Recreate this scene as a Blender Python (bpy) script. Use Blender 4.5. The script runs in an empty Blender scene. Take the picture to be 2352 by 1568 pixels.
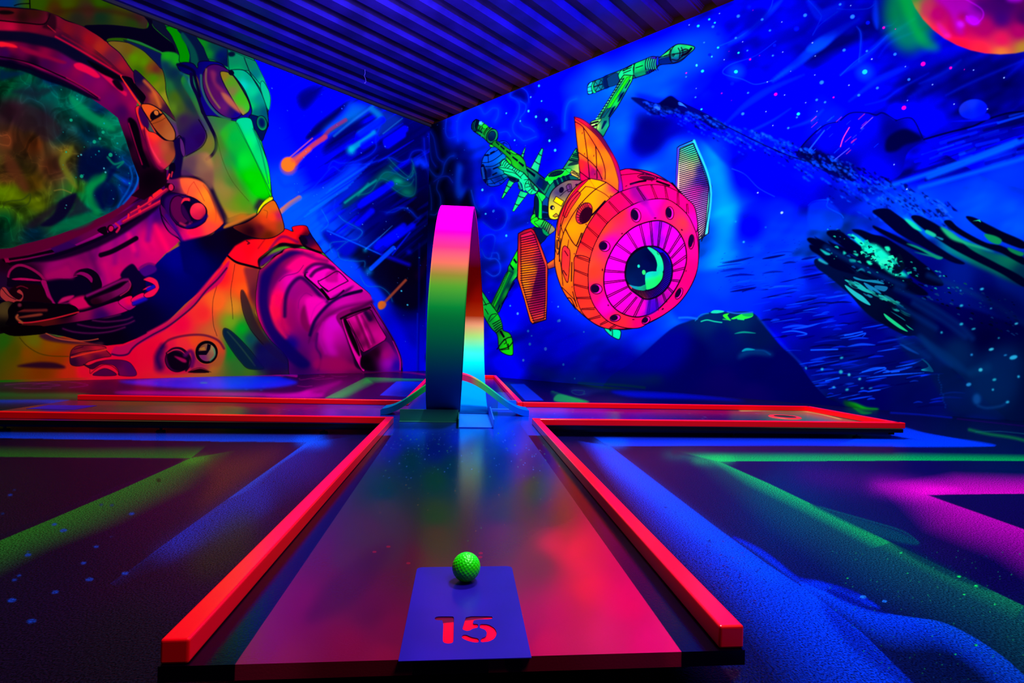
# Blacklight mini-golf room: hand-painted murals are brushed stroke by stroke into vertex colours of the real walls and floor.
import bpy, bmesh, random, time
import numpy as np
from math import *
from mathutils import Vector

STEP = 1.2
EXPO = 0.
WCOL, WSTR = (.1, .08, 1.), .05
LAMPS = [('lamp_key', (.7, 2.0, 3.25), (.5, 2.6, 0), .4, .4, 105, (1, .93, 1)),
         ('fill_near', (.9, .2, 2.6), (.3, 1.6, 0), .8, .8, 45, (1, .9, .9)),  # unseen fill added to brighten the near lane
         ('fill_right', (-.3, 2.9, 2.9), (2.0, 5.0, 1.4), 3.0, .6, 160, (1, .97, 1)),  # unseen fill added to light the right mural
         ('fill_left', (-1.2, 3.0, 2.9), (-2.8, 5.6, 1.4), 3.0, .6, 98, (1, .95, 1)),  # unseen fill added to light the left mural
         ('fill_blue', (2.8, .8, 1.9), (-.5, 4.7, 3.7), 3.5, .15, 120, (.0, .0, 1.), radians(34))]  # unseen blue uplight added to colour the ceiling ribs
# ---------------------------------------------------------------- painter's kit (brush strokes, filled shapes, airbrush)
class Canvas:
    def __init__(s, x0, y0, w, h, base):
        s.x0, s.y0, s.w, s.h = x0, y0, w, h
        s.a = np.empty((h, w, 3), np.float32); s.a[:] = hx(base)
        s.v = (0., 0., 1.)
    def V(s, ox=0, oy=0, k=1.): s.v = (ox, oy, k)
    def P(s, t):
        if isinstance(t, str): t = [tuple(float(q) for q in e.split(',')) for e in t.split()]
        ox, oy, k = s.v
        return [(ox + x / k - s.x0, oy + y / k - s.y0) for x, y in t]
    def col(s, c, y0, y1, x0, x1):
        if c[0] == '#' or ':' not in c: return hx(c)
        pts = []
        for e in c.split():
            p, q = e.split(':'); pts.append((s.P(p)[0], hx(q)))
        q_ = 4; ny, nx = (y1 - y0) // q_ + 3, (x1 - x0) // q_ + 3
        yy, xx = np.mgrid[0:ny, 0:nx].astype(np.float32); yy = yy * q_ + y0; xx = xx * q_ + x0
        W = np.zeros(yy.shape, np.float32); C = np.zeros(yy.shape + (3,), np.float32)
        for (px, py), q in pts:
            w = 1 / (((xx - px) ** 2 + (yy - py) ** 2) + 60.) ** 1.5
            W += w; C += w[..., None] * q
        C /= W[..., None]
        v = np.arange(y1 - y0, dtype=np.float32) / q_; i = v.astype(int); v = (v - i)[:, None, None]
        C = C[i] * (1 - v) + C[i + 1] * v
        v = np.arange(x1 - x0, dtype=np.float32) / q_; i = v.astype(int); v = (v - i)[None, :, None]
        return C[:, i] * (1 - v) + C[:, i + 1] * v
    def put(s, m, x0, y0, c, a=1.):
        h, w = m.shape
        X0, Y0, X1, Y1 = max(x0, 0), max(y0, 0), min(x0 + w, s.w), min(y0 + h, s.h)
        if X1 <= X0 or Y1 <= Y0: return
        m = (m[Y0 - y0:Y1 - y0, X0 - x0:X1 - x0] * a)[..., None]
        C = s.col(c, Y0, Y1, X0, X1) if isinstance(c, str) else c
        s.a[Y0:Y1, X0:X1] = s.a[Y0:Y1, X0:X1] * (1 - m) + C * m
    def mask(s, P, pad=0, blur=0):
        P = np.array(P); ss = 3
        pad = int(pad + blur * 1.6 + 2)
        x0 = int(max(floor(P[:, 0].min()), -80)) - pad; x1 = int(min(ceil(P[:, 0].max()), s.w + 80)) + pad
        y0 = int(max(floor(P[:, 1].min()), -80)) - pad; y1 = int(min(ceil(P[:, 1].max()), s.h + 80)) + pad
        if x1 <= x0 or y1 <= y0: return None
        M = np.zeros((y1 - y0, x1 - x0), np.float32); col = np.arange(x0, x1, dtype=np.float32)
        A, B = P, np.roll(P, -1, 0)
        for r in range((y1 - y0) * ss):
            y = y0 + (r + .5) / ss
            k = (A[:, 1] <= y) != (B[:, 1] <= y)
            if not k.any(): continue
            a, b = A[k], B[k]
            xs = np.sort(a[:, 0] + (y - a[:, 1]) / (b[:, 1] - a[:, 1]) * (b[:, 0] - a[:, 0]))
            for i in range(0, len(xs) - 1, 2):
                M[r // ss] += np.clip(col + 1 - xs[i], 0, 1) - np.clip(col + 1 - xs[i + 1], 0, 1)
        M /= ss
        if blur: M = gblur(M, blur)
        return M, x0, y0
    def F(s, pts, c, sm=1, blur=0, a=1., line=0, ink='08000f'):
        P = s.P(pts)
        if sm: P = crom(P, True)
        r = s.mask(P, blur=blur)
        if r is not None: s.put(r[0], r[1], r[2], c, a)
        if line: s.line(P + [P[0]], line * .72, ink)
    def S(s, pts, w, c='08000f', soft=.7, a=1., sm=1, taper=0):
        P = s.P(pts)
        if sm and len(P) > 2: P = crom(P, False)
        if c == '08000f' and w < 4: w *= .75
        s.line(P, w, c, soft, a, taper)
    def line(s, P, w, c, soft=.7, a=1., taper=0):
        P = np.array(P, np.float32); pad = int(w / 2 + soft * 2 + 2)
        x0 = int(max(P[:, 0].min(), -60)) - pad; x1 = int(min(P[:, 0].max(), s.w + 60)) + pad
        y0 = int(max(P[:, 1].min(), -60)) - pad; y1 = int(min(P[:, 1].max(), s.h + 60)) + pad
        if x1 <= x0 or y1 <= y0: return
        M = np.zeros((y1 - y0, x1 - x0), np.float32)
        n = len(P) - 1
        for i in range(n):
            (ax, ay), (bx, by) = P[i], P[i + 1]
            wi = w
            if taper == 1: wi = w * (1 - .85 * i / n)
            elif taper == 2: wi = w * (.2 + .8 * sin(pi * (i + .5) / n))
            q = wi / 2 + soft * 2 + 1
            u0, u1 = max(int(min(ax, bx) - q), x0), min(int(max(ax, bx) + q) + 1, x1)
            v0, v1 = max(int(min(ay, by) - q), y0), min(int(max(ay, by) + q) + 1, y1)
            if u1 <= u0 or v1 <= v0: continue
            yy, xx = np.mgrid[v0:v1, u0:u1].astype(np.float32); yy += .5; xx += .5
            dx, dy = bx - ax, by - ay; L = dx * dx + dy * dy + 1e-9
            t = np.clip(((xx - ax) * dx + (yy - ay) * dy) / L, 0, 1)
            d = np.sqrt((xx - ax - t * dx) ** 2 + (yy - ay - t * dy) ** 2)
            m = np.clip(.5 + (wi / 2 - d) / (2 * soft), 0, 1); m = m * m * (3 - 2 * m) if soft > 1 else m
            sub = M[v0 - y0:v1 - y0, u0 - x0:u1 - x0]; np.maximum(sub, m, out=sub)
        s.put(M, x0, y0, c, a)
    def E(s, cx, cy, rx, ry=None, rot=0, c='000000', blur=0, a=1., line=0, ink='08000f', t0=0, t1=360):
        ry = rx if ry is None else ry
        R = radians(rot); pts = []
        for i in range(41):
            t = radians(t0 + (t1 - t0) * i / 40); x, y = rx * cos(t), ry * sin(t)
            pts.append((cx + x * cos(R) - y * sin(R), cy + x * sin(R) + y * cos(R)))
        if c:
            P = s.P(pts); r = s.mask(P, blur=blur)
            if r is not None: s.put(r[0], r[1], r[2], c, a)
        if line: s.line(s.P(pts), line * .72, ink)
    def G(s, sharp, softe, c, a=1., n=22, sm=0):
        A, B = s.P(sharp), s.P(softe)
        if sm: A, B = crom(A, False), crom(B, False)
        k = 1 - (1 - a * .97) ** (1 / n)
        for i in range(1, n + 1):
            t = (i / n) ** 1.3
            E_ = [(p[0] + (q[0] - p[0]) * t, p[1] + (q[1] - p[1]) * t) for p, q in zip(A, B)]
            r = s.mask(A + E_[::-1])
            if r: s.put(r[0], r[1], r[2], c, k)

def hx(c):
    c = c.lstrip('#'); return np.array([int(c[i:i + 2], 16) / 255 for i in (0, 2, 4)], np.float32)
def crom(P, closed, n=7):
    out = []; N = len(P)
    if N < 3: return P
    for i in range(N if closed else N - 1):
        if closed: p0, p1, p2, p3 = P[i - 1], P[i], P[(i + 1) % N], P[(i + 2) % N]
        else: p0, p1, p2, p3 = P[max(i - 1, 0)], P[i], P[i + 1], P[min(i + 2, N - 1)]
        for k in range(n):
            t = k / n; t2 = t * t; t3 = t2 * t
            out.append(tuple(.5 * (2 * p1[j] + (p2[j] - p0[j]) * t + (2 * p0[j] - 5 * p1[j] + 4 * p2[j] - p3[j]) * t2 + (3 * p1[j] - p0[j] - 3 * p2[j] + p3[j]) * t3) for j in (0, 1)))
    if not closed: out.append(P[-1])
    return out
def gblur(M, r):
    r = max(int(r * .6), 1); k = 2 * r + 1
    for _ in range(2):
        for ax in (0, 1):
            pw = [(0, 0), (0, 0)]; pw[ax] = (r + 1, r)
            c = np.cumsum(np.pad(M, pw, mode='edge'), axis=ax, dtype=np.float64)
            M = ((c[k:] - c[:-k]) if ax == 0 else (c[:, k:] - c[:, :-k])).astype(np.float32) / k
    return M
def vnoise(h, w, cell, seed, cy=None, rot=0):
    cy = cy or cell
    g = np.random.RandomState(seed).rand(64, 64).astype(np.float32)
    yy, xx = np.mgrid[0:h, 0:w].astype(np.float32)
    if rot: c_, s_ = cos(rot), sin(rot); xx, yy = xx * c_ + yy * s_, -xx * s_ + yy * c_
    return nlook(g, xx / cell + 900, yy / cy + 900)
def nlook(g, x, y):
    xi = np.floor(x).astype(int); yi = np.floor(y).astype(int); fx = x - xi; fy = y - yi
    fx = fx * fx * (3 - 2 * fx); fy = fy * fy * (3 - 2 * fy)
    a = g[yi % 64, xi % 64]; b = g[yi % 64, (xi + 1) % 64]; c = g[(yi + 1) % 64, xi % 64]; d = g[(yi + 1) % 64, (xi + 1) % 64]
    return (a + (b - a) * fx) * (1 - fy) + (c + (d - c) * fx) * fy
def smoke(h, w, cell, seed, warp=1.2):
    yy, xx = np.mgrid[0:h, 0:w].astype(np.float32)
    g = [np.random.RandomState(seed + i).rand(64, 64).astype(np.float32) for i in range(4)]
    u, v = xx / cell + 5, yy / cell + 5
    a = nlook(g[0], u, v); b = nlook(g[1], u, v)
    u2, v2 = u + warp * a * 2, v + warp * b * 2
    r = nlook(g[2], u2, v2) * .6 + nlook(g[3], u2 * 2.3, v2 * 2.3) * .3 + nlook(g[0], u2 * 5, v2 * 5) * .1
    return r
def paint_left():
    c = Canvas(-150, -120, 1160, 1020, '0000b0'); V, F, S, E = c.V, c.F, c.S, c.E
    rnd = random.Random(7)
    # ---- sky behind the astronaut
    V(0, 0, 1)
    F('500,-100 1200,-100 1200,1000 500,1000', '600,180:0008f0 620,330:0018ff 650,430:0048ff 690,480:0058ff 720,540:0060ff 780,600:0050ff 850,680:0038ff 890,780:0010d0 905,850:0010f0 760,210:0000b8 720,300:0000f0 740,390:0000e0 800,340:000090 850,300:000070 800,440:0020b0 880,380:040038 930,320:020040 860,480:000070 900,540:040040 940,480:060020 930,620:050018 940,700:00004a 955,780:0000a0 920,800:0000d0 960,860:0000d0 980,600:020018 985,400:000050 1000,800:0000b0 985,500:020020', sm=0)
    for i in range(190):      # streaks of the meteor shower
        x = rnd.uniform(650, 1000); y = rnd.uniform(190, 640); L = rnd.uniform(40, 150)
        q = rnd.choice(['000050', '00003a', '0000ff', '0010d0', '001060', '0000a0', '020028', '0014ff'])
        if x + y * .8 > 1370 and q in ('0000ff', '0010d0', '0014ff'): q = rnd.choice(['000060', '020028'])
        if x < 720 and q in ('000050', '00003a', '020028'): q = '0008d0'
        m = .62 if y < 500 else .8
        S([(x, y), (x + L * .5, y - L * .5 * m), (x + L, y - L * m)], rnd.uniform(3, 9), q, soft=2.2, a=rnd.uniform(.25, .6), taper=2)
    V(600, 150, 3.824)
    F('470,330 740,300 560,480 430,560', '0000a0', blur=12, a=.7)
    F('300,260 420,180 560,180 400,400 330,380', '00002a', blur=14, a=.8)
    F('480,520 640,400 770,310 740,370 560,560 430,650 380,640', '00001c', blur=8, a=.85)
    F('600,640 800,500 880,470 860,560 600,760 520,790', '00000f', blur=12, a=.7)
    F('560,560 690,460 780,385 900,400 720,530 560,620', '009090', blur=14, a=.75)
    F('770,320 980,365 900,430 800,480 740,480 760,400', '106a90', blur=14, a=.8)
    S('980,360 800,490 640,620', 20 / 3.8, '30a0b0', soft=3, a=.5)
    F('970,370 1240,465 1090,600 950,640 1020,500', '103a70', blur=10, a=.8)
    S('975,385 1040,450 1010,510 870,600', 14, '109090', soft=6, a=.8)
    S('1240,465 1070,600', 1.6, '30a0a0', soft=2, a=.7)
    S('795,730 960,620 985,590', 13, '10a0a0', soft=4, a=.9)
    E(790, 745, 36, c='10c8a8', blur=9, a=.95)
    for t in (('860,620 1060,480'), ('900,700 1000,640'), ('1100,670 1260,560'), ('1110,700 1240,610')): S(t, 16, '0008f0', soft=4, a=.7)
    S('740,480 600,570 540,650', 9, 'a03050', soft=3, a=.8); S('560,630 420,730 300,860', 12, 'c04050', soft=3, a=.95); S('250,810 450,640', 2.5, 'ff7040', soft=1.5, a=.8)
    E(240, 885, 78, 80, c='ff6030', blur=5, a=.5); E(237, 870, 62, 64, c='ff7a28', blur=3)
    S('280,830 420,740', 11, 'e05a40', soft=4, a=.8)
    S('170,1285 250,1220 335,1165', 12, 'f07838', soft=2.5, a=.95)
    # bright rising cloud
    F('330,1160 500,1090 700,960 790,880 880,880 830,960 640,1120 560,1210 480,1320 600,1480 720,1568 500,1568 200,1440 190,1290', '0058ff', blur=12, a=.8)
    for i in range(12):
        x = 380 + i * 24; S([(x, 1330 - i * 26), (x + 380, 1075 - i * 26)], 2.5, rnd.choice(['2a80ff', '0048ff', '0020d0', '10a0ff']), soft=2, a=.4)
    F('720,1200 900,1050 1100,880 1200,840 1100,1000 960,1100 820,1200 740,1260', '003048', blur=8, a=.8)
    S('735,1205 900,1085 1010,1010', 5, '10a890', soft=3, a=.8); S('850,1140 940,1040', 5, '10a090', soft=3, a=.6)
    F('1010,1010 1090,930 1170,940 1260,1000 1330,1050 1200,1060 1100,1010 1030,1010', '086848', blur=7, a=.8)
    E(1200, 1020, 45, 22, 10, '10b080', 8); E(1280, 1115, 45, 20, 15, '10a880', 8)
    F('1130,1040 1340,1060 1350,1140 1280,1150 1200,1110', '066048', blur=7, a=.7)
    for t in ['1120,815 1180,880 1290,975 1330,960 1330,880', '1030,1000 1090,940 1180,950 1290,1000 1340,940', '850,1140 960,1110 1030,1010 1070,995 1200,1050 1300,1055 1340,1000', '1130,885 1200,950 1280,990 1340,900 1320,830', '1100,1030 1200,1110 1290,1150 1350,1120 1360,980 1340,900']:
        S(t, 1.4, '189088', soft=1.8, a=.55); S(t, 7, '086058', soft=6, a=.35)
    for t in ['590,900 630,840 700,860 830,840 950,790 1010,720 1005,640 1040,540', '390,1110 450,1080 560,960 630,890 700,930 760,880 860,870', '860,870 960,860 1120,810 1220,850 1290,830 1330,760 1410,745 1440,800 1470,920 1550,975 1600,950 1610,880',
              '1430,640 1440,780 1480,900 1560,970', '1470,600 1500,760 1540,860 1610,880 1650,820 1700,800', '1540,1030 1610,980 1660,990 1690,1060 1710,1130 1740,1170', '1550,1030 1560,1120 1580,1200 1540,1300 1480,1320', '1370,870 1420,860 1460,930 1490,1090 1500,1220 1460,1310',
              '1040,1280 1160,1290 1250,1250 1310,1280 1370,1340 1400,1320', '650,1180 640,1270 700,1340 790,1420 870,1440 885,1490 830,1530', '600,1230 510,1300 520,1370 590,1400 580,1440', '150,990 200,1060 300,1045 315,1110', '1100,1300 1200,1250 1300,1270 1370,1335']:
        S(t, 6, '0028d8', soft=7, a=.4); S(t, 1.1, '1848d0', soft=1.7, a=.42)
    F('1380,860 1440,870 1500,980 1500,1300 1400,1330 1350,1290', '04002a', blur=9, a=.5)
    S('1370,850 1400,840 1430,870', 16, '0048ff', soft=8, a=.7)
    F('1560,1040 1640,990 1700,1100 1700,1220 1580,1230', '04000c', blur=8, a=.8)
    F('860,1200 1000,1180 1180,1140 1100,1270 1000,1330 850,1400 860,1300', '000058', blur=10, a=.8)
    for t in ('870,1230 1060,1100', '900,1200 1140,1040', '850,1390 970,1280', '1040,1560 1250,1410', '1100,1568 1330,1410'): S(t, 14, '0010ff', soft=4, a=.75)
    V(600, 480, 3.919)
    F('590,195 860,320 1090,410 1400,520 1480,700 1400,900 1200,860 1000,640 820,470 700,440 690,380 560,250', '050014', blur=9, a=.85)
    F('545,200 600,195 860,310 760,440 640,330', '0010d0', blur=9, a=.8); S('595,195 900,330 1080,410', 3, '1060ff', soft=2, a=.8)
    S('1090,410 1330,500', 8, '1000c8', soft=5, a=.8)
    F('690,360 720,440 860,460 900,640 960,700 850,640 720,560', '0048ff', blur=10, a=.7)
    for t in ('700,60 740,100 870,170 910,210 860,270 780,290 680,370', '690,390 720,450 860,470 930,470 930,520', '890,600 950,690 1070,700 1150,760 1180,830', '760,290 640,300 620,340 640,390', '540,0 590,90 600,140 540,200'):
        S(t, 5, '0050c0', soft=5, a=.35); S(t, 1., '2098b0', soft=1.3, a=.5)
    S('940,360 1060,260 1180,150', 2.5, '40b0ff', soft=1.5, a=.8, taper=1); E(935, 370, 14, c='10a8d8', blur=5)
    S('990,535 1190,350', 10, '0050ff', soft=2, a=.9); E(968, 562, 26, c='0090ff', blur=9)
    S('1040,340 1260,190', 16, '0010ff', soft=5, a=.8); S('1180,410 1340,210', 3, '0020ff', soft=2, a=.8); S('1060,260 960,350', 5, '0040ff', soft=4, a=.6)
    E(1330, 385, 18, c='0018ff', blur=7)
    S('1100,850 1300,640', 6, 'a04830', soft=2, a=.9); F('1055,840 1090,825 1125,850 1110,890 1070,905 1050,880', 'f07818', blur=3)
    S('1420,600 1540,380', 16, '180028', soft=8, a=.6)
    V(0, 0, 1)
    F('880,690 905,760 930,860 980,860 965,760 950,800', '0008e8', blur=16, a=.7)
    S('963,560 962,700 960,850', 4, '000070', soft=3, a=.6); S('959,720 958,855', 3, '0030d0', soft=2, a=.5)
    for i in range(110):
        x, y = rnd.uniform(600, 1000), rnd.uniform(150, 850); E(x, y, rnd.choice((.7, .8, 1, 1.4)), c=rnd.choice(('5080ff', '0040ff', '60a0ff', '3090c0')), a=.75)
    for x, y in ((922, 668), (936, 700), (985, 540), (984, 651)): E(x, y, 2, c='40c0e0')

    # ---- astronaut : silhouette and suit
    sil = '586,140 606,183 618,210 622,231 616,258 617,290 606,309 601,325 612,363 618,395 622,422 625,449 629,460 640,478 648,500 653,525 671,533 672,521 703,519 714,537 724,560 750,588 772,611 799,634 847,674 853,694 867,718 886,750 906,784 918,813 924,847 926,900 -200,900 -200,-200 400,-200'
    F(sil, '0,0:003060 90,5:2c5000 230,20:304a00 160,35:4a2c08 300,40:1c3a00 370,130:209010 395,118:189018 420,100:00a000 475,100:008a10 560,150:00a040 600,220:00c860 590,250:009858 520,260:2a7028 570,300:00d050 560,380:00c818 600,430:00d010 520,330:308830 540,440:208820 480,330:706828 480,420:9a6840 530,480:a06c30 450,300:302058 430,200:106838 405,200:308808 420,260:407818 400,300:502858 600,470:30a020 500,600:ff2818', sm=0, line=2.2)
    # suit bottom
    V(450, 500, 4.126)
    F('-200,1000 0,820 160,640 280,440 300,390 460,440 620,500 560,900 640,1060 800,1260 1000,1430 1000,1600 -1900,1600 -1900,1200', '60,900:ff3030 250,560:ff2028 200,800:ff6828 420,560:f84820 460,680:ff6020 350,850:d08828 330,980:70a020 430,1050:00a020 400,1180:108a28 520,1150:104848 600,1220:10103a 620,1370:181840 420,1400:307028 320,1270:108020 160,1100:d06030 150,1350:c06828 -150,1000:ff1040 -50,1250:ff3838 600,1000:502818 560,700:601818 -400,1250:ff1038 -700,1300:ff0838 -900,1400:ff1840 -1200,1300:a03818 -1500,1200:b05a10 -1700,1250:606010 -1850,1400:106810 -1400,1400:903810 500,1450:407020 750,1440:200838', sm=0)
    F('455,480 520,470 600,490 570,800 600,900 520,760 480,600', '501830', blur=6, a=.7)
    F('430,690 460,700 520,840 560,960 640,1100 760,1240 860,1330 840,1380 700,1280 560,1120 470,960 430,800', '281820', blur=3, a=.85); S('430,685 425,740 450,900 520,1060 640,1200', 1.5)
    F('275,1045 330,1070 420,1150 520,1260 610,1380 640,1430 500,1430 420,1360 330,1240 265,1130 255,1070', '0a2030', line=1, blur=1)
    S('300,1080 420,1220 560,1400', 3, '2a4a38', soft=2, a=.7)
    F('690,1180 900,1330 1060,1420 600,1430 560,1300', '100850', blur=9, a=.7)
    S('370,440 350,560 330,700 345,850 350,960', .9); S('200,640 160,800 165,1000 200,1120', .9)
    # shoulder and sleeve
    F('600,500 640,470 760,360 860,290 1000,290 1160,330 1270,400 1440,555 1640,715 1665,800 1790,1010 1880,1170 1930,1290 1950,1470 1960,1600 1000,1600 860,1320 700,1150 610,1000 570,860 570,700', '850,330:f02040 1000,400:ff1070 1150,380:e00868 700,500:a01040 650,560:601050 900,600:e008a0 800,760:ff1058 750,900:f01848 850,1000:c01058 900,700:c00098 1200,560:f010b8 1350,600:f018b0 1150,800:e800a0 1100,950:e00088 1020,900:a00070 1450,700:e810b0 1550,650:e818a8 1400,800:c01090 1250,1100:d000a0 1300,1000:d800c0 1050,1150:600060 1150,1300:800060 1350,1380:90005a 1500,1400:60004a 1620,750:d01098 1600,900:c80890 1600,1100:a80880 1750,1050:800878 1800,1330:a80098 1680,1350:080010 1900,1400:3800a0 1000,1300:500058 900,1200:100070 1000,1400:280050', sm=1, line=1.5)
    F('630,520 720,430 860,320 960,310 1020,340 930,360 800,440 720,560 690,720 700,880 780,1060 900,1200 1080,1380 980,1420 820,1290 680,1100 620,960 590,800 600,640', '0c0050', blur=6, a=.92)
    F('700,560 760,470 880,380 1000,340 1130,350 1040,420 900,500 780,600 720,720 700,840 680,760', '180048', blur=5, a=.5)
    F('860,460 960,380 1080,350 1250,410 1180,440 1100,440 1020,480 900,500 850,480', '1000:ff 860,460:ff1078'.split()[1], blur=7, a=.9)
    S('1010,330 1120,380 1240,410', 8, '400050', soft=5, a=.6); S('1020,450 960,520 850,550 790,600', 1.5, '400050', soft=1, a=.8)
    F('830,880 850,740 900,640 990,570 1090,620 1200,740 1130,740 1010,740 960,830 980,980 1080,1060 1060,1150 900,1060', '700058', blur=9, a=.6)
    S('840,930 850,760 900,640 990,568 1080,630 1180,740 1240,790', 9, '200040', soft=4, a=.9)
    F('1000,880 1040,830 1080,980 1080,1080 1030,1060 990,980', '700048', blur=4, a=.9)
    F('1060,760 1190,760 1230,800 1120,960 1080,1010 1040,840', 'f000a8', blur=6, a=.9)
    S('970,860 980,780 1040,715 1100,740', 2, '80006a', soft=1.5, a=.8); S('1080,1000 1130,850 1230,780', 2, 'c80098', soft=3, a=.6)
    S('820,780 815,900 830,1040 880,1100', 5, 'b00050', soft=4, a=.6); S('740,750 720,880 760,1020 850,1130', 7, 'ff2050', soft=6, a=.6)
    # cuff ring
    F('1070,1120 1130,980 1250,830 1380,740 1560,690 1640,720 1660,800 1480,850 1380,900 1240,940 1130,1060 1070,1200', '1600,760:c01090 1400,800:d010a0 1200,950:900070 1100,1080:500050', blur=1)
    S('1080,1110 1130,970 1260,820 1400,735 1560,695', 7, '14003a', soft=3, a=.95, taper=0)
    S('1400,735 1570,690', 6, '10002a', soft=1.5); S('1120,1160 1150,1050 1250,930 1400,850 1600,810 1670,795', 8, '600050', soft=6, a=.8)
    F('1220,1180 1230,1020 1300,960 1370,940 1380,1010 1310,1060 1300,1200 1350,1300 1250,1290', 'd818c0', blur=10, a=.7)
    S('1150,1100 1140,1220 1180,1300 1180,1380 1160,1440', 5, '380050', soft=4, a=.8); S('1210,1000 1180,1150 1230,1280', 5, 'b00098', soft=5, a=.7)
    F('1130,1350 1300,1330 1480,1380 1560,1440 1160,1440', 'a00858', blur=8, a=.7)
    # shoulder patch
    F('1030,530 1080,470 1160,440 1260,470 1330,510 1440,560 1520,640 1470,690 1270,775 1240,760 1100,620 1040,560', 'f010b0', blur=2, a=.9)
    S('1035,520 1060,480 1130,440 1230,445 1300,480', 8, '280040', soft=4, a=.85); S('1090,550 1140,500 1240,465 1300,480 1330,520', 8, '280038', soft=3, a=.85)
    F('1240,520 1330,500 1345,590 1330,610 1230,600', 'b80880', blur=4, a=.9)
    S('1165,600 1240,560 1320,512 1360,515 1435,590 1430,605 1360,640 1270,690 1240,695 1165,620 1160,595', 2.2, '200020')
    S('1180,640 1250,690', 3); S('1035,540 1040,560 1140,650 1250,755 1260,775 1330,750 1400,690', 4, '100018', soft=1); S('1190,680 1255,765', 7, '080008', soft=1)
    F('1280,760 1400,690 1500,640 1440,700 1330,750', '300040', blur=4, a=.85); S('1035,545 1030,530 1060,515', 1.6)
    # forearm box
    F('1330,930 1480,850 1660,810 1780,1000 1900,1200 1940,1440 1560,1440 1480,1300 1400,1080', '1500,880:800058 1700,1000:900078 1800,1150:400050 1850,1380:700090 1600,1350:180020', blur=3)
    F('1380,960 1430,950 1480,1060 1540,1200 1570,1310 1600,1440 1570,1440 1500,1310 1430,1130', 'f000a0', line=1.4)
    F('1395,960 1440,960 1480,1080 1530,1190 1555,1290 1545,1310 1490,1220 1430,1080', '0a000a', blur=1)
    F('1420,960 1510,920 1640,865 1665,880 1740,1020 1805,1130 1790,1160 1640,1250 1590,1275 1560,1250 1500,1100', '1480,1000:b00070 1500,960:f018a0 1540,1100:60003a 1600,1100:e81098 1580,960:e00890 1650,940:300030 1660,1050:c0087a 1700,1100:d80890 1640,1180:800050 1590,1200:500038 1620,1230:e01088 1760,1130:e01090 1600,1020:80004a', sm=0, line=2)
    S('1445,975 1520,1120 1590,1260', 1.6); S('1575,930 1640,1060 1690,1180', 4, '60004a', soft=4, a=.8); S('1520,930 1600,1120 1640,1230', 6, '500034', soft=4, a=.7); S('1545,930 1660,1200', 3, 'ff30b0', soft=3, a=.7); S('1610,900 1650,960', 10, '180030', soft=4, a=.9)
    S('1375,955 1480,905 1650,850', 5, '100010', soft=1.5); S('1480,880 1560,850 1660,800', 7, '300030', soft=4, a=.7)
    F('1560,1330 1620,1290 1740,1200 1800,1170 1860,1240 1930,1440 1600,1440', '1620,1350:060008 1700,1280:200018 1800,1300:b00078 1820,1370:a800b8 1900,1400:2800a0 1640,1430:0a000c', blur=3)
    S('1870,1170 1930,1320 1935,1440', 2.5, 'd00090', soft=1); S('1660,820 1800,1040 1880,1180 1940,1320 1950,1450', 2)
    # collar
    F('300,350 330,290 420,230 500,200 700,195 780,160 840,105 920,130 915,85 1040,75 1085,150 1200,330 1060,290 1020,270 930,260 820,240 720,290 640,350 590,400 600,470 540,455 380,410', '500,300:ff1020 400,340:ff1028 700,240:ff2018 600,380:f01828 900,180:ff1818 980,120:ff1020 1100,240:600830 1140,300:a01020 850,240:d01030 1030,170:200018', line=2)
    F('1080,150 1060,170 1010,170 1000,200 1040,260 1100,310 1200,330 1130,220', '1030,190:0c0030 1080,220:300030 1130,300:a01020 1100,170:000040', line=1.5)
    S('985,190 1010,240 1050,280 1180,330', 5, '08000a', soft=1.2); F('985,170 1030,175 1060,240 1010,250', '0c0018', blur=2)
    F('590,400 650,350 760,270 820,238 1010,262 940,290 850,270 740,300 640,400 600,470', '0a000c', blur=1)
    F('620,400 700,350 780,320 840,300 830,320 750,360 680,420 610,460', '400060', blur=4); F('840,290 820,330 760,360 660,430 640,450 600,470 700,400 740,360 790,330', '060008', sm=0)
    S('700,300 780,200 850,180 960,230', 6, '300060', soft=4, a=.6); S('480,220 510,240 490,250 500,236', 2.5, '400818', soft=1)
    S('300,360 380,420 480,450 610,480', 4.5, '080008', soft=1); S('590,290 650,210', 3, '700818', soft=3, a=.7)
    # ---- dark neck opening
    V(0, 560, 4.704)
    F('-800,760 100,900 480,960 700,1000 920,1060 1150,1100 1330,1080 1530,1000 1800,850 2000,650 2200,480 2420,180 2640,-130 2760,-190 2960,-200 3000,-290 2900,-320 2600,-330 2420,-260 2290,-90 2100,-20 1940,20 1800,100 1680,220 1600,160 900,100 -800,100', '1900,150:000070 2100,100:000068 1700,400:06004a 1500,800:050020 2300,0:040030 2200,250:060048 1000,800:0a0014 2800,-220:100010 1200,1000:060010 400,900:040008', sm=0)
    for i, t in enumerate(['680,915 800,950 1000,965 1200,945 1350,900', '840,870 1000,900 1150,905 1350,870 1450,830', '1000,825 1150,840 1350,820 1430,790', '1020,790 1150,795 1300,760']): S(t, 3.2, '50104a', soft=3.5, a=.8); S(t, 1, '801a50', soft=1, a=.6)
    # right outline of the neck ring and the suit below
    F('2480,180 2352,320 2200,490 2060,640 1850,830 1640,940 1500,1010 1420,1060 1300,1105 1240,1110 1200,1200 1350,1210 1430,1150 1500,1090 1650,1010 1830,900 2010,730 2200,560 2400,400', 'c01050', blur=3); S('2450,260 2352,380 2230,500 2100,660 1950,790 1800,900 1650,980 1500,1070 1430,1130 1380,1190 1290,1205 1210,1190', 4, '38083a', soft=1.5)
    S('2400,230 2200,470 2040,650 1830,830 1600,960', 5, 'd01850', soft=3, a=.9)
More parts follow.
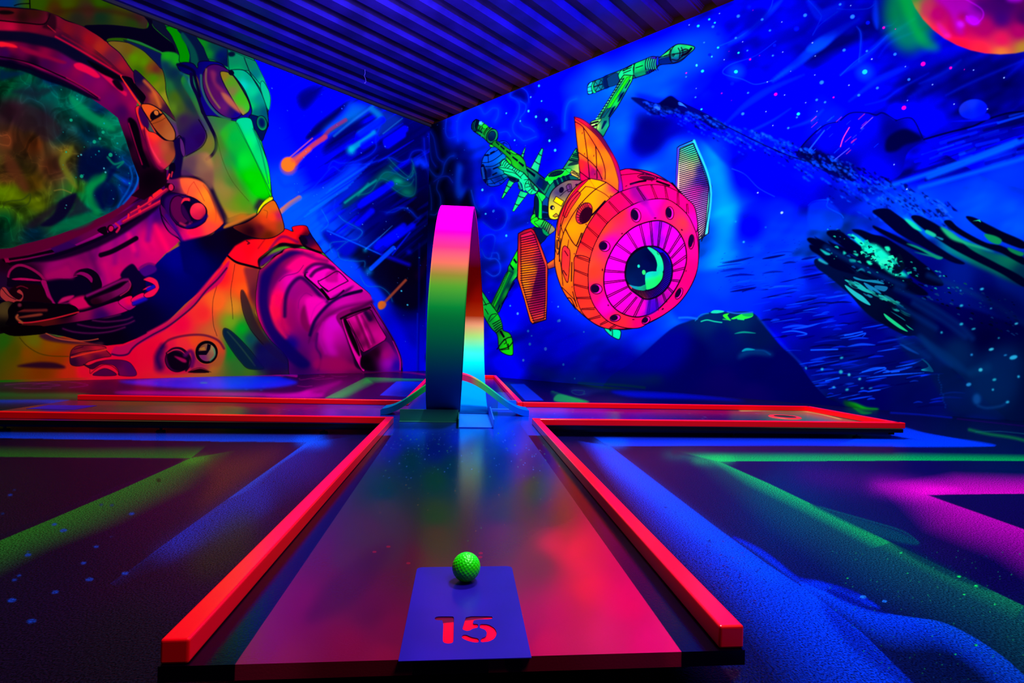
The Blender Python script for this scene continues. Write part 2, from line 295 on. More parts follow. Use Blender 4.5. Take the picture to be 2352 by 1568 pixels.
    # helmet rim, suit-coloured collar at lower left
    F('-900,900 30,960 160,990 330,985 500,965 620,1020 760,1060 940,1090 1100,1090 830,1110 760,1180 760,1290 800,1320 900,1320 980,1400 980,1440 -900,1500', '30,1050:286010 150,1150:505008 350,1040:6a6a10 300,1180:884a08 550,1080:905008 600,1250:903a08 450,1350:803808 750,1380:c83018 900,1360:ff1838 -300,1200:105010', sm=0)
    F('420,990 500,965 640,1010 850,1060 1000,1070 1100,1060 1100,1090 880,1085 680,1070 500,1040', '401828', blur=4); S('495,965 620,1020 780,1045 940,1045 1060,1025', 2.2, 'c05038', soft=1.2)
    S('210,1010 290,1100 420,1180 560,1210 740,1215', 2, '3a3008', soft=1, a=.8)
    F('180,1320 300,1290 450,1275 600,1285 705,1325 680,1345 520,1345 300,1335', '280820', blur=4, a=.95)
    # tube clamp
    F('760,1180 800,1120 880,1095 1120,1105 1150,1150 1200,1210 1100,1230 960,1270 900,1310 820,1320 760,1290', '900,1130:601028 900,1180:c83020 1050,1150:d02030 880,1240:600a38 1050,1210:480830 800,1270:280828', line=1.6)
    S('800,1140 900,1110', 1.4); S('770,1200 900,1165 1130,1140', 1.8); S('770,1225 950,1180 1150,1140', 3, 'f03828', soft=1)
    F('900,1300 960,1310 1060,1270 1200,1250 1350,1260 1430,1310 1470,1420 1290,1420 1280,1370 1220,1310 1100,1300 1010,1350 960,1340', '1000,1310:3a0028 1250,1290:50003c 1400,1330:500050 1300,1380:700048', line=1)
    F('1010,1420 1060,1370 1130,1345 1210,1370 1250,1420', '50043c', line=1.2); S('980,1400 1050,1340 1130,1305 1210,1320 1270,1370 1290,1420', 1.4); S('970,1340 972,1400', 1.2)
    # sensor knobs
    F('1690,1200 1750,1080 1900,1000 2120,985 2280,1000 2400,1060 2440,1180 2380,1320 2280,1330 2200,1380 1700,1400', '1800,1100:e01840 1720,1200:80104a 2100,1040:e85020 2000,1090:ff3038 2350,1080:e04828 2150,1250:a01848 2350,1300:a05828 1900,1370:d01040', blur=5, a=.9)
    S('1740,1130 1820,1040 2000,990 2200,985 2352,1040 2420,1130', 5, '501030', soft=2, a=.8); S('1730,1330 1700,1220 1760,1110', 14, '100040', soft=9, a=.8)
    E(1915, 1250, 130, 132, 0, '1850,1200:700038 1850,1300:400038 2000,1250:100018 1900,1260:180020', line=2.5)
    F('1800,1210 1850,1160 1930,1165 2030,1250 2030,1350 1920,1370 1840,1330', '0c0010', blur=3); F('1880,1210 2000,1245 2010,1280 1960,1270', 'a01048', blur=3); S('1800,1180 1870,1130 1960,1130 2040,1200 2060,1290 2010,1370', 4, '180018', soft=1); S('1810,1180 1880,1145 1950,1150 2010,1200', 2, 'e03048', soft=1)
    S('2000,1200 2060,1160 2090,1230 2070,1320', 9, '58084a', soft=4, a=.9)
    E(2232, 1170, 125, 128, 0, '080008', line=1.5, ink='d86028'); E(2236, 1172, 92, 95, 0, '2180,1130:804828 2270,1210:906040 2200,1220:702060 2300,1130:a08850')
    F('2150,1130 2210,1110 2220,1150 2170,1150', 'b07030', sm=0); F('2120,1160 2230,1150 2240,1080 2280,1090 2270,1140 2230,1200 2150,1200', '080010', sm=0); S('2310,1130 2320,1200 2270,1260', 3, '409060', soft=2, a=.8)
    F('2040,1390 2100,1360 2180,1350 2260,1390', '14000a'); S('2030,1385 2100,1350 2180,1340 2280,1385', 1.2)
    # ---- locking ring of the helmet (purple) and hardware
    F('-700,100 0,90 300,30 600,-70 900,-210 1200,-370 1500,-540 1760,-610 1700,-800 2000,-800 2250,-640 2420,-360 2380,-310 2230,-230 1960,-60 1900,10 1780,110 1680,220 1600,240 1430,330 1200,460 1000,560 900,620 400,700 150,640 0,600 -700,560', '100,100:500038 400,80:600048 700,-60:800070 900,0:880068 1100,-100:a80078 1300,-200:700080 1600,0:e00868 1500,100:c00868 1750,-60:d0085a 1200,200:b80868 1100,350:980068 800,280:a8085a 600,280:a00868 900,150:700050 1350,80:a80a68 1700,-350:380060 1600,-450:180030 300,300:180018 0,400:200828 50,200:180010 500,500:0a0010 1250,280:c81060', sm=0)
    for t, q in (('1080,-60 1020,150', '60005a'), ('1250,-60 1240,200', '80006a'), ('1440,-160 1480,120', '900070'), ('960,60 1060,330', '50004a'), ('740,230 770,360', '780058'), ('1390,-100 1450,60', 'ff1070'), ('1560,-90 1640,60', 'c00060'), ('1680,-190 1810,60', 'ff1060'), ('1130,220 1180,400', 'd01068'), ('1640,-400 1600,-50', '600080')): S(t, 12, q, soft=7, a=.6)
    # row of clasps under the visor
    F('20,105 500,20 900,-130 1300,-330 1760,-600 1780,-560 1400,-330 1100,-130 700,60 130,220', '1500,-430:400030 100,150:880a40 400,60:780850 700,10:38004a 1000,-120:600040', sm=0)
    S('-200,110 0,90 300,45 600,-55 900,-190 1200,-350 1560,-570', 7, 'e01830', soft=1.5); S('0,115 300,62 640,-40 920,-170 1230,-330 1600,-540', 2.2, '10000c')
    F('530,20 700,-40 830,20 600,110', '30004c', sm=0, a=.9); F('90,150 300,120 560,60 590,90 300,150 100,180', '0a000c', sm=0)
    S('110,215 350,175 640,110 960,-10 1200,-120 1500,-300', 8, '08000f', soft=1.5); F('350,180 900,0 1330,-200 1690,-430 1680,-360 1350,-120 1000,60 600,180', '0a0018', blur=4, a=.9)
    S('1330,-240 1550,-360 1830,-510', 9, '90103c', soft=3); S('1330,-245 1550,-365 1820,-515', 2.5, 'e02040', soft=1.2)
    S('1500,-400 1510,-350', 7, 'ff1838', soft=1, sm=0); S('1630,-490 1610,-440', 9, 'ff2030', soft=1, sm=0); S('1390,-320 1385,-280', 4, 'ff2030', soft=1, sm=0); S('1680,-520 1730,-560', 14, 'ff2830', soft=2, sm=0)
    E(1195, -165, 38, 42, 0, '0c0010'); E(1200, -165, 28, 34, 20, 'b81048', line=2); S('1250,-220 1290,-180 1260,-130', 5, 'c01848', soft=1); F('1050,-150 1140,-190 1160,-110 1120,-100', '0a000c')
    S('1090,120 1200,85 1330,20 1470,-60', 11, '0c0012', soft=2)   # slot
    S('30,105 30,170 120,215', 4, '0a0008', soft=1); F('30,120 50,130 110,200 60,200', '900a40', sm=0)
    # round ports
    F('80,400 90,300 150,240 240,230 380,280 480,370 480,400 440,460 250,460 90,460', '0c0014', line=1); S('90,350 110,290 170,240 240,232 340,270 430,330 480,390', 6, '90104a', soft=1.2); S('100,350 130,290 200,250 300,270 440,370', 1.5)
    F('130,375 250,365 440,390 440,405 250,395 150,390', 'b81058', line=1); F('440,400 500,400 520,520 580,640 520,600 480,500', 'a00a58', line=1); F('510,400 600,370 760,370 900,330 1000,380 1060,480 1080,560 900,600 640,640 600,640 540,520', '08001a')
    F('790,350 830,290 950,265 1050,320 1100,430 1080,500 1020,560 980,440 920,370 840,340', '0a0012', line=1); F('810,335 870,300 950,320 1000,370 990,420 940,370 870,335', '8a0a58', line=1)
    F('500,390 700,360 790,375 850,270 930,250 900,190 850,170 700,210 540,250 470,290', '900a58', blur=5, a=.7); F('500,320 640,270 740,240 780,360 600,370 500,380', 'a80e5c', blur=5, a=.9)
    F('100,500 200,440 300,430 440,450 500,560 560,640 300,620 150,600', '14000a', blur=2)
    F('10,480 60,470 120,550 200,600 240,560 180,520 210,490 250,530 250,590 200,650 130,650 60,620 0,560', 'a83838', line=1.6); S('180,470 230,455 300,480', 2, '701028'); S('20,480 90,560 170,600', 2)
    F('625,640 680,580 800,555 760,600 650,640', 'c01860', blur=1); F('750,610 920,560 1000,660 850,710 790,680', 'd00858', blur=4); S('500,440 540,560 590,650', 4, 'a01060', soft=2)
    # hoses along the ring
    F('920,560 1100,470 1270,390 1360,330 1470,290 1560,390 1560,520 1430,560 1200,680 1000,680 930,620', '08000f', blur=1); F('1300,340 1420,215 1500,290 1570,360 1540,520 1420,540 1430,450', '0a0024', blur=1)
    S('940,560 1100,490 1300,400 1380,385', 6, '80105a', soft=3); F('980,600 1100,550 1280,480 1390,400 1410,430 1390,490 1280,560 1100,640 1000,650', '1100,560:500838 1300,480:781050 1050,630:200010', blur=2, line=1); S('1395,395 1412,440 1385,500 1300,560', 2, 'c02058', soft=1)
    F('1500,270 1560,220 1640,210 1690,260 1680,300 1600,340 1550,345', '40086a', blur=2); S('1500,270 1600,215 1670,225', 4, '80105a', soft=3)
    F('-20,680 80,620 200,650 230,620 600,650 850,740 1300,610 1440,640 1380,720 1150,790 900,830 700,860 480,890 240,920 50,960 -20,940', '200,680:080008 500,800:501010 900,740:90104a 1200,660:a0085a 1100,780:300050 1300,650:c00a60 300,880:401010 50,700:504020 30,900:080406 700,700:0a000c', line=1)
    F('170,640 300,620 520,640 780,660 850,735 740,790 500,820 300,845 240,845 170,800 180,700', '08000a'); S('200,850 350,845 600,800 850,735', 2.5, 'f02838', soft=1); S('180,720 300,720 500,715', 6, '6a2020', soft=3); F('190,790 430,750 440,775 220,800', '8a3828', blur=1); S('190,770 180,800 240,850', 5, 'a85030', soft=2)
    F('90,800 90,700 170,620 250,640 260,700 180,740 160,800 200,850 240,870 150,890 60,870', '060006', line=0); E(212, 660, 22, 20, 0, '702838', blur=2)
    F('0,910 150,880 330,880 470,890 500,960 350,985 150,995 40,960', '060004')
    F('1280,620 1420,560 1430,660 1470,670 1400,715 1340,690', '1300,640:d00868 1400,620:ff1048 1400,700:900868', line=1.2); F('1425,590 1540,530 1580,575 1440,630', 'ff1058', line=1); S('1450,640 1570,590', 10, '2010a0', soft=4)
    F('1540,500 1620,450 1680,470 1650,430 1560,390 1600,365 1660,370 1710,430 1715,490 1660,560 1580,580 1560,540 1680,470', 'ff1850', line=1.5); S('1560,385 1620,365 1690,400 1710,470', 3, 'd82848', soft=1); S('1600,490 1660,460', 8, '1810a0', soft=2)
    # ---- helmet shell beside the visor (ear pod)
    V(300, 380, 4.9)
    F('400,200 460,130 640,125 780,160 900,260 980,420 1050,610 1020,680 900,770 720,850 610,900 540,780 430,660 330,500 380,330', '620,180:ff6a38 700,300:f85838 850,300:f08030 920,450:f07830 950,620:f05028 850,700:ff4848 700,760:f01858 600,850:c00868 500,200:601050 480,300:300830 420,500:400048 450,700:60005a 1000,600:c03838', line=2)
    F('570,130 700,150 820,220 900,330 980,470 1040,620 980,690 800,790 640,760 700,700 830,600 860,500 800,400 700,340 620,320 570,230', '700,200:ff6838 640,280:f05838 850,350:f08828 940,560:f86820 900,700:f84838 740,740:ff1848 870,450:ff7828', blur=3, a=.8)
    S('640,320 660,250 710,185 720,200 780,300 830,400', 1.4, 'c03828'); S('820,220 900,340 960,520 950,640', 2.5, 'd05028', soft=2)
    F('340,420 360,330 420,300 560,320 700,360 780,410 850,480 860,560 830,640 700,710 560,690 470,600 400,500', '0a0028', line=2); F('400,360 520,320 640,335 560,380 500,450 480,560 520,660 420,560 380,460', '28004a', blur=4)
    E(555, 500, 105, 165, -18, '50083c', blur=4, line=1.5); S('620,330 500,350 445,440 450,560 520,670', 2); S('560,650 640,680 680,640', 5, 'a02048', soft=3)
    S('590,420 610,385 650,385', 8, 'f02840', soft=2); E(650, 510, 78, 120, -20, '04001c'); F('590,440 570,500 590,560 640,620 690,640', '2a0038', blur=3)
    E(757, 515, 92, 98, 0, '700,500:e02848 760,440:f04048 790,560:d0203a 830,600:50083c 720,590:b81848', line=2); S('640,690 780,640 850,570', 8, '120050', soft=4)
    F('390,215 430,200 485,225 490,260 460,290 400,290', '0c0010', line=1); E(455, 245, 30, 40, 0, 'c02048', line=1.5); S('0,540 200,420 410,270', 7, '90103c', soft=3); S('0,530 200,412 400,262', 2, 'f02840', soft=1)
    S('330,480 360,620 430,740 520,805 540,820 600,890', 3, '0c0018', soft=1.2); S('400,560 520,740 600,890', 7, '30006a', soft=3, a=.8); F('400,640 480,700 520,800 440,760', '701068', blur=3, a=.6)
    # rear of helmet: fold and lower rim
    S('460,135 640,120 800,160 900,250 980,400 1080,600', 7, '100018', soft=3.5, a=.9); F('850,170 930,240 1000,400 1080,560 1110,630 1060,650 1000,560 920,380', '14082a', blur=5, a=.85)
    F('920,0 1100,0 1150,150 1230,300 1360,420 1400,520 1380,580 1200,660 1080,650 1080,560 960,300 920,150', '980,60:886840 1000,200:987048 1100,350:807028 1150,500:b07828 1250,580:d07820 1350,480:607820 1300,400:208a20 1100,180:109030', blur=8, a=.85)
    F('1420,540 1350,600 1180,670 1050,710 1080,660 1250,600 1380,540', 'b06828', blur=3)
    F('1480,340 1540,340 1570,360 1480,430 1430,510 1390,470 1440,380', '200828', blur=8, a=.9)
    F('1440,480 1510,390 1580,345 1605,370 1580,400 1500,450 1425,550', 'd8e000', line=2.2)
    F('1425,555 1500,455 1605,392 1660,470 1705,590 1730,710 1690,760 1600,810 1500,825 1380,810 1250,760 1150,690 1300,640', '1520,500:d06818 1620,460:c86818 1600,580:ff4818 1660,560:a01858 1500,620:d04018 1600,680:b83818 1450,700:500c18 1350,740:18000c 1550,780:501808 1680,680:804018', line=2.2); S('1500,500 1540,520 1530,590', 1, '803010')
    F('540,860 900,775 1060,715 1200,660 1390,570 1430,560 1500,700 1490,822 1380,826 1290,842 1180,902 1095,1000 1000,1150 800,1300 600,1200', '560,900:00004c 700,1100:000050 900,820:060018 1200,750:08000c', blur=4, sm=0)
    F('1425,555 1500,455 1605,392 1660,470 1705,590 1730,710 1690,760 1600,810 1500,825 1380,810 1250,760 1150,690 1300,640', '1520,500:d06818 1620,460:c86818 1600,580:ff4818 1660,560:a01858 1500,620:d04018 1600,680:b83818 1450,700:500c18 1350,740:18000c 1550,780:501808 1680,680:804018', line=2.2); S('1500,500 1540,520 1530,590', 1, '803010')
    # ---- visor
    V(0, 300, 3.92); S('-200,1110 0,1088 250,1050 500,970 800,830 1000,720 1150,600 1240,470 1290,400', 34, '58002c', soft=3)
    V(0, 0, 3.92)
    F('-700,590 0,595 250,610 500,690 700,800 900,930 1010,1000 1080,1100 1130,1250 1190,1440 1240,1560 1250,1620 1180,1760 1050,1880 800,2000 500,2120 200,2200 0,2240 -700,2240', '50,760:006838 250,690:005838 450,700:041848 400,800:005a48 600,880:006048 300,830:102830 700,950:006850 900,1080:008850 1000,1130:007850 900,980:003058 1020,1250:006048 1100,1500:002a58 800,1200:003048 100,1000:3a1828 400,1050:142028 100,1250:603018 300,1300:6a3010 550,1200:103838 600,1380:6a5818 500,1500:5a3020 50,1600:68401a 300,1650:805a10 450,1500:603018 100,1750:608008 30,1750:588800 350,1800:607010 600,1850:104828 50,2000:004820 0,2100:003828 300,2100:002030 600,2000:004838 800,1900:006848 900,1800:007840 1000,1650:004050 850,1500:001838 700,1700:306818 1150,1650:0038a0 1180,1750:0030a0 1000,1800:001848 200,1900:406810', sm=1)
    h, w = 470, 480; sm1 = smoke(h, w, 75, 3, 1.5); sm2 = smoke(h, w, 40, 9, 1.3)
    vis = c.mask(crom(c.P('-600,595 0,600 250,620 500,700 700,810 900,940 1000,1000 1080,1110 1130,1260 1190,1450 1235,1620 1160,1760 1040,1870 800,1990 500,2110 200,2190 0,2230 -600,2230'), True))
    m, mx, my = vis; M = np.zeros((c.h, c.w), np.float32); hh, ww = m.shape
    X0, Y0 = max(mx, 0), max(my, 0); M[Y0:my + hh, X0:mx + ww] = m[Y0 - my:, X0 - mx:]
    sx, sy = 0 + 150 - 150, 140 + 120
    A = M[sy:sy + h, 0:w][..., None]; T = c.a[sy:sy + h, 0:w]
    dark = np.clip((sm1 - .52) * 5, 0, 1)[..., None]; lite = (np.exp(-((sm1 - .47) / .02) ** 2)[..., None] + .5 * np.exp(-((sm2 - .5) / .02) ** 2)[..., None]) * .6
    T[:] = T * (1 - A * dark * .5) + A * lite * T * .45; T[:] = T * (1 - A * .35 * np.clip((sm2 - .5) * 4, 0, 1)[..., None])
    F('0,620 60,640 200,645 230,660 100,700 0,720', '002038', blur=5, a=.9); F('100,830 200,800 330,830 380,790 480,800 400,860 330,870 250,860', '102028', blur=5, a=.8)
    F('130,960 250,940 400,1010 500,1090 560,1180 500,1250 400,1270 300,1180 200,1180 120,1080', '28141c', blur=8, a=.6)
    F('620,850 700,900 850,1020 1000,1110 1040,1180 960,1160 850,1120 740,1050 660,960', '008850', blur=6, a=.8)
    F('560,1380 620,1340 660,1300 640,1400 590,1470 660,1600 700,1700 640,1660 560,1540 530,1450', '6a7020', blur=6, a=.8)
    F('700,1560 720,1400 830,1320 980,1340 1060,1420 1000,1500 940,1560 900,1640 800,1640 720,1600', '020a30', blur=8, a=.85)
    F('820,1640 900,1600 960,1540 930,1700 850,1800 900,1950 860,1900 820,1800 760,1700', '008840', blur=7, a=.85)
    F('840,1760 900,1700 1000,1640 1060,1720 1000,1850 900,1880 850,1850', '020a38', blur=7, a=.8)
    V(0, 300, 3.92)
    F('360,850 480,750 520,650 600,590 680,560 690,600 620,740 540,820 460,860', '0a0422', blur=4, a=.95); F('230,860 380,740 500,660 520,680 440,780 300,880', '1c1420', blur=7, a=.75)
    F('690,600 780,680 860,720 780,740 700,770 600,780 660,700', '181828', blur=5, a=.8); F('830,560 870,490 950,440 980,350 1050,340 1000,430 940,520 920,620 950,720 880,680 840,620', '020838', blur=5, a=.85)
    F('440,900 540,830 700,760 830,740 860,700 880,740 820,830 700,880 560,900 480,920', '00683c', blur=7, a=.8); F('800,450 860,400 950,400 900,480 840,560 900,700 870,760 700,580 690,560 800,540', '008840', blur=7, a=.6)
    F('0,490 120,520 300,600 420,680 300,720 200,640 60,640 0,620', '607808', blur=12, a=.6); F('60,200 160,300 260,520 200,540 100,420 40,320', '5a2c18', blur=9, a=.7)
    for t in ('1170,330 1190,420 1160,520 1100,620 1060,690', '1230,340 1240,440 1190,560 1110,660', '1210,310 1250,440 1200,560'): S(t, 3, '0868c0', soft=3, a=.7)
    S('970,240 1030,300 1110,280 1060,330', 4, '109060', soft=3, a=.8); S('30,690 60,640 200,620 270,570 250,660 100,700', 3, '283810', soft=2, a=.7); S('490,540 560,530 640,560', 2, 'a08838', soft=2, a=.6)
    for i in range(40):
        x, y = rnd.uniform(560, 1180), rnd.uniform(-420, 700)
        if x > 1050 + (y + 400) * .15: continue
        E(x, y, rnd.choice((3, 4, 5, 8)), c=rnd.choice(('20c890', '10a0a0', '60d0d0')), a=.8)
    for x, y, r in ((850, 100, 16), (900, 72, 12), (995, 218, 18), (735, 410, 16), (928, 14, 14), (640, -95, 14), (596, 192, 8), (585, -422, 6), (552, -370, 5)): E(x, y, r, c='18a878', a=.85)
    # ---- rim of the helmet around the visor
    V(0, 0, 3.92)
    F('-700,60 0,62 200,75 400,95 520,140 760,240 970,380 1150,540 1230,630 1210,760 1160,700 1240,900 1220,1000 1280,1150 1340,1350 1460,1500 1500,1530 1500,1660 1300,1800 1180,1760 1250,1700 1250,1600 1190,1440 1130,1250 1060,1060 960,980 800,870 600,760 400,680 250,620 0,590 -700,590', '100,90:501010 300,110:301008 200,150:200a08 480,200:701020 100,260:a80a30 300,270:60081c 600,260:701018 800,360:901018 900,420:a02818 1000,520:601828 1100,600:901a20 500,330:0a0820 300,330:060618 100,330:060818 700,440:0a0c24 200,450:600038 400,480:800030 100,400:a80828 50,470:300040 600,560:58084a 400,560:380038 800,700:68004a 900,760:780048 700,620:80083c 300,570:100018 100,560:080018 1000,900:60084a 1100,1000:380040 1150,1300:0a0010 1200,1500:0c0010 1060,680:400020 1150,850:800840 1200,950:900a40 1250,1200:60003c 1250,1400:200018 1350,1600:060008 1300,1300:600830', sm=0, line=0)
    # bands of the rim
    F('-300,200 0,190 300,210 480,240 800,400 1000,560 1100,660 1090,700 900,600 650,430 480,340 250,290 0,275 -300,270', '50,255:c01038 250,265:780a20 480,270:780a20 650,300:700a18 900,500:280818 800,420:901020 600,350:100820', sm=0, a=.6)
    F('-300,280 0,275 250,290 480,340 650,420 850,540 1100,690 1080,740 900,640 700,560 500,450 300,400 100,370 -300,360', '06061a', blur=4, a=.95)
    F('0,375 120,400 160,430 60,420 0,420', 'f02030', blur=2); F('160,410 300,450 460,510 600,560 550,570 400,520 220,470', '800830', blur=4)
    F('-100,515 0,515 200,560 400,640 640,700 600,690 350,600 150,530', '80083c', blur=2); S('-100,510 0,510 250,560 450,640 700,760 880,880', 3, '08000c', soft=1.2); S('600,700 760,790 900,880', 3, 'a01040', soft=2, a=.8)
    F('-200,540 0,535 250,600 500,690 650,760 900,900 800,880 600,790 400,720 200,640 0,600', '030014', blur=3, a=.9)
    F('665,580 720,565 800,600 860,640 900,690 860,700 780,660 690,620', 'd81040', blur=2); F('880,640 960,670 1020,720 1090,800 1140,830 1130,865 1050,800 980,740', 'c81040', line=0, blur=1); F('1010,730 1060,720 1110,790 1100,820 1050,790', '0a000c', blur=1); F('780,540 900,590 1080,690 1100,720 1000,700 880,640', '040008', blur=1)
    S('500,330 700,440 900,560 1080,670 1210,750', 4, 'd01030', soft=2, a=.8); S('560,320 700,400 900,520 1000,600', 3, '900a20', soft=3, a=.7)
    S('0,62 200,75 400,95 520,140 600,185 760,240 970,380 1150,540 1250,680 1400,820 1500,940 1570,1060', 2.6, '04000a'); S('-100,180 0,185 250,210 400,215 450,130', 3, '080004'); F('0,95 80,95 130,115 80,130 0,125', '0c0406', blur=2)
    F('430,110 500,140 500,270 420,260 380,240 430,180', '14040c', blur=4, a=.8); S('430,230 500,290', 2, 'a01828', soft=1.5)
    # hood above and strap
    F('270,-200 270,70 430,105 520,140 600,180 760,240 900,225 1100,235 1320,260 1340,130 1100,30 950,-60 900,-200', '350,20:2a4a00 600,30:384800 900,20:285000 1100,100:384008 500,90:402408 800,100:3a1c10 700,170:202010 900,150:102a10 1200,200:203c08 1250,150:401c18', sm=0)
    S('500,110 700,90 900,90 1100,120 1250,170', 12, '301808', soft=8, a=.6); S('265,-100 270,70', 3, '020004'); S('130,50 180,36 260,32', 2.5, '020004')
    F('760,240 850,225 1000,225 1150,240 1300,260 1340,230 1330,190 1290,130 1380,160 1370,230 1450,310 1560,400 1610,480 1620,560 1600,500 1530,470 1440,465 1350,420 1250,370 1100,340 980,345 950,370 900,330', '04000c', line=1)
    F('1380,170 1480,215 1560,320 1620,460 1640,560 1600,530 1560,400 1450,300 1380,230', '0c1018', line=1.2); F('1480,215 1600,270 1680,400 1710,560 1620,560 1610,440 1540,300', '087010', line=1.2); F('1600,270 1780,340 1860,500 1880,560 1800,570 1720,560 1690,420', '0a2420', line=1); S('1650,310 1740,450 1780,570', 7, '0c5030', soft=3)
    F('1770,345 1960,390 1960,560 1870,550 1830,440', '107818', blur=2)
    # shoulder flap beside the rim
    F('970,380 1100,375 1250,420 1380,540 1460,620 1490,740 1500,850 1570,1060 1450,880 1300,760 1180,620 1080,480', '1060,430:705a18 1150,450:6a5010 1200,520:508808 1300,560:508808 1350,600:784010 1400,620:602018 1380,700:408008 1420,780:788010 1250,640:306008 1480,850:909020 1450,800:507010 1100,500:605018', line=2.4)
    F('1110,360 1250,400 1400,460 1460,500 1460,620 1380,540 1280,450', '0a1430', blur=2, line=1); S('1150,355 1300,400 1450,470', 3, '20702a', soft=1.5)
    F('1210,630 1300,700 1420,830 1500,940 1560,1040 1580,1090 1450,990 1300,940 1220,760', '1250,700:100828 1350,800:401028 1420,900:904820 1380,850:c05028 1300,880:400828 1500,980:301028', line=1.5)
    S('1300,730 1380,820 1440,960', 7, 'c86828', soft=4, a=.8)
    F('1100,690 1180,700 1215,755 1300,850 1310,890 1280,940 1300,945 1240,870 1180,800', '060008'); S('1090,685 1200,860 1300,1000 1400,1190', 4, 'e03020', soft=1.2); S('1105,690 1230,860 1330,1010 1420,1200 1500,1260 1560,1270', 5, '0a0010', soft=1)
    F('1220,980 1260,955 1250,1020 1300,1120 1340,1180 1360,1330 1300,1250 1260,1130', 'e82c28', line=1.5); F('1255,960 1300,1000 1340,1100 1330,1160 1280,1120 1250,1030', '30003c', blur=2)
    F('1270,950 1330,935 1400,960 1470,1020 1560,1150 1580,1220 1560,1265 1490,1255 1400,1170 1330,1060', '1350,1000:e05820 1440,1000:d06820 1420,1080:904018 1500,1150:a05828 1540,1220:a86030 1450,1130:904020', line=3)
    F('1370,1080 1350,1040 1375,1000 1420,990 1440,1020 1465,1020 1440,1050', '0a0008'); E(1407, 1015, 22, 26, -30, 'c87030', line=2); S('1370,1115 1440,1090 1490,1060', 1.2, '502010'); S('1360,1090 1410,1060 1465,1025', 3)
    F('1300,1140 1340,1180 1400,1200 1480,1260 1570,1280 1580,1400 1510,1500 1440,1530 1380,1450 1320,1300', '1380,1220:f04028 1330,1280:e01838 1400,1350:d02840 1480,1320:a85030 1520,1420:904828 1440,1480:c02048 1560,1300:603020', line=1.5); S('1320,1200 1360,1330 1440,1460', 3, 'ff4060', soft=3, a=.7); S('1290,1180 1340,1350 1400,1480 1460,1530', 9, '500030', soft=4, a=.8)
    S('1170,1080 1200,1200 1250,1350 1300,1500', 11, '06000c', soft=3); S('1160,1110 1220,1300 1280,1480', 2.5, '90083c', soft=1.5); F('1160,1070 1210,1080 1250,1160 1290,1350 1350,1500 1300,1480 1240,1350 1200,1200', '040008', blur=2)
    # ---- rear of the helmet, headset
    V(250, 60, 3.7333)
    F('460,230 560,225 605,260 600,310 640,400 620,480 700,620 760,740 820,880 830,960 780,1040 660,1110 640,1000 600,930 565,790 520,690 500,560 480,420 450,330', '500,260:18a010 580,290:18a010 480,330:0c3038 560,400:082030 540,500:206828 580,600:406010 600,700:385018 700,680:2a3028 640,800:301a38 750,900:200848 700,1000:240850 560,700:588018 790,960:200040 620,450:0a3828', blur=2); S('830,900 838,960 790,1040 660,1115', 2.5); S('770,800 830,900', 2.5)
    F('470,330 560,380 620,500 700,620 760,760 700,720 620,620 540,480', '0a2a2a', blur=8, a=.6)
    F('600,310 610,240 740,310 780,330 760,400 640,380 600,360', '087820', blur=3); F('490,10 600,20 680,180 700,310 610,310 600,230 540,90', '008800', line=1.5)
    F('590,30 750,90 850,270 860,330 700,330 690,240 640,100', '061420', line=0); F('640,60 740,200 770,330 710,330 690,210 620,90', '084828', blur=3)
    F('750,95 900,150 1015,190 1020,350 900,290 850,280 810,180', '800,150:108a10 860,230:108a18 950,250:041038 1000,300:04102a 900,180:084028', sm=0, line=1.2)
    F('1020,200 1260,300 1330,440 1375,560 1385,640 1365,730 1300,500 1200,380 1030,380', '1080,300:108838 1200,330:108038 1250,420:08704a 1300,480:00b858 1370,600:00d060 1100,380:00a838', sm=0, line=1.5); E(1052, 240, 32, 22, 0, '041018', blur=1)
    F('1030,380 1160,380 1260,480 1320,590 1360,740 1365,860 1290,780 1215,760 1220,690 1160,540 1060,410', '1100,420:00b050 1150,500:00d080 1230,560:00c860 1290,620:008858 1220,700:00d048 1330,740:004848 1250,730:005a48 1200,440:00a050', line=2.4); S('1160,270 1220,420 1300,560 1350,680 1365,760', 2.2)
    F('1375,560 1388,640 1366,720 1300,530 1320,470', '10c060', blur=2, line=1.2)
    F('590,330 640,310 720,320 760,360 770,310 850,300 960,320 1030,390 1080,440 1150,540 1210,660 1225,740 1180,800 1090,815 1000,790 900,770 800,750 780,600 740,440 700,420 640,400 600,370', '620,350:040030 700,380:080038 900,350:080048 800,600:0c0050 900,700:10005a 1100,780:10006a 1000,760:0c0050 830,500:180850', line=2.5)
    E(985, 560, 150, 255, -30, '860,420:480838 900,560:50103c 1000,700:60184a 1050,720:201040 950,450:30103a 1100,760:100060', line=2.5)
    F('955,400 1000,390 1060,420 1130,520 1200,650 1205,720 1160,760 1140,755 1080,660 990,500', '980,420:907818 1050,480:509818 1120,600:30b818 1180,700:30c020 1140,730:a87838 1060,560:807030 1150,640:40b018', line=2.5)
    F('960,560 1020,590 1100,680 1135,750 1060,700 990,630', 'b86838', blur=4, a=.9); F('870,380 920,400 920,480 1000,560 950,560 890,480', '80283c', blur=5, a=.9)
    S('790,420 800,540 850,660 940,760 1040,800', 5, '307040', soft=2, a=.8); S('835,370 835,480 880,600 950,700', 4, '908030', soft=2.5, a=.7); F('745,420 770,470 780,560 750,500', '907018', blur=2, line=1.4)
    S('620,400 660,430 690,480', 6, '104850', soft=4, a=.7); S('700,440 690,480 720,540', 5, '409068', soft=3, a=.6)
    S('705,410 715,500 760,600 810,740 870,860 915,960 920,1040 890,1100 840,1140', 7.5, '0a0020', soft=1.2, taper=0); S('590,330 640,340 720,380 740,440 780,600', 7, '050018', soft=2); E(1050, 400, 26, 22, 30, '050010')
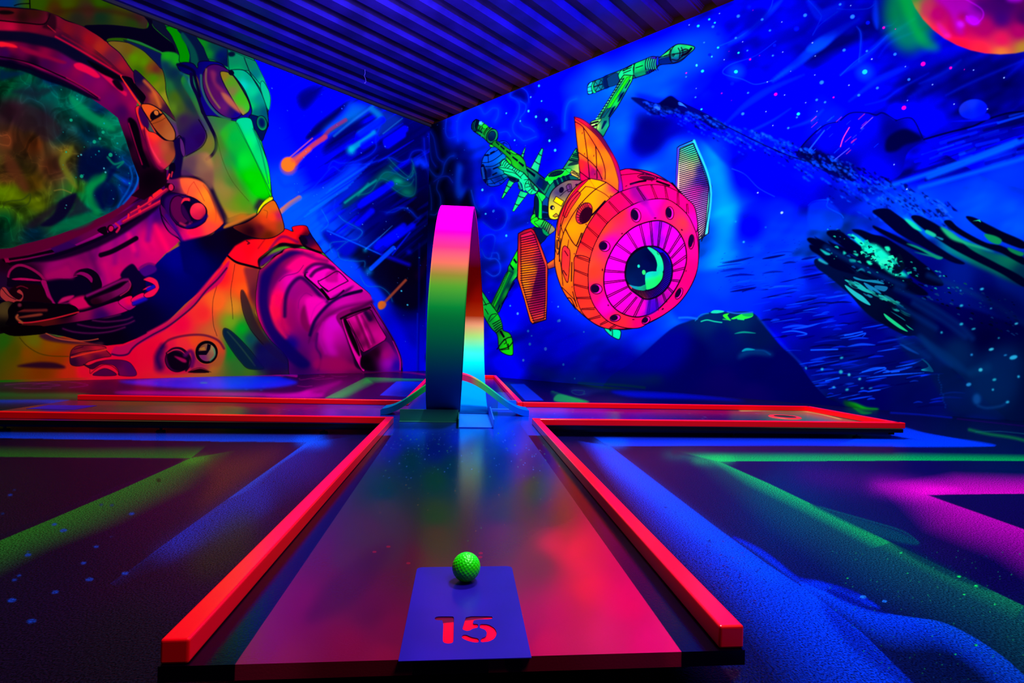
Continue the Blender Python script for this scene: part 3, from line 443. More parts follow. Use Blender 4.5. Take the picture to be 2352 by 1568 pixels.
    F('1215,760 1290,780 1340,800 1365,850 1340,930 1310,985 1260,900 1205,810', '001038', line=2); E(1312, 832, 44, 64, -12, '00b040', line=2.2); E(1312, 828, 34, 50, -12, '00103a', blur=6)
    F('1090,820 1210,790 1250,900 1300,1000 1370,1200 1390,1400 1385,1460 1300,1250 1200,1040', '1180,860:00c870 1240,980:00d868 1300,1150:00c860 1370,1400:20f010 1300,1000:00a060 1200,1000:00e050', line=1.5); S('1235,880 1300,1050 1370,1350', 2.5, '108050', soft=1.5)
    F('960,900 1090,820 1200,1040 1330,1300 1380,1450 1300,1480 1150,1330 1020,1100 970,980', '1050,950:00a838 1150,1150:00c830 1200,1300:00c000 1300,1400:00c000 1050,1150:108838 1120,1350:208a18 1000,940:30a020', blur=5, a=.9); S('1100,830 1220,1070 1390,1430', 2, '0a7030', soft=1)
    F('930,920 990,1000 1060,1150 1120,1350 1220,1568 1000,1568 880,1250 900,1100', '950,1000:407020 1020,1150:208038 1060,1330:506828 1000,1400:907838 1140,1500:508818 930,1150:80603a', blur=9, a=.75); S('925,960 980,1160 1060,1330 1200,1500', 1.2, '304010', a=.6)
    F('620,1170 700,1110 830,1080 880,1130 900,1250 880,1400 760,1290 620,1280', '700,1180:583848 800,1200:805a48 860,1150:a87848 660,1250:40284a 850,1300:704a40', blur=6, a=.9)
    F('560,980 650,960 640,1110 620,1240 610,1290 520,1310 510,1240 570,1120', '0c0030', blur=3); F('610,960 640,1000 655,1090 640,1120 615,1060', '502060', line=1.2); S('565,975 600,940 620,950', 3); F('520,1190 560,1170 570,1230 530,1300 515,1250', '060014'); S('505,1310 520,1270', 4, 'e83040', soft=1); S('535,1290 545,1250', 3, 'c02840', soft=1)
    g_ = c.a.mean(2, keepdims=True); c.a = np.clip(g_ + (c.a - g_) * 1.15, 0, 1) * .96
    return c
def paint_right():
    c = Canvas(940, -320, 1580, 1340, '0000c0'); V, F, S, E = c.V, c.F, c.S, c.E
    rnd = random.Random(11)
    fr = dict(R1=(960, 180, 4.9), R2=(1060, 260, 6.533), R3=(1320, 80, 6.534), R4=(1240, 260, 4.612), R5=(1240, 480, 4.9), R6=(1080, 480, 4.355), R7=(1560, 0, 2.97), R8=(1560, 440, 2.97))
    def U(k): V(*fr[k])
    def J(*segs):
        out = []
        for k, t in segs:
            ox, oy, q = fr[k]
            out += [(ox + float(e.split(',')[0]) / q, oy + float(e.split(',')[1]) / q) for e in t.split()]
        return out
    V(0, 0, 1)
    # ---- sky
    F('900,-400 2600,-400 2600,1100 900,1100', '985,300:000018 1000,400:000024 1010,470:040018 1060,250:0018d8 1090,330:0030f0 1070,420:0010a0 1130,260:0010f0 1200,300:0010ff 1180,220:000090 1250,250:0000e0 1300,220:0000f0 1260,340:0000a0 1290,300:0000b0 1350,240:0030ff 1420,140:0000ff 1500,70:0000ff 1300,170:0000e8 1620,60:0010f8 1330,420:0010e0 1150,420:0018ff 1120,520:0010d8 1160,560:0028f0 1180,700:0000e8 1300,800:0008d0 1250,850:000080 1350,830:0020a0 1400,860:000060 1160,820:0000ff 1130,740:0010e0 1200,780:0010e0 1440,300:0048ff 1420,200:0070ff 1500,230:0040ff 1560,340:0030e8 1480,330:000068 1540,290:0000a8 1450,380:000090 1600,280:0000f0 1480,400:0050ff 1620,400:0070ff 1660,500:0078ff 1650,600:0070ff 1600,700:0050ff 1550,780:0018ff 1700,400:0000ff 1720,520:0000b8 1750,600:0030c8 1700,650:0030e0 1800,520:0020d0 1780,640:0040e8 1850,580:0048f0 1700,740:0018c8 1800,760:0000b8 1900,520:0050e8 1950,460:0048f0 1850,450:0010e0 1750,420:0000f0 1900,350:0000ff 2000,340:0000ff 2050,250:0000f0 1950,200:0000f0 1800,200:0000e8 1700,150:0000d0 1700,250:0000ff 1800,270:0000ff 1900,280:0010ff 1850,100:0000a0 1950,100:000098 2050,100:000080 2100,180:000088 2200,200:000078 2280,180:000078 2200,280:0008e0 2300,260:0000b0 2100,330:0008e8 2200,380:0000a8 2300,330:000090 2100,400:0000f0 2250,450:0040e8 2330,500:0048f0 2350,420:0010a0 2100,470:0048f0 2000,440:0018ff 1700,50:0000b0 1800,30:000088 2000,20:0008a0 1900,-100:0000a0 2350,200:000060 2300,600:001060 2352,700:000050 2200,800:001850 2300,850:001840 2200,900:001048 2000,850:000060 2050,940:000840 1900,900:001058 2352,900:000c30 1800,850:000890 1600,900:000060 1500,850:000050', sm=0)
    h, w = c.h, c.w
    n_ = .5 * vnoise(h, w, 150, 21, 60, -.5) + .3 * vnoise(h, w, 60, 22, 30, -.5) + .2 * vnoise(h, w, 26, 23, 14, -.4)
    c.a *= np.clip(1 + 2. * (n_[..., None] - .5), .35, 1.5); c.a[:] = np.clip(c.a, 0, 1)
    # aurora streaks upper right
    U('R7')
    for i in range(70):
        x, y = rnd.uniform(0, 2300), rnd.uniform(-600, 800); L = rnd.uniform(150, 600); k = rnd.uniform(.45, .75)
        S([(x, y), (x + L * .5, y - L * .5 * k - 20), (x + L, y - L * k)], rnd.uniform(6, 30), rnd.choice(['0000ff', '000080', '0000c0', '0020ff', '000070', '0010e8']), soft=9, a=rnd.uniform(.2, .5), taper=2)
    for t, w, q, a in (('640,550 800,430 950,310 1100,200 1220,130', 22, '0050ff', .8), ('880,340 960,300 1060,220', 26, '0070ff', .8), ('1100,510 1250,400 1420,250 1600,130', 12, '0040ff', .7), ('1160,690 1350,550 1500,480 1560,460', 14, '0030ff', .7),
                        ('340,300 450,230 620,80 700,0', 14, '0040f0', .8), ('330,830 450,720 620,610 850,510', 16, '0028ff', .7), ('870,-20 960,100 1050,80 1120,20', 30, '0030f0', .7), ('1340,0 1340,110 1350,190', 14, '0048f0', .9), ('1220,190 1240,240 1235,420', 5, '0040e0', .7),
                        ('1640,570 1800,500 1920,410', 6, '0030f0', .5), ('1820,650 2000,560 2352,410', 6, '0028e8', .6), ('1360,390 1440,290 1600,220', 5, '0028ff', .6), ('500,890 640,820 760,740', 4, '0048ff', .6), ('760,870 900,820 980,750', 4, '0048ff', .6), ('1270,715 1400,680 1500,610 1700,500', 4, '0030ff', .6)):
        S(t, w, q, soft=6, a=a, taper=2)
    for t in ('630,550 520,575 430,540 300,500 350,440 520,380 660,280', '260,320 430,240 600,90 640,0', '880,0 960,90 965,130 910,240 960,170 1080,80', '1080,60 1150,65 1280,60 1330,30', '1210,180 1240,240 1225,420', '1400,180 1450,170 1490,130', '1100,515 1200,420 1330,330 1420,240'):
        S(t, 1.6, '2868ff', soft=2, a=.6)
    F('500,60 620,60 560,180 470,230 430,160', '000070', blur=14, a=.8); F('1400,-20 1560,-20 1560,130 1480,180 1410,120', '000040', blur=14, a=.8); F('1080,90 1230,90 1220,150 1100,230 960,250 1000,150', '000078', blur=14, a=.7); F('520,380 680,330 820,360 800,440 640,460 540,430', '00009a', blur=14, a=.6)
    for p, q, a in (('650,120 900,-60 1500,-60 1480,180 1100,330 800,420 600,380', '000068', .55), ('1250,330 1600,230 2352,430 2600,500 2352,640 1700,600 1300,520', '000050', .5), ('300,300 600,200 700,330 420,480 250,420', '00008c', .45), ('850,1180 1200,1300 1150,1400 700,1350 500,1200', '00007a', .4), ('1700,900 2300,800 2352,900 1900,1010', '00005c', .45), ('950,-200 2400,-250 2400,-20 1600,-10 1000,0', '000050', .4)):
        F(p, q, blur=70, a=a)
    # smoke near the corner
    U('R1')
    F('-100,560 130,560 300,800 300,1100 250,1568 -100,1568', '000014', blur=16, a=.7); F('420,700 560,720 620,900 640,1250 460,1200 420,1000', '000050', blur=18, a=.6)
    F('1050,170 1090,120 1170,105 1240,180 1245,280 1200,300 1130,240 1050,210', '000058', blur=6, a=.85); F('1250,350 1400,280 1600,420 1700,700 1500,720 1330,640', '00006a', blur=22, a=.7); F('700,180 1000,150 1000,260 800,250', '0010a0', blur=18, a=.5)
    F('560,400 660,310 740,370 870,330 900,400 880,500 700,470 600,480', '0020ff', blur=14, a=.6)
    F('440,960 500,1000 480,1130 500,1270 540,1200 520,1330 470,1360 420,1280', '0048e8', blur=9, a=.8); F('650,900 720,1000 700,1200 760,1300 640,1240 620,1000', '0018d0', blur=12, a=.6)
    F('540,1280 620,1250 620,1420 700,1568 440,1568', '04000e', blur=8, a=.9)
    for t, q in (('450,700 440,560 460,440 560,340 640,305 700,330 745,400 800,370 840,335 900,345 900,420 870,480', '0040ff'), ('320,460 310,600 350,670 430,650', '0028f0'), ('1050,130 1040,200 1100,235 1140,290 1130,400 1070,520 1080,610 1150,670 1200,700 1330,655', '0038f0'),
                 ('1060,120 1150,100 1230,160 1250,270', '0018d0'), ('1150,255 1215,300 1200,380 1150,450 1180,530 1260,560 1310,600', '0030e8'), ('920,610 1000,600 1040,650', '0038f0'), ('110,600 130,720 150,900 200,990', '0020f0'), ('140,600 180,680 220,880 280,940', '0028ff'),
                 ('-30,800 50,800 90,950 150,1050 210,1105 270,1080 300,960 350,890 400,870', '0040ff'), ('180,1160 260,1110 340,1105 390,1170', '1020c0'), ('230,1150 210,1240 250,1330 250,1450 200,1530 140,1530', '0828b0'), ('130,1200 150,1350 150,1480', '0020a0'),
                 ('720,1450 780,1400 800,1330 850,1310 890,1400 930,1440 990,1470 1000,1568', '0048f0'), ('600,1260 640,1420 690,1500', '0028b0'), ('1650,560 1660,380 1700,270 1780,230', '0050ff')):
        S(t, 10, q, soft=9, a=.6); S(t, 1.3, '1850f8', soft=1.8, a=.6)
    U('R6')
    for t in ('110,320 150,270 220,255 250,300 220,440 200,490 150,480 110,400', '200,500 260,500 300,560 290,640 230,670 160,625', '330,0 370,70 340,170 280,210 230,205 130,130', '210,440 270,440 290,500'): S(t, 5, '0038e0', soft=5, a=.5); S(t, 1.2, '2860e0', soft=1.5, a=.6)
    F('90,0 330,0 350,120 250,210 130,120', '000038', blur=10, a=.6); E(200, 370, 70, 90, c='000088', blur=12, a=.6)
    # ---- glow painted around the vehicle
    V(0, 0, 1)
    glow = [(1345, 170), (1560, 85), (1620, 110), (1600, 160), (1480, 210), (1440, 290), (1450, 350), (1560, 300), (1640, 320), (1660, 480), (1650, 600), (1600, 730), (1500, 800), (1380, 790), (1290, 740), (1270, 620), (1300, 500), (1280, 400), (1330, 260), (1400, 200)]
    F(glow, '0058ff', blur=30, a=.4); S('1340,210 1450,175 1560,130 1620,110', 90, '0060ff', soft=26, a=.45); S('1640,340 1665,480 1650,600 1590,720 1480,800', 44, '0090ff', soft=22, a=.6)
    F('1450,300 1500,260 1590,270 1640,310 1540,320 1480,370 1450,350', '000080', blur=16, a=.7); E(1490, 320, 44, 34, c='000058', blur=22, a=.8)
    # ---- mountains
    U('R7')
    F('-300,640 -60,690 150,770 330,870 520,960 720,1050 860,1100 1000,1170 1200,1270 1350,1370 1500,1430 1300,1485 900,1400 500,1250 300,1100 100,900 -100,800', '0000a8', blur=8, a=.55)
    F('800,1060 860,960 960,870 1080,830 1120,790 1180,765 1280,770 1340,785 1390,770 1440,800 1480,820 1560,805 1600,815 1650,900 1680,950 1560,1040 1500,1200 1300,1250 1100,1220 900,1120', '1150,900:0000c8 1300,850:0000c0 1450,880:000058 1550,930:000060 900,1100:000028 1000,1150:000040 1150,1180:000050 1300,1200:0000f0 1000,980:0000b0 1600,850:0000b8', blur=1.2, a=.9)
    for t in ('1100,820 1170,770 1280,768 1340,785 1390,770 1480,820', '800,1060 860,970 980,860 1080,830', '1480,820 1590,808 1660,940'): S(t, 3, '000030', soft=2, a=.8)
    F('1420,940 1520,880 1600,900 1660,950 1540,990 1480,1030 1410,1030', '00002c', blur=5, a=.9); F('850,1050 950,1030 1100,1120 1180,1150 1140,1200 980,1150', '000030', blur=5, a=.9)
    for i in range(26):
        x, y = rnd.uniform(880, 1340), rnd.uniform(800, 1050); L = rnd.uniform(8, 40)
        S([(x, y), (x + L, y - L * .9)], rnd.uniform(1, 2.4), rnd.choice(['a02890', 'c03090', '2038ff', '3050ff', '1040ff']), soft=.9, a=.8)
    S('1100,1000 1120,940 1160,870', 2.4, 'e040a0', soft=.8); S('1240,875 1320,800', 2, '8050ff', soft=.8); S('1060,1090 1160,1010', 2, '5050ff', soft=.8); S('880,1030 990,890', 3, '2050ff', soft=1.5)
    F('1670,950 1800,920 2000,860 2120,810 2240,770 2352,755 2700,700 2700,1300 2200,1250 1900,1100', '1800,930:0000c0 2000,900:0000a0 2300,800:000050 2352,900:0000a8 2100,950:000098 2200,1100:0028e0 1950,1050:0000f0', blur=1.5, a=.9)
    for i in range(80):
        x, y = rnd.uniform(1600, 2500), 0; y = 960 - (x - 1670) * .3 + rnd.uniform(0, 330); L = rnd.uniform(60, 320)
        S([(x, y), (x + L, y - L * rnd.uniform(.22, .38))], rnd.uniform(2, 9), rnd.choice(['000060', '000048', '0030ff', '0000ff', '0048ff', '000090']), soft=2.2, a=rnd.uniform(.3, .75), taper=2)
    S('1670,950 1850,900 2000,862 2110,812 2240,772 2352,758 2600,710', 4, '000028', soft=2, a=.9)
    for t in ('1640,1280 2000,1180 2352,1080', '1700,1210 2050,1080 2352,960', '1400,1280 1800,1150 2300,960'): S(t, 10, '0060ff', soft=5, a=.8)
    F('1350,1330 1700,1250 2050,1180 2352,1080 2600,1000 2600,1700 1300,1485', '0048e8', blur=20, a=.55)
    # snowy ridge
    def ridge(t): return (-275 + 2300 * t, 655 + 60 * t + 820 * t ** 1.15)
    U('R3')
    F('850,940 1000,950 1250,1020 1430,915 1550,980 1800,1090 2091,1240 2300,1400 2100,1400 1700,1200 1300,1200 1150,1180 900,1000', '000038', blur=3, a=.85); F('870,1200 1000,1100 1300,1250 1480,1250 1420,1420 1100,1450 900,1350', '000044', blur=20, a=.7)
    for i in range(700):
        t = rnd.uniform(0.02, 1); x = 900 + 4700 * t; y0 = 960 + (x - 900) * .215 * (1 + .55 * t); y = y0 + abs(rnd.gauss(0, 1)) * (40 + 330 * t); L = rnd.uniform(12, 60) * (.6 + t); k = .5 + .15 * t
        q = rnd.choice(['000030', '00003c', '000050', '1458f0', '2060f0', '0048ff', '0030e8', '103cc0'])
        b_ = rnd.uniform(7, 22 + 30 * t); L *= 1.9; w_ = lambda: rnd.uniform(-b_, b_)
        F([(x, y), (x + L * .35, y + L * .3 * k - b_ * .6 + w_() * .4), (x + L * .8, y + L * .7 * k + w_() * .5), (x + L * 1.4, y + L * k * 1.4), (x + L * .9, y + L * k + b_ * .7), (x + L * .6, y + L * .5 * k + w_() * .6), (x + L * .3, y + L * .4 * k + b_ * .8)], q, sm=0, blur=.6, a=.75)
    F('1550,1010 1600,1020 1690,1100 1640,1070 1560,1050', '3070ff'); F('1190,1080 1240,1070 1280,1100 1270,1130 1200,1095', '2860ff'); F('1930,1200 2000,1210 2010,1240 1950,1230', '2058ff'); F('1280,1020 1430,915 1550,985 1540,1100 1330,1120', '000024', blur=4, a=.8)
    U('R7')
    F('-40,700 100,760 300,850 500,950 700,1060 900,1130 1100,1260 1320,1400 1480,1440', '0050f0', blur=14, a=.35); S('150,775 330,865 520,960 720,1050 860,1098', 3.5, '000030', soft=2, a=.8)
    for t, q in (('360,1150 450,1190 540,1280 650,1340', '2050c0'), ('880,1400 920,1370 1010,1365 1010,1410 1100,1460 1120,1485', '1858e0')): S(t, 2, q, soft=1.5, a=.7)
    F('400,1050 560,1100 800,1250 1000,1400 850,1420 600,1300 450,1180', '0000a8', blur=14, a=.7); F('880,1420 930,1375 1010,1370 1100,1450 1100,1560 900,1560', '0038e0', blur=4, a=.5)
    # planets and stars
    E(1960 + 45, 745, 98, 68, -8, '1930,730:2038e0 2000,700:1840ff 2060,740:0018ff 1960,790:0020f0', blur=1.5, a=.75); F('1850,830 2100,820 2100,770 2000,812 1920,820', '0010e8', blur=3, a=.8)
    V(0, 0, 1)
    E(2090, 30, 60, 90, c='00a030', blur=24, a=.65); F('2060,-40 2100,-20 2110,60 2160,110 2120,110 2080,40', '00a030', blur=12, a=.6)
    E(2298, -70, 220, 195, 0, '2095,-10:208830 2100,20:808030 2130,20:a83048 2115,55:e05030 2150,85:ff2040 2200,110:ff1830 2250,118:ff2838 2300,122:d87830 2350,112:a88028 2420,80:60a030 2200,60:a80050 2150,30:a00058 2260,60:980050 2300,40:38005a 2240,20:60006a 2200,0:700050 2300,-20:280050 2352,40:380048 2340,70:a00050 2300,90:d01848 2200,-60:500060 2352,-60:300058', blur=1)
    U('R7')
    F('1740,-20 1960,-20 2070,70 2060,140 2000,160 1960,90 1920,90 1900,120 1940,230 1900,220 1860,120 1820,60', 'a000a0', blur=10, a=.75); F('1760,150 1800,180 1850,240 1810,250 1770,200', 'c01888', blur=8, a=.8); E(2000, 140, 50, 26, 20, 'b800ff', 8, .9); E(1920, 165, 30, 24, 30, 'c020d0', 8, .9); E(1830, 245, 26, 14, 10, 'e02090', 6, .8); E(2150, 40, 150, 60, 0, '300050', 16, .7); E(2290, -5, 60, 20, 0, 'a000c0', 8, .8)
    S('1945,-10 2060,60 2070,120 2010,165 1960,110', 2, 'd000f0', soft=3, a=.6)
    for t, q in (('205,132,8 130,177,10 243,155,7 265,325,8 405,360,8 159,485,11 387,489,12 1266,490,18 152,745,7 813,777,12', '20d8b0'), ('403,110,13 230,182,11 566,133,10 859,104,14 1182,114,17 619,208,9 386,259,9 47,524,7 639,379,8 972,562,16 470,633,8 938,681,10 995,697,9 434,776,12 744,873,9 1352,600,11 1225,649,11 1280,348,9 1567,542,11 1472,370,12 1125,342,12 170,290,7 465,345,7 111,663,7 803,800,8 1098,30,10', '2060e8'),
                 ('269,228,16 478,48,15 800,196,16 650,309,10 1287,155,13 208,373,12 361,572,14', '0018ff'), ('484,405,8 658,643,12 48,498,6 1053,664,7 1395,189,10 1664,436,17 1533,735,16 1852,463,11 1475,198,4 1945,474,4', 'f010a0'), ('548,379,4 503,70,4 290,636,6 340,350,3 357,685,3', 'a010a0'),
                 ('700,150,4 433,285,4 307,407,4 706,355,4 760,486,3 601,559,4 116,603,3 719,648,4 592,761,4 639,856,4 925,511,4 1158,581,5 863,700,4 1728,577,5 1543,454,4 1557,685,4 1875,710,5 940,759,4 2103,743,5 2216,530,6 536,1314,6 928,382,4 1314,403,6 909,292,5 2008,478,5 1466,1122,5 1170,38,4 275,92,4 68,170,4 700,1450,10 1553,1290,6', 'a0c8ff')):
        for e in t.split():
            x, y, r = map(float, e.split(',')); E(x, y, r, r * .85, -30, c=q, blur=0 if r < 13 or q != '0018ff' else 3, a=.9)
            if q == '2060e8': E(x, y, r * .75, r * .6, -30, c='3880f8', a=.7)
    E(387, 489, 60, 55, c='0080ff', blur=14, a=.4); E(1266, 495, 60, 55, c='0080c0', blur=16, a=.45); E(1266, 490, 18, 15, -30, c='20b8d8'); E(387, 489, 12, 11, c='20e0c0')
    # ---- lower right: terrain, hill, trunks
    U('R8')
    F('-100,600 300,520 700,480 930,480 1000,600 1250,820 1500,1040 1700,1180 1800,1400 1830,1520 1200,1480 950,1300 800,1120 600,900 480,820 250,830 0,880', '300,650:0038e0 600,560:0038e0 800,600:0030d8 900,560:000898 700,700:0018d8 1000,750:0018c0 400,760:0028e0 700,850:000890 1100,850:0008a0 900,900:000070 1300,950:000070 1100,1050:000858 1500,1100:000858 1200,1200:001470 1600,1200:001058 1300,1400:000050 1600,1400:000850 900,1150:000878 200,780:0020d0', blur=10, a=.85)
    for i in range(210):
        v = rnd.random(); x0 = 150 + 750 * v; y = 480 + 950 * v + rnd.uniform(-60, 60); x = rnd.uniform(x0, x0 + 900); 
        if x > 880 + (y - 450) * 1.15: continue
        L = rnd.uniform(40, 220)
        S([(x, y), (x + L * .5, y - L * .06 - 4), (x + L, y - L * rnd.uniform(.05, .22))], rnd.uniform(1.2, 6), rnd.choice(['0030f0', '0048ff', '000058', '000048', '1858ff', '0028d8', '00003c']), soft=1.3, a=rnd.uniform(.35, .85), taper=2)
    for t in ('1230,1240 1320,1205 1410,1205 1330,1240', '1390,1235 1430,1225 1390,1215', '1450,1230 1500,1225', '700,960 780,950 870,970 800,985', '1100,1000 1200,985 1270,965 1250,990', '1250,1230 1400,1200', '1480,1195 1600,1170 1670,1140', '1280,1270 1450,1250 1670,1235', '900,1080 1080,1075', '1130,980 1250,955', '1000,1290 1090,1270'):
        S(t, 3.2, '1860ff', soft=1.4, a=.9, taper=2)
    for i in range(70): 
        x, y = rnd.uniform(230, 900), rnd.uniform(340, 600); E(x, y + (600 - x) * .22, rnd.uniform(3, 11), rnd.uniform(1.5, 3), -25, c='001888', a=.6)
    F('1650,1140 1690,1160 1735,1225 1700,1225 1650,1215 1700,1190', '20b0c0'); F('1690,1230 1760,1350 1830,1470 1820,1500 2352,1500 2352,1000 2000,1300 1830,1180 1640,1000 1500,1050', '001648', blur=8, a=.7)
    for i in range(14): E(1765 + i * 4 + rnd.uniform(-6, 6), 1250 + i * 17, 4, 3, 20, '2068c8', 1, .7)
    # near hill
    F('-450,1560 -300,1150 -60,980 60,905 130,880 200,1560', '00002c', blur=20, a=.6)
    F('-60,940 60,885 130,860 200,825 260,812 330,820 500,825 600,940 700,1060 800,1150 900,1290 1000,1400 1100,1450 1200,1560 -500,1560 -500,1300 -300,1150', '200,870:002050 400,880:002448 300,1000:000850 550,980:001040 100,1100:000048 500,1200:000048 700,1200:00004c 300,1300:08004c 900,1380:00004a 500,1400:0a0050', blur=2.5, a=.97)
    F('-300,900 -60,920 60,900 60,1100 -100,1250 -400,1200', '00009a', blur=26, a=.5)
    F('215,825 240,808 300,812 300,822 250,830', '20c8a0'); F('300,840 340,830 330,845 350,880 310,860', '30e030', blur=0); F('355,865 400,845 440,830 500,835 495,855 440,870 400,865 370,870', '28e040'); F('430,835 500,828 495,850 450,850', '10a050'); S('150,885 190,875 240,885 290,892', 2.6, '20c898', soft=1); S('110,880 150,840 200,830', 2, '1870a0', soft=1.2); S('330,820 400,830 500,822', 3, '2060c0', soft=1.5); S('300,870 350,875', 2, '28d050', soft=1); S('0,860 60,858 120,866', 5, '1860e0', soft=2); S('400,868 440,872', 3, '20e060', soft=1)
    S('380,968 440,958 520,965', 4, '108878', soft=1.5, taper=2); S('430,1088 460,1076 515,1078', 6, '10a0b0', soft=1.5, taper=2); F('400,1140 450,1080 600,1090 640,1120 500,1110', '004878', blur=8, a=.6); S('520,1080 580,1085 620,1110', 3, '105090', soft=3, a=.6)
    S('540,860 620,950 720,1060 860,1200', 5, '2050c0', soft=4, a=.35)
    # dark trunks
    F('920,470 960,460 1100,520 1180,480 1400,560 1600,620 2352,900 2352,1560 2250,1560 2000,1330 1850,1190 1640,1000 1540,980 1350,880 1250,800 1150,690 1020,580 940,520', '1050,550:000a30 1300,700:000824 1500,850:00041c 1700,950:001040 1900,1100:002050 1800,900:000040 2100,1000:000030 2200,850:000040 1600,700:000038 2352,1200:000830 2100,1300:001c48 1900,800:000048 2150,700:000040', blur=2)
    def tr(t, q='00001e'): F(t, q, blur=1)
    F('1320,240 1400,270 1600,340 1900,460 2352,640 2352,900 2000,800 1700,740 1400,600 1200,460 1100,400 1180,260 1400,330', '1250,350:001890 1400,400:0010a0 1500,440:00145a 1700,480:000868 1900,560:00187a 2100,620:000858 2200,560:001868 1600,600:000060 1400,560:001048', blur=5, a=.95)
    E(1290, 380, 130, 60, 35, '00a0d8', 14, .8); F('1530,180 1660,240 1800,330 1950,330 2100,400 2352,480 2352,640 2100,540 1900,450 1700,360 1580,300', '1560,190:10c8b0 1700,280:0060d0 1820,250:10b8b8 1900,330:088870 2000,390:08704a 2100,440:085848 2250,420:0a7048 2352,560:042838 1700,360:000860 2000,260:10a8d0', blur=7, a=.9)
    tr('880,315 930,320 1010,360 1130,410 1250,470 1500,560 1700,700 1500,680 1250,560 1080,470 960,400 880,340'); tr('920,305 960,325 1100,390 1300,460 1200,430 1000,370'); tr('890,362 940,375 1020,425 1100,470 1200,560 1050,520 960,440 900,400'); tr('1010,270 1050,262 1110,275 1180,330 1330,430 1400,500 1550,600 1420,580 1250,480 1120,380 1030,310 1008,290'); tr('1015,335 1060,355 1200,410 1240,440 1150,420 1060,390')
    tr('1180,258 1240,260 1320,290 1400,310 1500,370 1600,440 1750,560 1800,640 1650,620 1500,500 1340,380 1230,300 1190,275'); tr('1320,232 1350,240 1500,310 1600,370 1700,420 1640,410 1480,340 1340,260'); tr('1320,140 1345,120 1420,115 1480,150 1600,240 1700,330 1850,430 1950,490 1860,480 1650,370 1500,290 1380,190', '000024'); tr('1585,165 1640,165 1750,220 1900,320 2000,400 2150,480 2352,590 2352,650 2200,560 2000,460 1850,380 1700,280 1600,200'); tr('1805,205 1850,195 1900,240 1980,290 2100,350 2200,370 2352,450 2352,500 2200,420 2080,380 1960,320 1860,260', '00001a'); tr('1955,170 2010,175 2100,220 2200,270 2352,340 2352,390 2250,360 2100,290 2000,220', '00001a')
    F('1175,290 1200,300 1290,370 1340,400 1300,400 1240,370 1190,320', '20e0b0', blur=3); F('1260,370 1340,360 1440,440 1500,520 1560,580 1450,560 1350,480 1270,430', '18d8b0', blur=5)
    F('1580,200 1640,250 1655,270 1600,250 1540,190', '18c8a0', blur=2); F('1780,240 1850,270 1950,340 2050,370 2150,410 2100,400 1960,360 1850,320', '20a870', blur=4); F('2000,200 2050,190 2060,210 2040,200', '20c090', sm=0)
    for t, q in (('1360,490 1390,460 1440,470 1480,520 1450,525 1400,515', '30f0b0'), ('1400,380 1430,375 1440,400 1420,410 1440,430', '20d8a0'), ('1470,460 1490,450 1510,480 1480,490', '20d8a0'), ('1550,355 1620,370 1750,430 1800,450 1760,460 1650,400', '108868'), ('1600,410 1700,440 1780,450 1700,430', '108060'), ('1690,260 1750,290 1740,310 1680,280', '20b890'), ('1740,300 1800,320 1790,330', '1888a0'), ('2080,290 2150,300 2200,330 2180,360 2120,340', '108850'), ('2240,380 2300,400 2352,420 2330,440 2260,410', '0e7848'), ('1500,420 1540,500 1500,560 1450,540 1480,480', '000a20'),
                  ('1160,460 1200,465 1205,480 1170,480', '20d8a0'), ('1185,420 1220,425 1215,440', '20c8a0'), ('1280,470 1320,480 1310,500 1285,490', '20d8a0'), ('1010,420 1035,425 1020,430', '28d0a0'), ('960,455 1015,490 1000,495 950,470', '2090a0'), ('1120,405 1140,420 1120,430', '20c0a0'), ('1210,545 1245,520 1270,545 1240,535', '1898a0'), ('960,390 1030,425 1000,430', '18a8a0')):
        F(t, q, blur=.8)
    for t, q, w in (('1190,580 1260,600 1350,605 1400,630 1320,620 1210,600', '187898', 0), ('1130,600 1220,620 1300,680 1340,700 1260,680 1170,630', '20a8a0', 0), ('1130,635 1200,680 1260,720 1305,775 1230,740 1160,680', '28b0b0', 0), ('1340,640 1420,650 1400,680 1340,660', '186890', 0), ('1360,700 1420,720 1500,760 1525,785 1450,760 1380,730', '20a088', 0), ('1260,620 1340,660 1380,700 1300,670', '1878a0', 0), ('1395,830 1440,860 1520,920 1560,955 1500,930 1420,870', '20c880', 0), ('1545,905 1600,945 1570,930', '20b890', 0), ('1440,815 1520,860 1540,880', '106878', 0)):
        F(t, q)
    for i in range(170):
        t = rnd.random(); x = rnd.uniform(1000, 2300); y = 330 + (x - 1000) * .42 + rnd.uniform(-110, 130)
        q = rnd.choice(['00041a', '00041a', '000828', '18a890', '20c8a0', '186898', '104888']); r = rnd.uniform(3, 14)
        if x > 1900 and q in ('18a890', '20c8a0'): q = '0c4848'
        if y > 660: q = rnd.choice(['00041a', '103868', '00082c'])
        F([(x, y), (x + r * 1.6, y - r * .2), (x + r * 2.4, y + r * 1.2), (x + r * .8, y + r * .7)], q, a=.8)
    for i in range(60):
        x, y = rnd.uniform(1230, 1560), 0; y = 360 + (x - 1230) * .62 + rnd.uniform(-45, 60); r = rnd.uniform(8, 26)
        F([(x, y), (x + r * rnd.uniform(.6, 1.6), y - r * .3), (x + r * 1.8, y + r * rnd.uniform(.2, 1)), (x + r, y + r * .5), (x + r * .4, y + r)], rnd.choice(['00061c', '00061c', '30f0b0', '10b090', '001030']), sm=0, a=.85)
    for i in range(40):
        x = rnd.uniform(1120, 1520); y = 590 + (x - 1120) * .5 + rnd.uniform(-25, 40); L = rnd.uniform(20, 70)
        S([(x, y), (x + L * .5, y + L * .32), (x + L, y + L * .5)], rnd.uniform(2, 6), rnd.choice(['20a898', '187890', '00061c', '00061c', '10605c']), soft=.8, a=.8, taper=2)
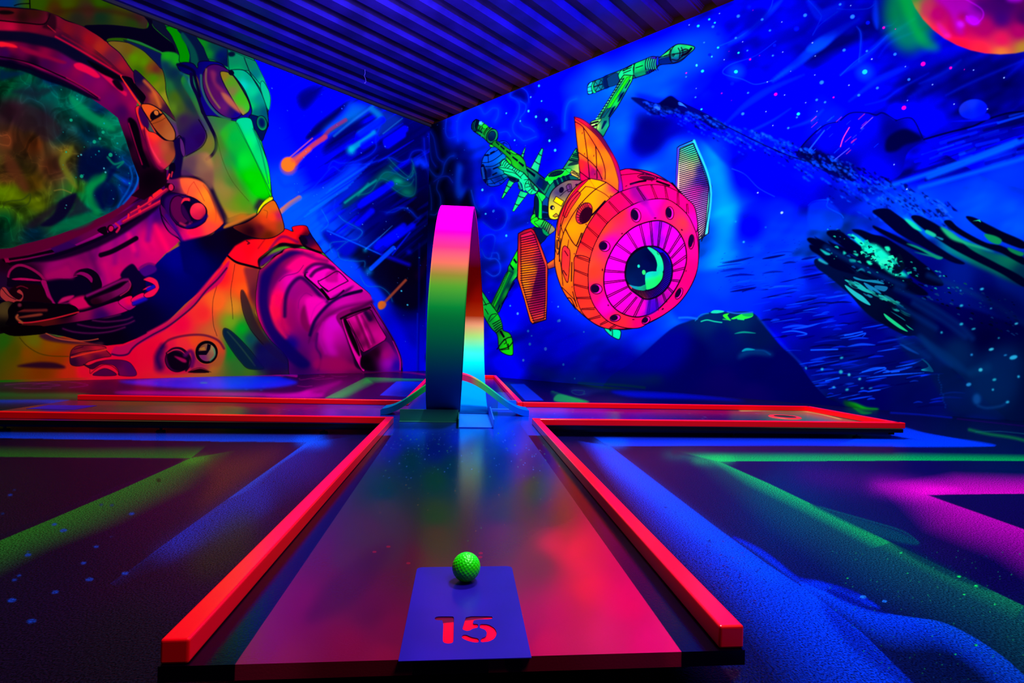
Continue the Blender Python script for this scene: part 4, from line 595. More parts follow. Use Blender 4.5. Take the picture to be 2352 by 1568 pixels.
    for t in ('1480,660 1700,770 1900,900 2000,1000', '1600,760 1800,880 1950,990', '1000,380 1300,540 1530,640', '1500,1000 1700,1130', '1640,990 1850,1180', '1500,780 1750,930', '1700,570 2100,740 2352,900'): S(t, 12, '002868', soft=7, a=.6)
    F('1640,980 1700,1010 1900,1150 2000,1260 1850,1190 1700,1080', '003068', blur=8, a=.6); F('1500,1035 1560,1060 1640,1110 1560,1080', '1048a0', blur=2, a=.8)
    F('2100,1100 2250,1050 2352,1150 2300,1400 2150,1470 1980,1400 2000,1250', '002458', blur=28, a=.8); F('2050,640 2352,760 2352,1000 2150,850', '000030', blur=16, a=.5)
    E(2030, 1415, 28, 38, 0, '1858a0', 5, .7); S('2040,1460 2100,1475 2200,1460 2240,1430', 6, '104080', soft=4, a=.6); S('2000,1230 2100,1200', 20, '083868', soft=10, a=.5)
    for e in '2065,664,14,8 1925,777,13,8 2127,796,8,4 1925,903,13,9 2008,936,15,6 1790,960,8,8 2180,998,7,5 2129,1075,18,9 1995,1112,9,8 2300,900,13,6 2056,1215,14,12 1975,1315,18,12 2150,1282,14,9 2140,1350,8,8 2315,1261,9,9 865,1204,5,10 975,1211,10,9 1103,1229,13,13 1108,1133,12,7 1159,1248,10,10 1055,1333,8,6 1145,1350,12,8 1231,1277,10,8 1248,1340,12,4 1306,1340,14,5 2280,1130,28,14 2225,1115,12,5 1920,674,5,5 2240,1435,12,8 590,243,5,4 385,204,5,4 440,343,7,6 1780,575,8,4'.split():
        x, y, a, b = map(float, e.split(',')); E(x, y, a, b, -15, c=rnd.choice(['30b0d8', '28a8c0', '40c0d8', '2888c8']), blur=1)
    F('1150,1440 1200,1440 1280,1470 1360,1480 1330,1500 1230,1495', '10a020', blur=4); F('1120,1430 1160,1430 1250,1490 1150,1470', '085018', blur=5, a=.8); S('1340,1495 1500,1510 1700,1530 1800,1540', 4, '0018d0', soft=2, a=.8)
    F('800,1480 1100,1470 1800,1545 2400,1580 2400,1640 0,1500 0,1400', '000018', blur=6, a=.6)
    U('R7')
    # ---- distant stars on the left part of the wall
    V(0, 0, 1)
    for e in '1238,197,3 1219,223,2 1244,232,2 1214,255,3 1231,268,3 1255,275,4 1262,323,3 1275,345,3.5 1163,260,2 1182,322,2 1195,278,2 1108,436,3 1133,485,3 1115,491,2 1134,484,3 1163,541,3 1116,491,2 1189,720,3 1172,702,2 1282,737,3 1282,704,2 1213,760,3 1253,801,4 1341,762,2 1294,837,3 1202,827,3 1217,790,3.5 1285,736,3.5 1221,771,2 1202,827,2.5 1320,869,2 1600,150,3 1635,130,2'.split():
        x, y, r = map(float, e.split(',')); E(x, y, r * .8, r, 0, c=rnd.choice(['40c8f0', '60b8ff', '30b0e0']))
    for i in range(50):
        x, y = rnd.uniform(1000, 1340), rnd.uniform(250, 850); E(x, y, .9, c='3078ff', a=.7)
    for e in '1190,767 1275,762 1385,795'.split(): pass
    F('1200,835 1320,850 1500,860 1500,880 1300,885', '003020', blur=16, a=.45); F('1230,700 1420,780 1500,840 1450,880 1250,870 1180,800', '000070', blur=30, a=.6); F('1130,420 1170,440 1150,520 1120,500', '0000a0', blur=16, a=.5); F('980,280 1040,330 1050,420 1100,500 1100,640 960,700 940,280', '00000c', blur=26, a=.38); F('1000,700 1130,860 1000,860', '0008f0', blur=20, a=.5); S('1330,880 1420,884 1480,890', 5, '004810', soft=4, a=.35)

    # ================= the vehicle
    # far rocket, upper right
    U('R3')
    F('195,880 195,760 240,710 420,640 500,600 730,510 870,440 1090,350 1160,325 1250,330 1290,330 1400,230 1520,150 1620,140 1800,185 1700,300 1600,390 1490,430 1290,450 1210,520 1080,590 880,655 700,700 520,780 300,865 230,888', '300,770:108870 230,800:20b0b0 400,740:085870 600,640:001850 600,700:084858 700,600:18d080 800,550:10c850 960,480:10e050 1000,550:087040 1080,450:10c850 900,640:084858 1150,500:000868 1200,400:0c5088 1200,340:3000d0 1300,400:001048 1350,290:18b060 1550,200:20c860 1700,200:20d048 1500,310:108060 1550,380:082878 1700,280:001858 1400,390:001050', line=2.6)
    F('195,870 195,770 240,710 270,715 250,780 260,870 230,888', '20b8c0', line=1.5); F('250,780 275,715 310,690 290,760 320,860 280,870', '10c870', line=1.5); E(350, 760, 68, 95, 15, None, line=1.5); S('300,690 400,830', 1.5); S('290,780 410,740', 3); S('400,670 310,850', 1.5); S('200,790 250,770', 1.5); S('200,850 260,840', 1.5)
    F('420,650 500,610 520,780 440,800', '000838', blur=1, a=.85); F('490,640 640,570 660,720 520,780 490,700', '083058', line=1.2); F('655,600 690,540 730,515 740,540 880,440 880,600 860,620 700,690 670,660', '18d070', line=2); 
    for t in ('740,510 860,460', '720,540 850,490', '730,575 840,530'): S(t, 2.4)
    F('1090,350 1160,330 1220,340 1260,440 1180,530 1080,590 1060,450', '1090,400:10c048 1200,350:3808c0 1150,450:083890 1150,530:000050', line=1.5)
    for i in range(6): x = 1060 + i * 32; S([(x + 22, 350), (x + 4, 400), (x, 460), (x + 12, 520 - i * 5), (x + 34, 570 - i * 8)], 2.6 if i else 2); 
    for i in range(5): x = 1078 + i * 32; S([(x + 16, 365), (x + 2, 410), (x, 465), (x + 12, 510)], 1.6, '20c870', soft=.6)
    S('905,430 880,500 890,600 920,650', 2.4); S('920,495 1020,460', 2.4); S('890,590 1100,530', 3, '106840', soft=2)
    F('1230,340 1260,330 1260,440 1225,450', '0820a8', line=1.5); F('1265,340 1400,240 1470,180 1430,300 1290,330', '28c058', line=1.8); F('1270,380 1430,330 1450,420 1290,440', '001858', blur=1, line=1)
    F('1440,300 1460,210 1520,150 1620,140 1800,185 1700,300 1600,370 1490,420 1450,390', '1550,200:20c868 1700,200:20d850 1500,300:10a068 1600,330:084068 1680,280:001850 1500,380:081868', line=2.6)
    S('1440,220 1420,300 1440,390', 3); S('1460,290 1600,270 1700,230 1660,215 1600,240', 3); S('1555,200 1580,260 1570,350', 3); S('1600,190 1625,260 1610,330', 3); S('1610,310 1690,270 1750,205', 5); S('1340,320 1420,290', 2.4); S('1470,300 1500,290 1480,320 1460,310', 2.4); S('1460,370 1540,380 1600,330', 3)
    # strut of the rocket
    F('870,640 880,610 740,600 700,650 600,830 500,990 400,1140 310,1280 280,1290 240,1310 235,1340 330,1420 430,1530 520,1360 520,1250 640,1080 750,890 860,690', '800,660:20d040 600,900:10b848 500,1000:20c850 740,800:10a060 600,1000:10c838 450,1100:20b858 450,1200:085048 400,1220:086048 300,1350:c8e060 460,1300:0c5858 500,1350:10a070 430,1480:08704a 680,900:001858 550,1150:001858', sm=0, line=2.6)
    F('780,640 840,620 620,960 540,1090 480,1110 640,860', '18e818', sm=0, line=1.2); F('480,1110 545,1090 440,1240 385,1250', '084050', sm=0, line=1)
    for t in ('745,845 690,900 640,1010 640,1015 670,990 740,870', '615,1060 560,1100 500,1230 520,1235 570,1150', '830,660 750,800 765,805 840,680'): F(t, '00002c', sm=0)
    for i in range(30):
        x = 730 - i * 13.2; y = 660 + i * 20.2; S([(x - 4, y), (x - 24, y + 14)], 2.4, '58e080' if i % 2 else '00102c', soft=.6)
    S('740,650 590,880 385,1240', 2.4); S('700,650 560,880 350,1230', 1.6); F('240,1310 290,1285 400,1265 340,1350 320,1410 250,1360', '78d860', line=1.8); S('245,1330 350,1300', 4); S('280,1365 330,1350', 5); S('250,1355 300,1345', 2, 'f0f0a0'); F('440,1290 480,1285 480,1310 420,1410 400,1420 400,1390', '00183c', sm=0)
    # rear sphere
    U('R2')
    F('295,830 310,720 350,620 440,520 560,430 640,415 700,450 740,540 800,700 760,880 690,970 600,1060 500,1095 420,1090 340,1020 300,920', '400,580:0050e0 350,700:0850d8 500,650:0850e8 600,700:0888b0 650,850:08b8a0 500,820:0848b0 420,880:001868 550,980:001058 400,1040:0848b8 560,1060:0838c8 650,450:0028e8 700,520:0030e0', line=1.6)
    for t in ('310,740 400,735 500,690 620,600', '360,800 480,790 600,720 650,680', '380,640 450,610 560,540 600,520', '350,1000 450,980 600,930 680,900', '380,1060 480,1050 600,1000 690,950', '400,640 405,740', '560,545 600,610', '440,990 500,1060', '590,930 640,1000', '350,830 385,900 390,1080', '480,830 520,815', '470,920 520,895', '600,460 640,440 690,470', '640,440 620,490', '570,1045 600,1060'): S(t, 1.6, '000828')
    S('480,835 525,815', 3.5, '000828'); S('470,925 525,895', 3.5, '000828'); S('355,630 400,625', 4, '000828'); S('440,600 490,575', 4, '000828'); F('300,800 330,770 370,900 370,1040 340,1000 305,900', '000440', line=2); F('390,850 440,840 440,940 390,960', '001058', blur=3)
    for i in range(9): S([(302 + i * 3, 820 + i * 20), (325 + i * 3, 815 + i * 20)], 1.6, '2070e0')
    # spider-like hub with spikes
    def spike(b0, b1, tip, q0, q1, bands):
        (x0, y0), (x1, y1), (tx, ty) = b0, b1, tip
        dx, dy = (x1 - x0) * .12, (y1 - y0) * .12
        F([(x0, y0), (tx - dx, ty - dy), (tx + dx, ty + dy), (x1, y1)], '%g,%g:%s %g,%g:%s %g,%g:%s' % (x0, y0, q0, tx, ty, q1, x1, y1, q1), sm=0, line=1.8)
        for b in bands:
            ax, ay, bx, by = x0 + (tx - dx - x0) * b, y0 + (ty - dy - y0) * b, x1 + (tx + dx - x1) * b, y1 + (ty + dy - y1) * b
            S([(ax, ay), ((ax + bx) / 2, (ay + by) / 2 + 6), (bx, by)], 2.6)
    spike((870, 690), (920, 690), (955, 515), '10a060', '28e088', (.5,)); spike((1040, 820), (1150, 890), (1215, 530), '28c888', '10b078', (.35, .72))
    spike((710, 1000), (790, 1040), (610, 1275), '20a078', '18e060', (.3, .65)); spike((880, 1160), (1000, 1200), (775, 1470), '18a878', '18e878', (.25, .65))
    F('580,740 640,690 740,780 860,850 950,880 1060,1000 1150,1120 1140,1180 1080,1215 1020,1210 950,1150 860,1130 840,1000 720,950 640,900 620,860 535,810 580,790', '18e088', line=2)
    for t in ('535,810 640,820 720,835 790,870 880,960', '620,860 700,880 800,900 900,980', '640,900 740,940 860,990', '590,790 600,730 640,690', '610,790 640,730 680,705', '640,800 670,740 710,730', '660,810 700,770 740,760', '690,825 730,790', '760,850 790,810', '790,870 820,820', '820,880 850,830', '850,895 880,850', '880,960 950,880', '950,1150 960,1050 1010,990', '940,1000 1000,990', '960,1060 1010,1050', '970,1110 1020,1100', '1000,1170 1050,1130', '1020,1000 1020,1060 1080,1140 1130,1160', '1040,1200 1060,1160', '1060,1050 1110,1090'): S(t, 1.8)
    F('700,950 760,960 850,1000 850,1020 790,1035 740,1010', '001c48', line=1.6); S('720,970 800,1000', 5, '000820'); F('850,1000 880,1010 930,1060 940,1160 880,1130 850,1060', '001040', line=2); S('880,1010 920,1060 940,1150', 4, '20d890', soft=1); 
    for i in range(7): S([(852 + i * 7, 1040 + i * 16), (868 + i * 6, 1034 + i * 16)], 2, '20c888')
    F('1020,1000 1060,1010 1140,1100 1140,1170 1080,1150 1020,1080 1005,1030', '20c878', line=1.8); S('1030,1020 1060,1110 1120,1160', 2); S('1090,1050 1080,1130', 1.5); S('1040,1060 1090,1130', 5, '0c3838', soft=1)
    # boom
    F('150,180 170,130 220,90 420,215 480,235 540,310 545,370 520,410 640,500 800,590 900,640 950,720 970,790 1120,880 1240,970 1420,1110 1330,1290 1200,1180 1050,1030 930,890 870,860 780,790 740,700 640,610 500,490 460,470 400,440 340,380 180,270 150,230', '200,130:000c30 170,230:001838 280,190:10b838 330,200:20d828 260,270:087030 350,300:107838 340,250:10a040 460,260:0c6838 520,300:0c7048 600,520:108828 800,680:10a020 900,800:109030 700,600:188828 1000,900:0c8050 1100,960:0a6858 1200,1050:001850 1150,1000:081850 1300,1080:108848 1350,1180:10a048 1300,1230:007848 840,700:20b818', sm=0, line=2.6)
    F('150,180 170,130 220,90 270,120 230,200 210,280 160,240', '000828', line=1.5); S('180,140 165,200 180,260', 1.2, '107058'); S('210,115 190,190 205,260', 1.2, '108060')
    for t in ('265,150 240,210 215,280', '290,170 270,230 250,300', '330,190 290,260 280,330'): S(t, 2)
    F('260,160 300,130 340,150 310,200 270,190', '20c838', line=1.3); F('310,190 350,160 400,200 370,230 330,230', '18e028', line=1.3); S('275,130 270,160', 3, '60f0ff'); S('295,130 290,160', 3, '60f0ff'); S('315,145 305,165', 2.6, '40e0c0')
    for i in range(5): S([(410 - i * 22 + 40, 205 + i * 4 + 10), (370 - i * 14 + 10, 260 + i * 6), (350 - i * 12, 340 + i * 4 - 6)], 2.6 if i % 2 else 1.8, '04200c' if i % 2 else '20b838', soft=.7)
    S('220,240 300,290', 5, '001c20', soft=1); S('260,290 330,340', 4, '10a048')
    E(462, 345, 82, 112, 20, '480,260:18a850 400,380:0a7848 520,330:109058 460,440:0a6840', line=2.6); E(455, 340, 56, 78, 20, '450,300:083850 440,380:000c38 500,340:002050', line=1.6)
    F('420,470 470,475 500,500 450,510 425,495', '20d830', line=1.6)
    F('520,410 460,470 560,540 640,610 730,700 760,780 850,850 930,890 1000,950 970,800 950,720 880,640 800,600 700,530', '560,480:10801c 700,620:18901c 820,700:18a81c 900,780:108c28 800,800:20c020 950,850:108848', line=1.6, blur=0, a=.85)
    F('740,550 820,600 820,620 780,610 720,570', '20c828', line=1.4); F('660,650 740,720 740,770 690,720', '20d020', line=1.4)
    for q in ('520,415 570,470 560,485 515,440', '590,480 650,530 640,555 580,500', '672,550 740,600 735,630 670,575', '765,640 850,700 840,730 760,665', '860,720 940,775 925,810 855,745', '975,820 1110,920 1100,965 970,855'): F(q, '00001c', sm=0)
    for i in range(9): S([(1180 + i * 15, 965 + i * 10), (1130 + i * 13, 1060 + i * 12)], 2.2, '000c30'); 
    F('1150,1000 1220,1010 1200,1120 1130,1070', '001060', blur=3, a=.6); S('1120,880 1230,970 1420,1110', 2.4); S('930,890 1080,1050 1210,1190 1320,1290', 2.6)
    # engine ring
    F('1280,940 1330,890 1420,850 1540,840 1600,870 1640,900 1500,980 1400,1050 1330,1080 1270,980', '18d860', line=2.4); E(1420, 905, 110, 38, -16, '000c28', line=1.6)
    for i in range(9): S([(1300 + i * 30, 930 - i * 9 - (i * (8 - i)) * .6), (1320 + i * 26, 960 - i * 10 - (i * (8 - i)) * .4)], 2, '08301c')
    S('1280,990 1400,980 1520,940 1590,870', 8, '18f828', soft=1); F('1520,830 1580,740 1720,520 1760,700 1780,1000 1700,990 1640,880 1560,840', '1580,800:087048 1650,760:388848 1720,620:10b860 1740,780:98b848 1600,860:20a048 1700,900:c8b840 1700,970:b8a840', sm=0, line=2.4)
    for i in range(7): S([(1735 - i * 18, 545 + i * 26), (1760, 560 + i * 28)], 3 if i % 3 else 5, '001c20')
    F('1640,740 1750,720 1760,760 1600,790', '081c28', a=.9); F('1560,840 1620,830 1660,860 1620,890', '20e048', line=1.6); F('1640,870 1700,870 1760,960 1700,950 1650,920', 'd0b850', line=1.6)
    for i in range(3): S([(1650 + i * 14, 890 - i * 10), (1780, 960 - i * 22)], 2)
    F('1330,1080 1450,980 1640,930 1780,1000 1780,1040 1568,1300 1440,1568 1100,1568 1090,1400 1100,1250 1160,1170 1240,1230', '1400,1050:0a6850 1500,960:087050 1600,960:084848 1250,1300:084878 1150,1300:10c848 1250,1450:001c50 1130,1450:001838', line=2)
    for x, y, x2, y2 in ((1400, 1020, 1430, 1100), (1460, 985, 1490, 1060), (1530, 960, 1560, 1030), (1590, 950, 1610, 1000)): S([(x, y), (x2, y2)], 8, '00102c', soft=1)
    F('1110,1230 1140,1200 1200,1300 1210,1568 1150,1568 1090,1500 1095,1330', '10d040', line=2); F('1095,1270 1120,1230 1160,1320 1150,1568 1100,1480', '001030', line=1.4); F('1230,1250 1310,1290 1300,1400 1320,1568 1220,1568 1210,1400', '083878', line=1.6); F('1220,1380 1300,1400 1310,1480 1215,1460', '000c30'); F('1215,1500 1310,1510 1320,1568 1215,1568', '000c30'); F('1140,1180 1260,1240 1230,1300 1200,1320', '18d848', line=1.4)
    F('1305,1330 1350,1180 1450,1080 1580,1010 1700,1000 1820,1030 1700,1200 1568,1350 1480,1568 1320,1568', '1400,1250:504870 1500,1120:504858 1600,1050:686048 1700,1050:804058 1380,1320:98a838 1340,1430:c8c028 1450,1400:c8b030 1420,1350:e0c020 1350,1520:d0d020 1600,1120:603868 1440,1200:282058', line=3)
    E(1500, 1150, 32, 44, 20, '08001c', line=1); E(1362, 1415, 30, 30, 0, '00002c', line=1.6); E(1375, 1420, 10, 18, 0, 'e0d060'); F('1420,1248 1535,1320 1500,1395 1378,1318', 'ffc810', line=2, sm=0); F('1570,1100 1600,1060 1640,1060 1660,1160 1600,1180', '603068', line=2, sm=0); S('1610,1070 1640,1150', 1.8); S('1480,1240 1560,1170 1620,1140', 1.8); F('1370,1540 1420,1500 1460,1540 1400,1560', 'a87828', line=1.6, sm=0)
    E(1730, 1075, 24, 18, 0, '200030')
    # strut below + lower rocket + left panel
    U('R6')
    F('620,60 650,50 660,90 690,100 760,120 850,200 790,260 740,300 690,350 620,200 660,170 605,120', '640,110:18e020 700,130:20c838 760,150:20d040 800,200:708060 720,200:001848 700,280:000c38 830,190:a07850', line=2)
    F('605,125 660,80 680,110 640,130 700,190 690,200', '18f020', line=1.6); F('640,180 720,200 770,270 700,340 640,230', '001038', line=1.2); F('720,195 760,215 790,250 770,270 730,240', '088048', line=1)
    for i in range(5): S([(745 + i * 16, 110 + i * 12), (710 + i * 17, 170 + i * 18)], 2.4)
    F('490,370 380,580 375,620 360,640 210,950 210,980 260,1040 290,1030 430,720 500,640', '450,480:18d018 420,560:18e820 400,620:003830 350,700:20b848 320,800:18a020 380,760:001c38 260,970:108c20 300,960:002028 470,680:20d848', sm=0, line=2.2)
    F('440,490 470,530 460,550 430,510', '00001c', sm=0); F('400,545 440,600 430,615 395,570', '00001c', sm=0); F('385,620 430,640 290,900 240,990 230,960 300,820', '10b018', line=1.2, sm=0, a=.9); F('395,640 430,650 300,920 250,1000 270,930', '003038', blur=2, a=.7)
    for i in range(18): S([(370 - i * 8.8, 640 + i * 17.5), (350 - i * 8, 655 + i * 17)], 2, '083818')
    for t in ('440,720 385,810 395,820 445,740', '370,850 310,950 320,955 375,870', '290,950 265,1020 275,1025 300,970', '470,640 460,700 475,690 490,650'): F(t, '00002c', sm=0)
    F('60,780 110,810 200,940 280,1050 320,1150 330,1210 390,1240 420,1300 430,1400 420,1460 350,1450 290,1400 270,1260 210,1190 140,1080 80,980 20,900', '100,880:10b040 180,1000:10b038 250,1080:10c828 200,1100:088030 260,1170:109838 300,1150:18c838 340,1260:20b020 350,1350:20e010 400,1350:20d010 300,1330:10882c 380,1430:18e010 290,1220:084020', line=2.4)
    S('135,960 195,940', 2); S('180,1120 210,1060 260,1045', 2); S('190,1130 270,1050', 1.4)
    for i in range(5): S([(225 + i * 9, 1150 + i * 22), (260 + i * 10, 1130 + i * 18), (295 + i * 7, 1110 + i * 20)], 2.6)
    S('305,1225 335,1275', 5); S('270,1400 320,1330 370,1290 410,1280', 3); S('295,1405 380,1380 425,1330', 3); S('350,1300 380,1390', 2); S('320,1330 345,1300 360,1330 340,1350', 2); S('380,1350 385,1400', 3); S('310,1410 380,1400', 2); S('110,870 160,960', 2.2); S('150,1000 180,1050', 2.2)
    F('480,245 540,210 610,190 640,215 700,350 775,555 770,900 758,1105 625,1148 600,1120 540,900 475,700 475,400', '600,210:a81028 490,400:a82028 500,700:e05820 560,900:f07020 620,1130:f06020 740,1090:f06028 765,800:c03828 740,480:c83830 500,260:801028', sm=0, line=2.8)
    F('505,260 610,222 640,260 750,570 750,900 740,1095 640,1128 590,1010 515,720 508,500', '560,280:c01848 560,350:f03028 600,420:f85020 640,300:b81050 700,450:90104a 560,600:ff9010 620,600:ff8818 560,750:ff9818 600,850:f88018 690,560:601048 720,650:500040 660,800:400038 640,900:800848 680,1000:a81048 700,1080:f04838 640,720:d84830 700,900:880840', sm=0, line=2)
    F('700,455 750,570 750,700 745,900 600,930 640,740 670,620', '700,560:780848 720,650:500048 680,750:380040 650,850:60083c 720,850:900848 620,910:a02038', sm=0, a=.85)
    for i in range(37):
        y = 270 + i * 23.6; xl = 505 if y < 700 else 505 + (y - 700) * .30; xr = 630 + (y - 230) * .33 if y < 600 else 752; S([(xl, y + 20), ((xl + xr) / 2, y + 4), (xr, y - 14)], 2.2, '1a0014', soft=.6)
    F('765,550 850,490 870,560 860,575 780,600', '800,540:f07820 850,520:e06018 810,580:782038 850,570:601838', sm=0, line=2)
    # body
    body = J(('R4', '160,1500 165,1300 185,1150 220,1040 300,880 400,760 480,710 540,690 850,605 930,588 1080,600 1220,640 1380,735 1500,850 1600,990 1660,1150 1685,1350'), ('R5', '1788,500 1760,720 1680,900 1560,1060 1400,1185 1240,1275 1080,1335 900,1355 700,1330 560,1250 450,1160 330,1030 250,900 200,770 170,640 165,560'))
    # right panel first (behind the body)
    U('R4')
    F('1440,780 1455,365 1480,345 1625,285 1648,300 1820,770 1785,1270 1680,1345 1600,1100', '1460,400:2060d0 1640,300:2090e0 1740,500:1070c8 1800,750:2090d0 1790,1000:50c8a8 1770,1250:b0d890 1450,700:4030a0', sm=0, line=3)
    F('1485,370 1620,315 1635,330 1790,780 1745,1280 1680,1320 1450,800 1470,500', '1560,350:30e0b0 1620,400:20d0a8 1500,480:90c880 1620,460:60d060 1520,560:f0e0b8 1600,560:d8d880 1500,700:f0b8a0 1600,650:e0a090 1700,600:201088 1680,700:3018a0 1740,750:18107a 1700,800:c818a0 1640,850:f030b0 1740,850:7060b0 1640,950:e050c0 1750,950:a070c0 1680,1100:d080d0 1740,1100:c088b8 1720,1250:e0b8b8', sm=0, line=2)
    for i in range(47):
        y = 345 + i * 21; xl = 1480 if y < 760 else 1480 + (y - 760) * .42; xr = 1620 + (y - 320) * .37 if y < 775 else 1790 - (y - 775) * .09; S([(xl, y + 42), ((xl + xr) / 2, y + 8), (xr, y - 22)], 2.4, '0a0824', soft=.6)
    S('1635,305 1650,330 1808,775 1765,1270', 5, '30c0e0', soft=1.5, a=.9); S('1625,320 1795,785 1745,1285', 2.2, '000030'); S('1465,370 1445,780', 3, '5030c0', soft=1)
    V(0, 0, 1)
    F(body, '1282,560:f07818 1290,500:e04028 1300,460:e87018 1330,430:ff9010 1370,420:ff9810 1350,460:ff9010 1400,460:ff7818 1310,520:ff8c10 1290,600:f06820 1310,640:f07018 1300,700:f06018 1340,740:f85018 1440,400:ff0858 1500,400:ff0868 1560,440:ff0860 1590,480:f01088 1600,560:e810a0 1600,650:ff1060 1420,430:e00860 1330,650:ff4020', sm=1, line=3.2)
    # dorsal fin
    U('R4')
    F('365,40 430,65 520,120 640,240 740,380 820,530 855,650 875,820 835,830 760,770 700,730 640,710 540,690 440,715 415,500 385,240', '380,80:ff3028 400,300:ff7818 450,250:ff7a18 500,400:ff8810 600,500:ff8810 700,450:ff6a18 800,650:ff6818 680,300:ff3828 440,560:f82828 480,600:f01838 460,680:d80850 560,640:a00858 620,640:c02038 700,650:f87018 560,300:ff5020', sm=0, line=3)
    F('365,40 430,55 520,110 640,220 740,370 820,520 858,650 880,820 835,835 830,700 770,500 690,360 600,240 480,130 380,60', '450,80:c01038 600,210:50082a 700,330:500838 800,500:a80838 850,650:800868 860,780:78089a', blur=1, line=1.5)
    F('415,500 480,510 560,570 620,640 670,705 540,690 440,715 425,600', '440,560:ff2820 500,600:c81048 560,620:600858 600,650:a01848 450,680:e00848', blur=1, a=.85)
    for t in ('375,90 460,150 580,330 650,460 690,600 690,700', '460,150 490,350 515,560 525,690', '410,415 500,480 600,580 660,700', '590,350 600,500 605,690', '425,620 530,700'): S(t, 2.8)
    for x, y in ((450, 210), (474, 430), (572, 450), (582, 645)): E(x, y, 4, 12, 8, '300818')
    # orange hood panels
    F('190,1180 230,1040 320,880 430,745 520,695 420,800 300,950 230,1120 195,1300', '250,1000:c01028 400,780:c00838 300,900:a80838 480,715:b80838 210,1150:d03028', line=1.5)
    F('250,1070 290,950 390,835 420,840 425,870 330,1010 280,1100 255,1090', '300,1000:f83028 400,860:ff2838 270,1070:e02028', line=2)
    S('350,870 290,960 260,1040', 2, '50082a'); S('480,780 330,950 240,1150 200,1350', 2.4); S('700,735 560,830 400,1000 270,1220 220,1400 205,1568', 2.6); S('480,775 560,790 680,850 740,900', 2); S('520,690 590,800', 0.1)
    S('835,830 730,915 600,1050 500,1200 430,1360 385,1500 375,1568', 3.2); S('270,1220 330,1340 380,1400 400,1370 440,1270', 2.6); S('215,1170 250,1280', 2); E(268, 1222, 6, 8, 0, '500818'); S('690,930 600,1030 550,1080', 4); S('180,1310 200,1330 210,1400 195,1480 185,1495 165,1440', 2)
    E(468, 1060, 75, 120, 28, '450,980:d83028 400,1100:c02040 500,960:c82838', line=2.6); E(487, 1080, 58, 92, 28, '200014', line=1.5)
    for i in range(12): a = radians(120 + i * 17); S([(487 + 58 * cos(a) * .9, 1080 + 92 * sin(a) * .9), (466 + 76 * cos(a + .1), 1060 + 116 * sin(a + .1))], 2, '30081c')
    E(748, 878, 14, 5, -30, '300818'); E(490, 1176, 6, 6, 0, '500010'); E(365, 1488, 5, 7, 0, '500010'); S('440,1270 400,1380 385,1400', 3)
    for i in range(3): S([(178 + i * 8, 1340), (175 + i * 8, 1420), (188 + i * 6, 1440)], 1.6)
    # pink top details
    S('860,655 1000,640 1100,640', 2.4); S('960,590 1080,620 1200,660 1350,720', 4, '20002c'); E(1140, 678, 104, 28, 6, 'd80858', line=2.4); E(1140, 684, 80, 18, 6, '28001c')
    for i in range(11): x = 1060 + i * 17; S([(x, 655 + abs(i - 5) * 2), (x + 2, 690)], 2, '400828')
    S('960,750 1050,725 1120,715', 5); S('1240,720 1300,740 1370,765', 5); E(915, 770, 15, 5, -25, '28001c'); E(1185, 718, 10, 5, 0, '28001c'); S('1400,740 1490,840', 4)
    # ribbed ring
    ring = J(('R4', '835,840 1010,780 1180,755 1330,770 1480,840 1560,910 1640,1000 1672,1200 1640,1250 1550,1060 1400,935 1280,905 1110,925 985,970 840,1055 715,1165 620,1310 560,1450 530,1568 375,1568 385,1480 430,1360 500,1200 600,1050 725,915'))
    V(0, 0, 1)
    F(ring, '1330,600:ff4028 1340,540:ff2028 1380,490:ff1838 1420,455:ff1050 1470,440:e00868 1460,445:8a0878 1500,440:ff0870 1560,460:ff0870 1590,520:d8089a 1440,435:c00868', sm=1, line=2.6)
    r2 = J(('R5', '400,530 385,700 380,850 410,1000 470,1150 560,1250 680,1320 800,1350 1000,1345 1130,1332 1000,1340 870,1310 740,1240 620,1100 560,960 545,850 545,700 560,560'))
    F(r2, '1320,620:ff3828 1320,680:ff3028 1340,720:ff3828 1380,745:ff2838 1450,752:ff1848', sm=1, line=2.6)
    # front face
    face = J(('R4', '525,1568 560,1440 620,1310 715,1165 840,1055 985,970 1110,925 1280,905 1400,935 1550,1060 1620,1180 1670,1330'), ('R5', '1785,560 1760,720 1680,900 1560,1060 1400,1185 1240,1270 1130,1332 1000,1340 870,1310 740,1240 620,1100 560,960 545,850 545,700'))
    F(face, '1370,560:ff3830 1360,620:ff3828 1360,680:ff1868 1390,700:f000b0 1380,520:ff4020 1420,480:ff2830 1460,470:ff08a0 1500,460:f000a0 1540,480:ff1860 1570,510:ff3040 1590,560:ff1080 1590,640:ff0868 1580,680:f80870 1540,720:ff1070 1480,740:ff0868 1420,740:ff2838 1400,560:f808a0 1350,610:ff4830 1590,500:e808a0', sm=1, line=2.6)
    U('R4'); S('1110,930 1150,1000 1200,1080', 20, '8008a0', soft=10, a=.7); S('1000,800 1060,860 1090,920', 24, '700878', soft=10, a=.7)
    def twin(a, b, w=2.2, g=9):
        L = hypot(b[0] - a[0], b[1] - a[1]); nx, ny = -(b[1] - a[1]) / L * g, (b[0] - a[0]) / L * g
        for s_ in (-1, 1): S([(a[0] + nx * s_ * .7, a[1] + ny * s_ * .7), (b[0] + nx * s_, b[1] + ny * s_)], w)
    for a, b in (((860, 840), (985, 970)), ((730, 935), (840, 1055)), ((605, 1060), (715, 1165)), ((505, 1205), (620, 1310)), ((430, 1360), (560, 1445)), ((390, 1520), (530, 1568)), ((1030, 785), (1115, 915)), ((1180, 760), (1235, 900)), ((1325, 775), (1350, 910)), ((1462, 840), (1465, 970)), ((1560, 960), (1565, 1060))): twin(a, b)
    U('R5')
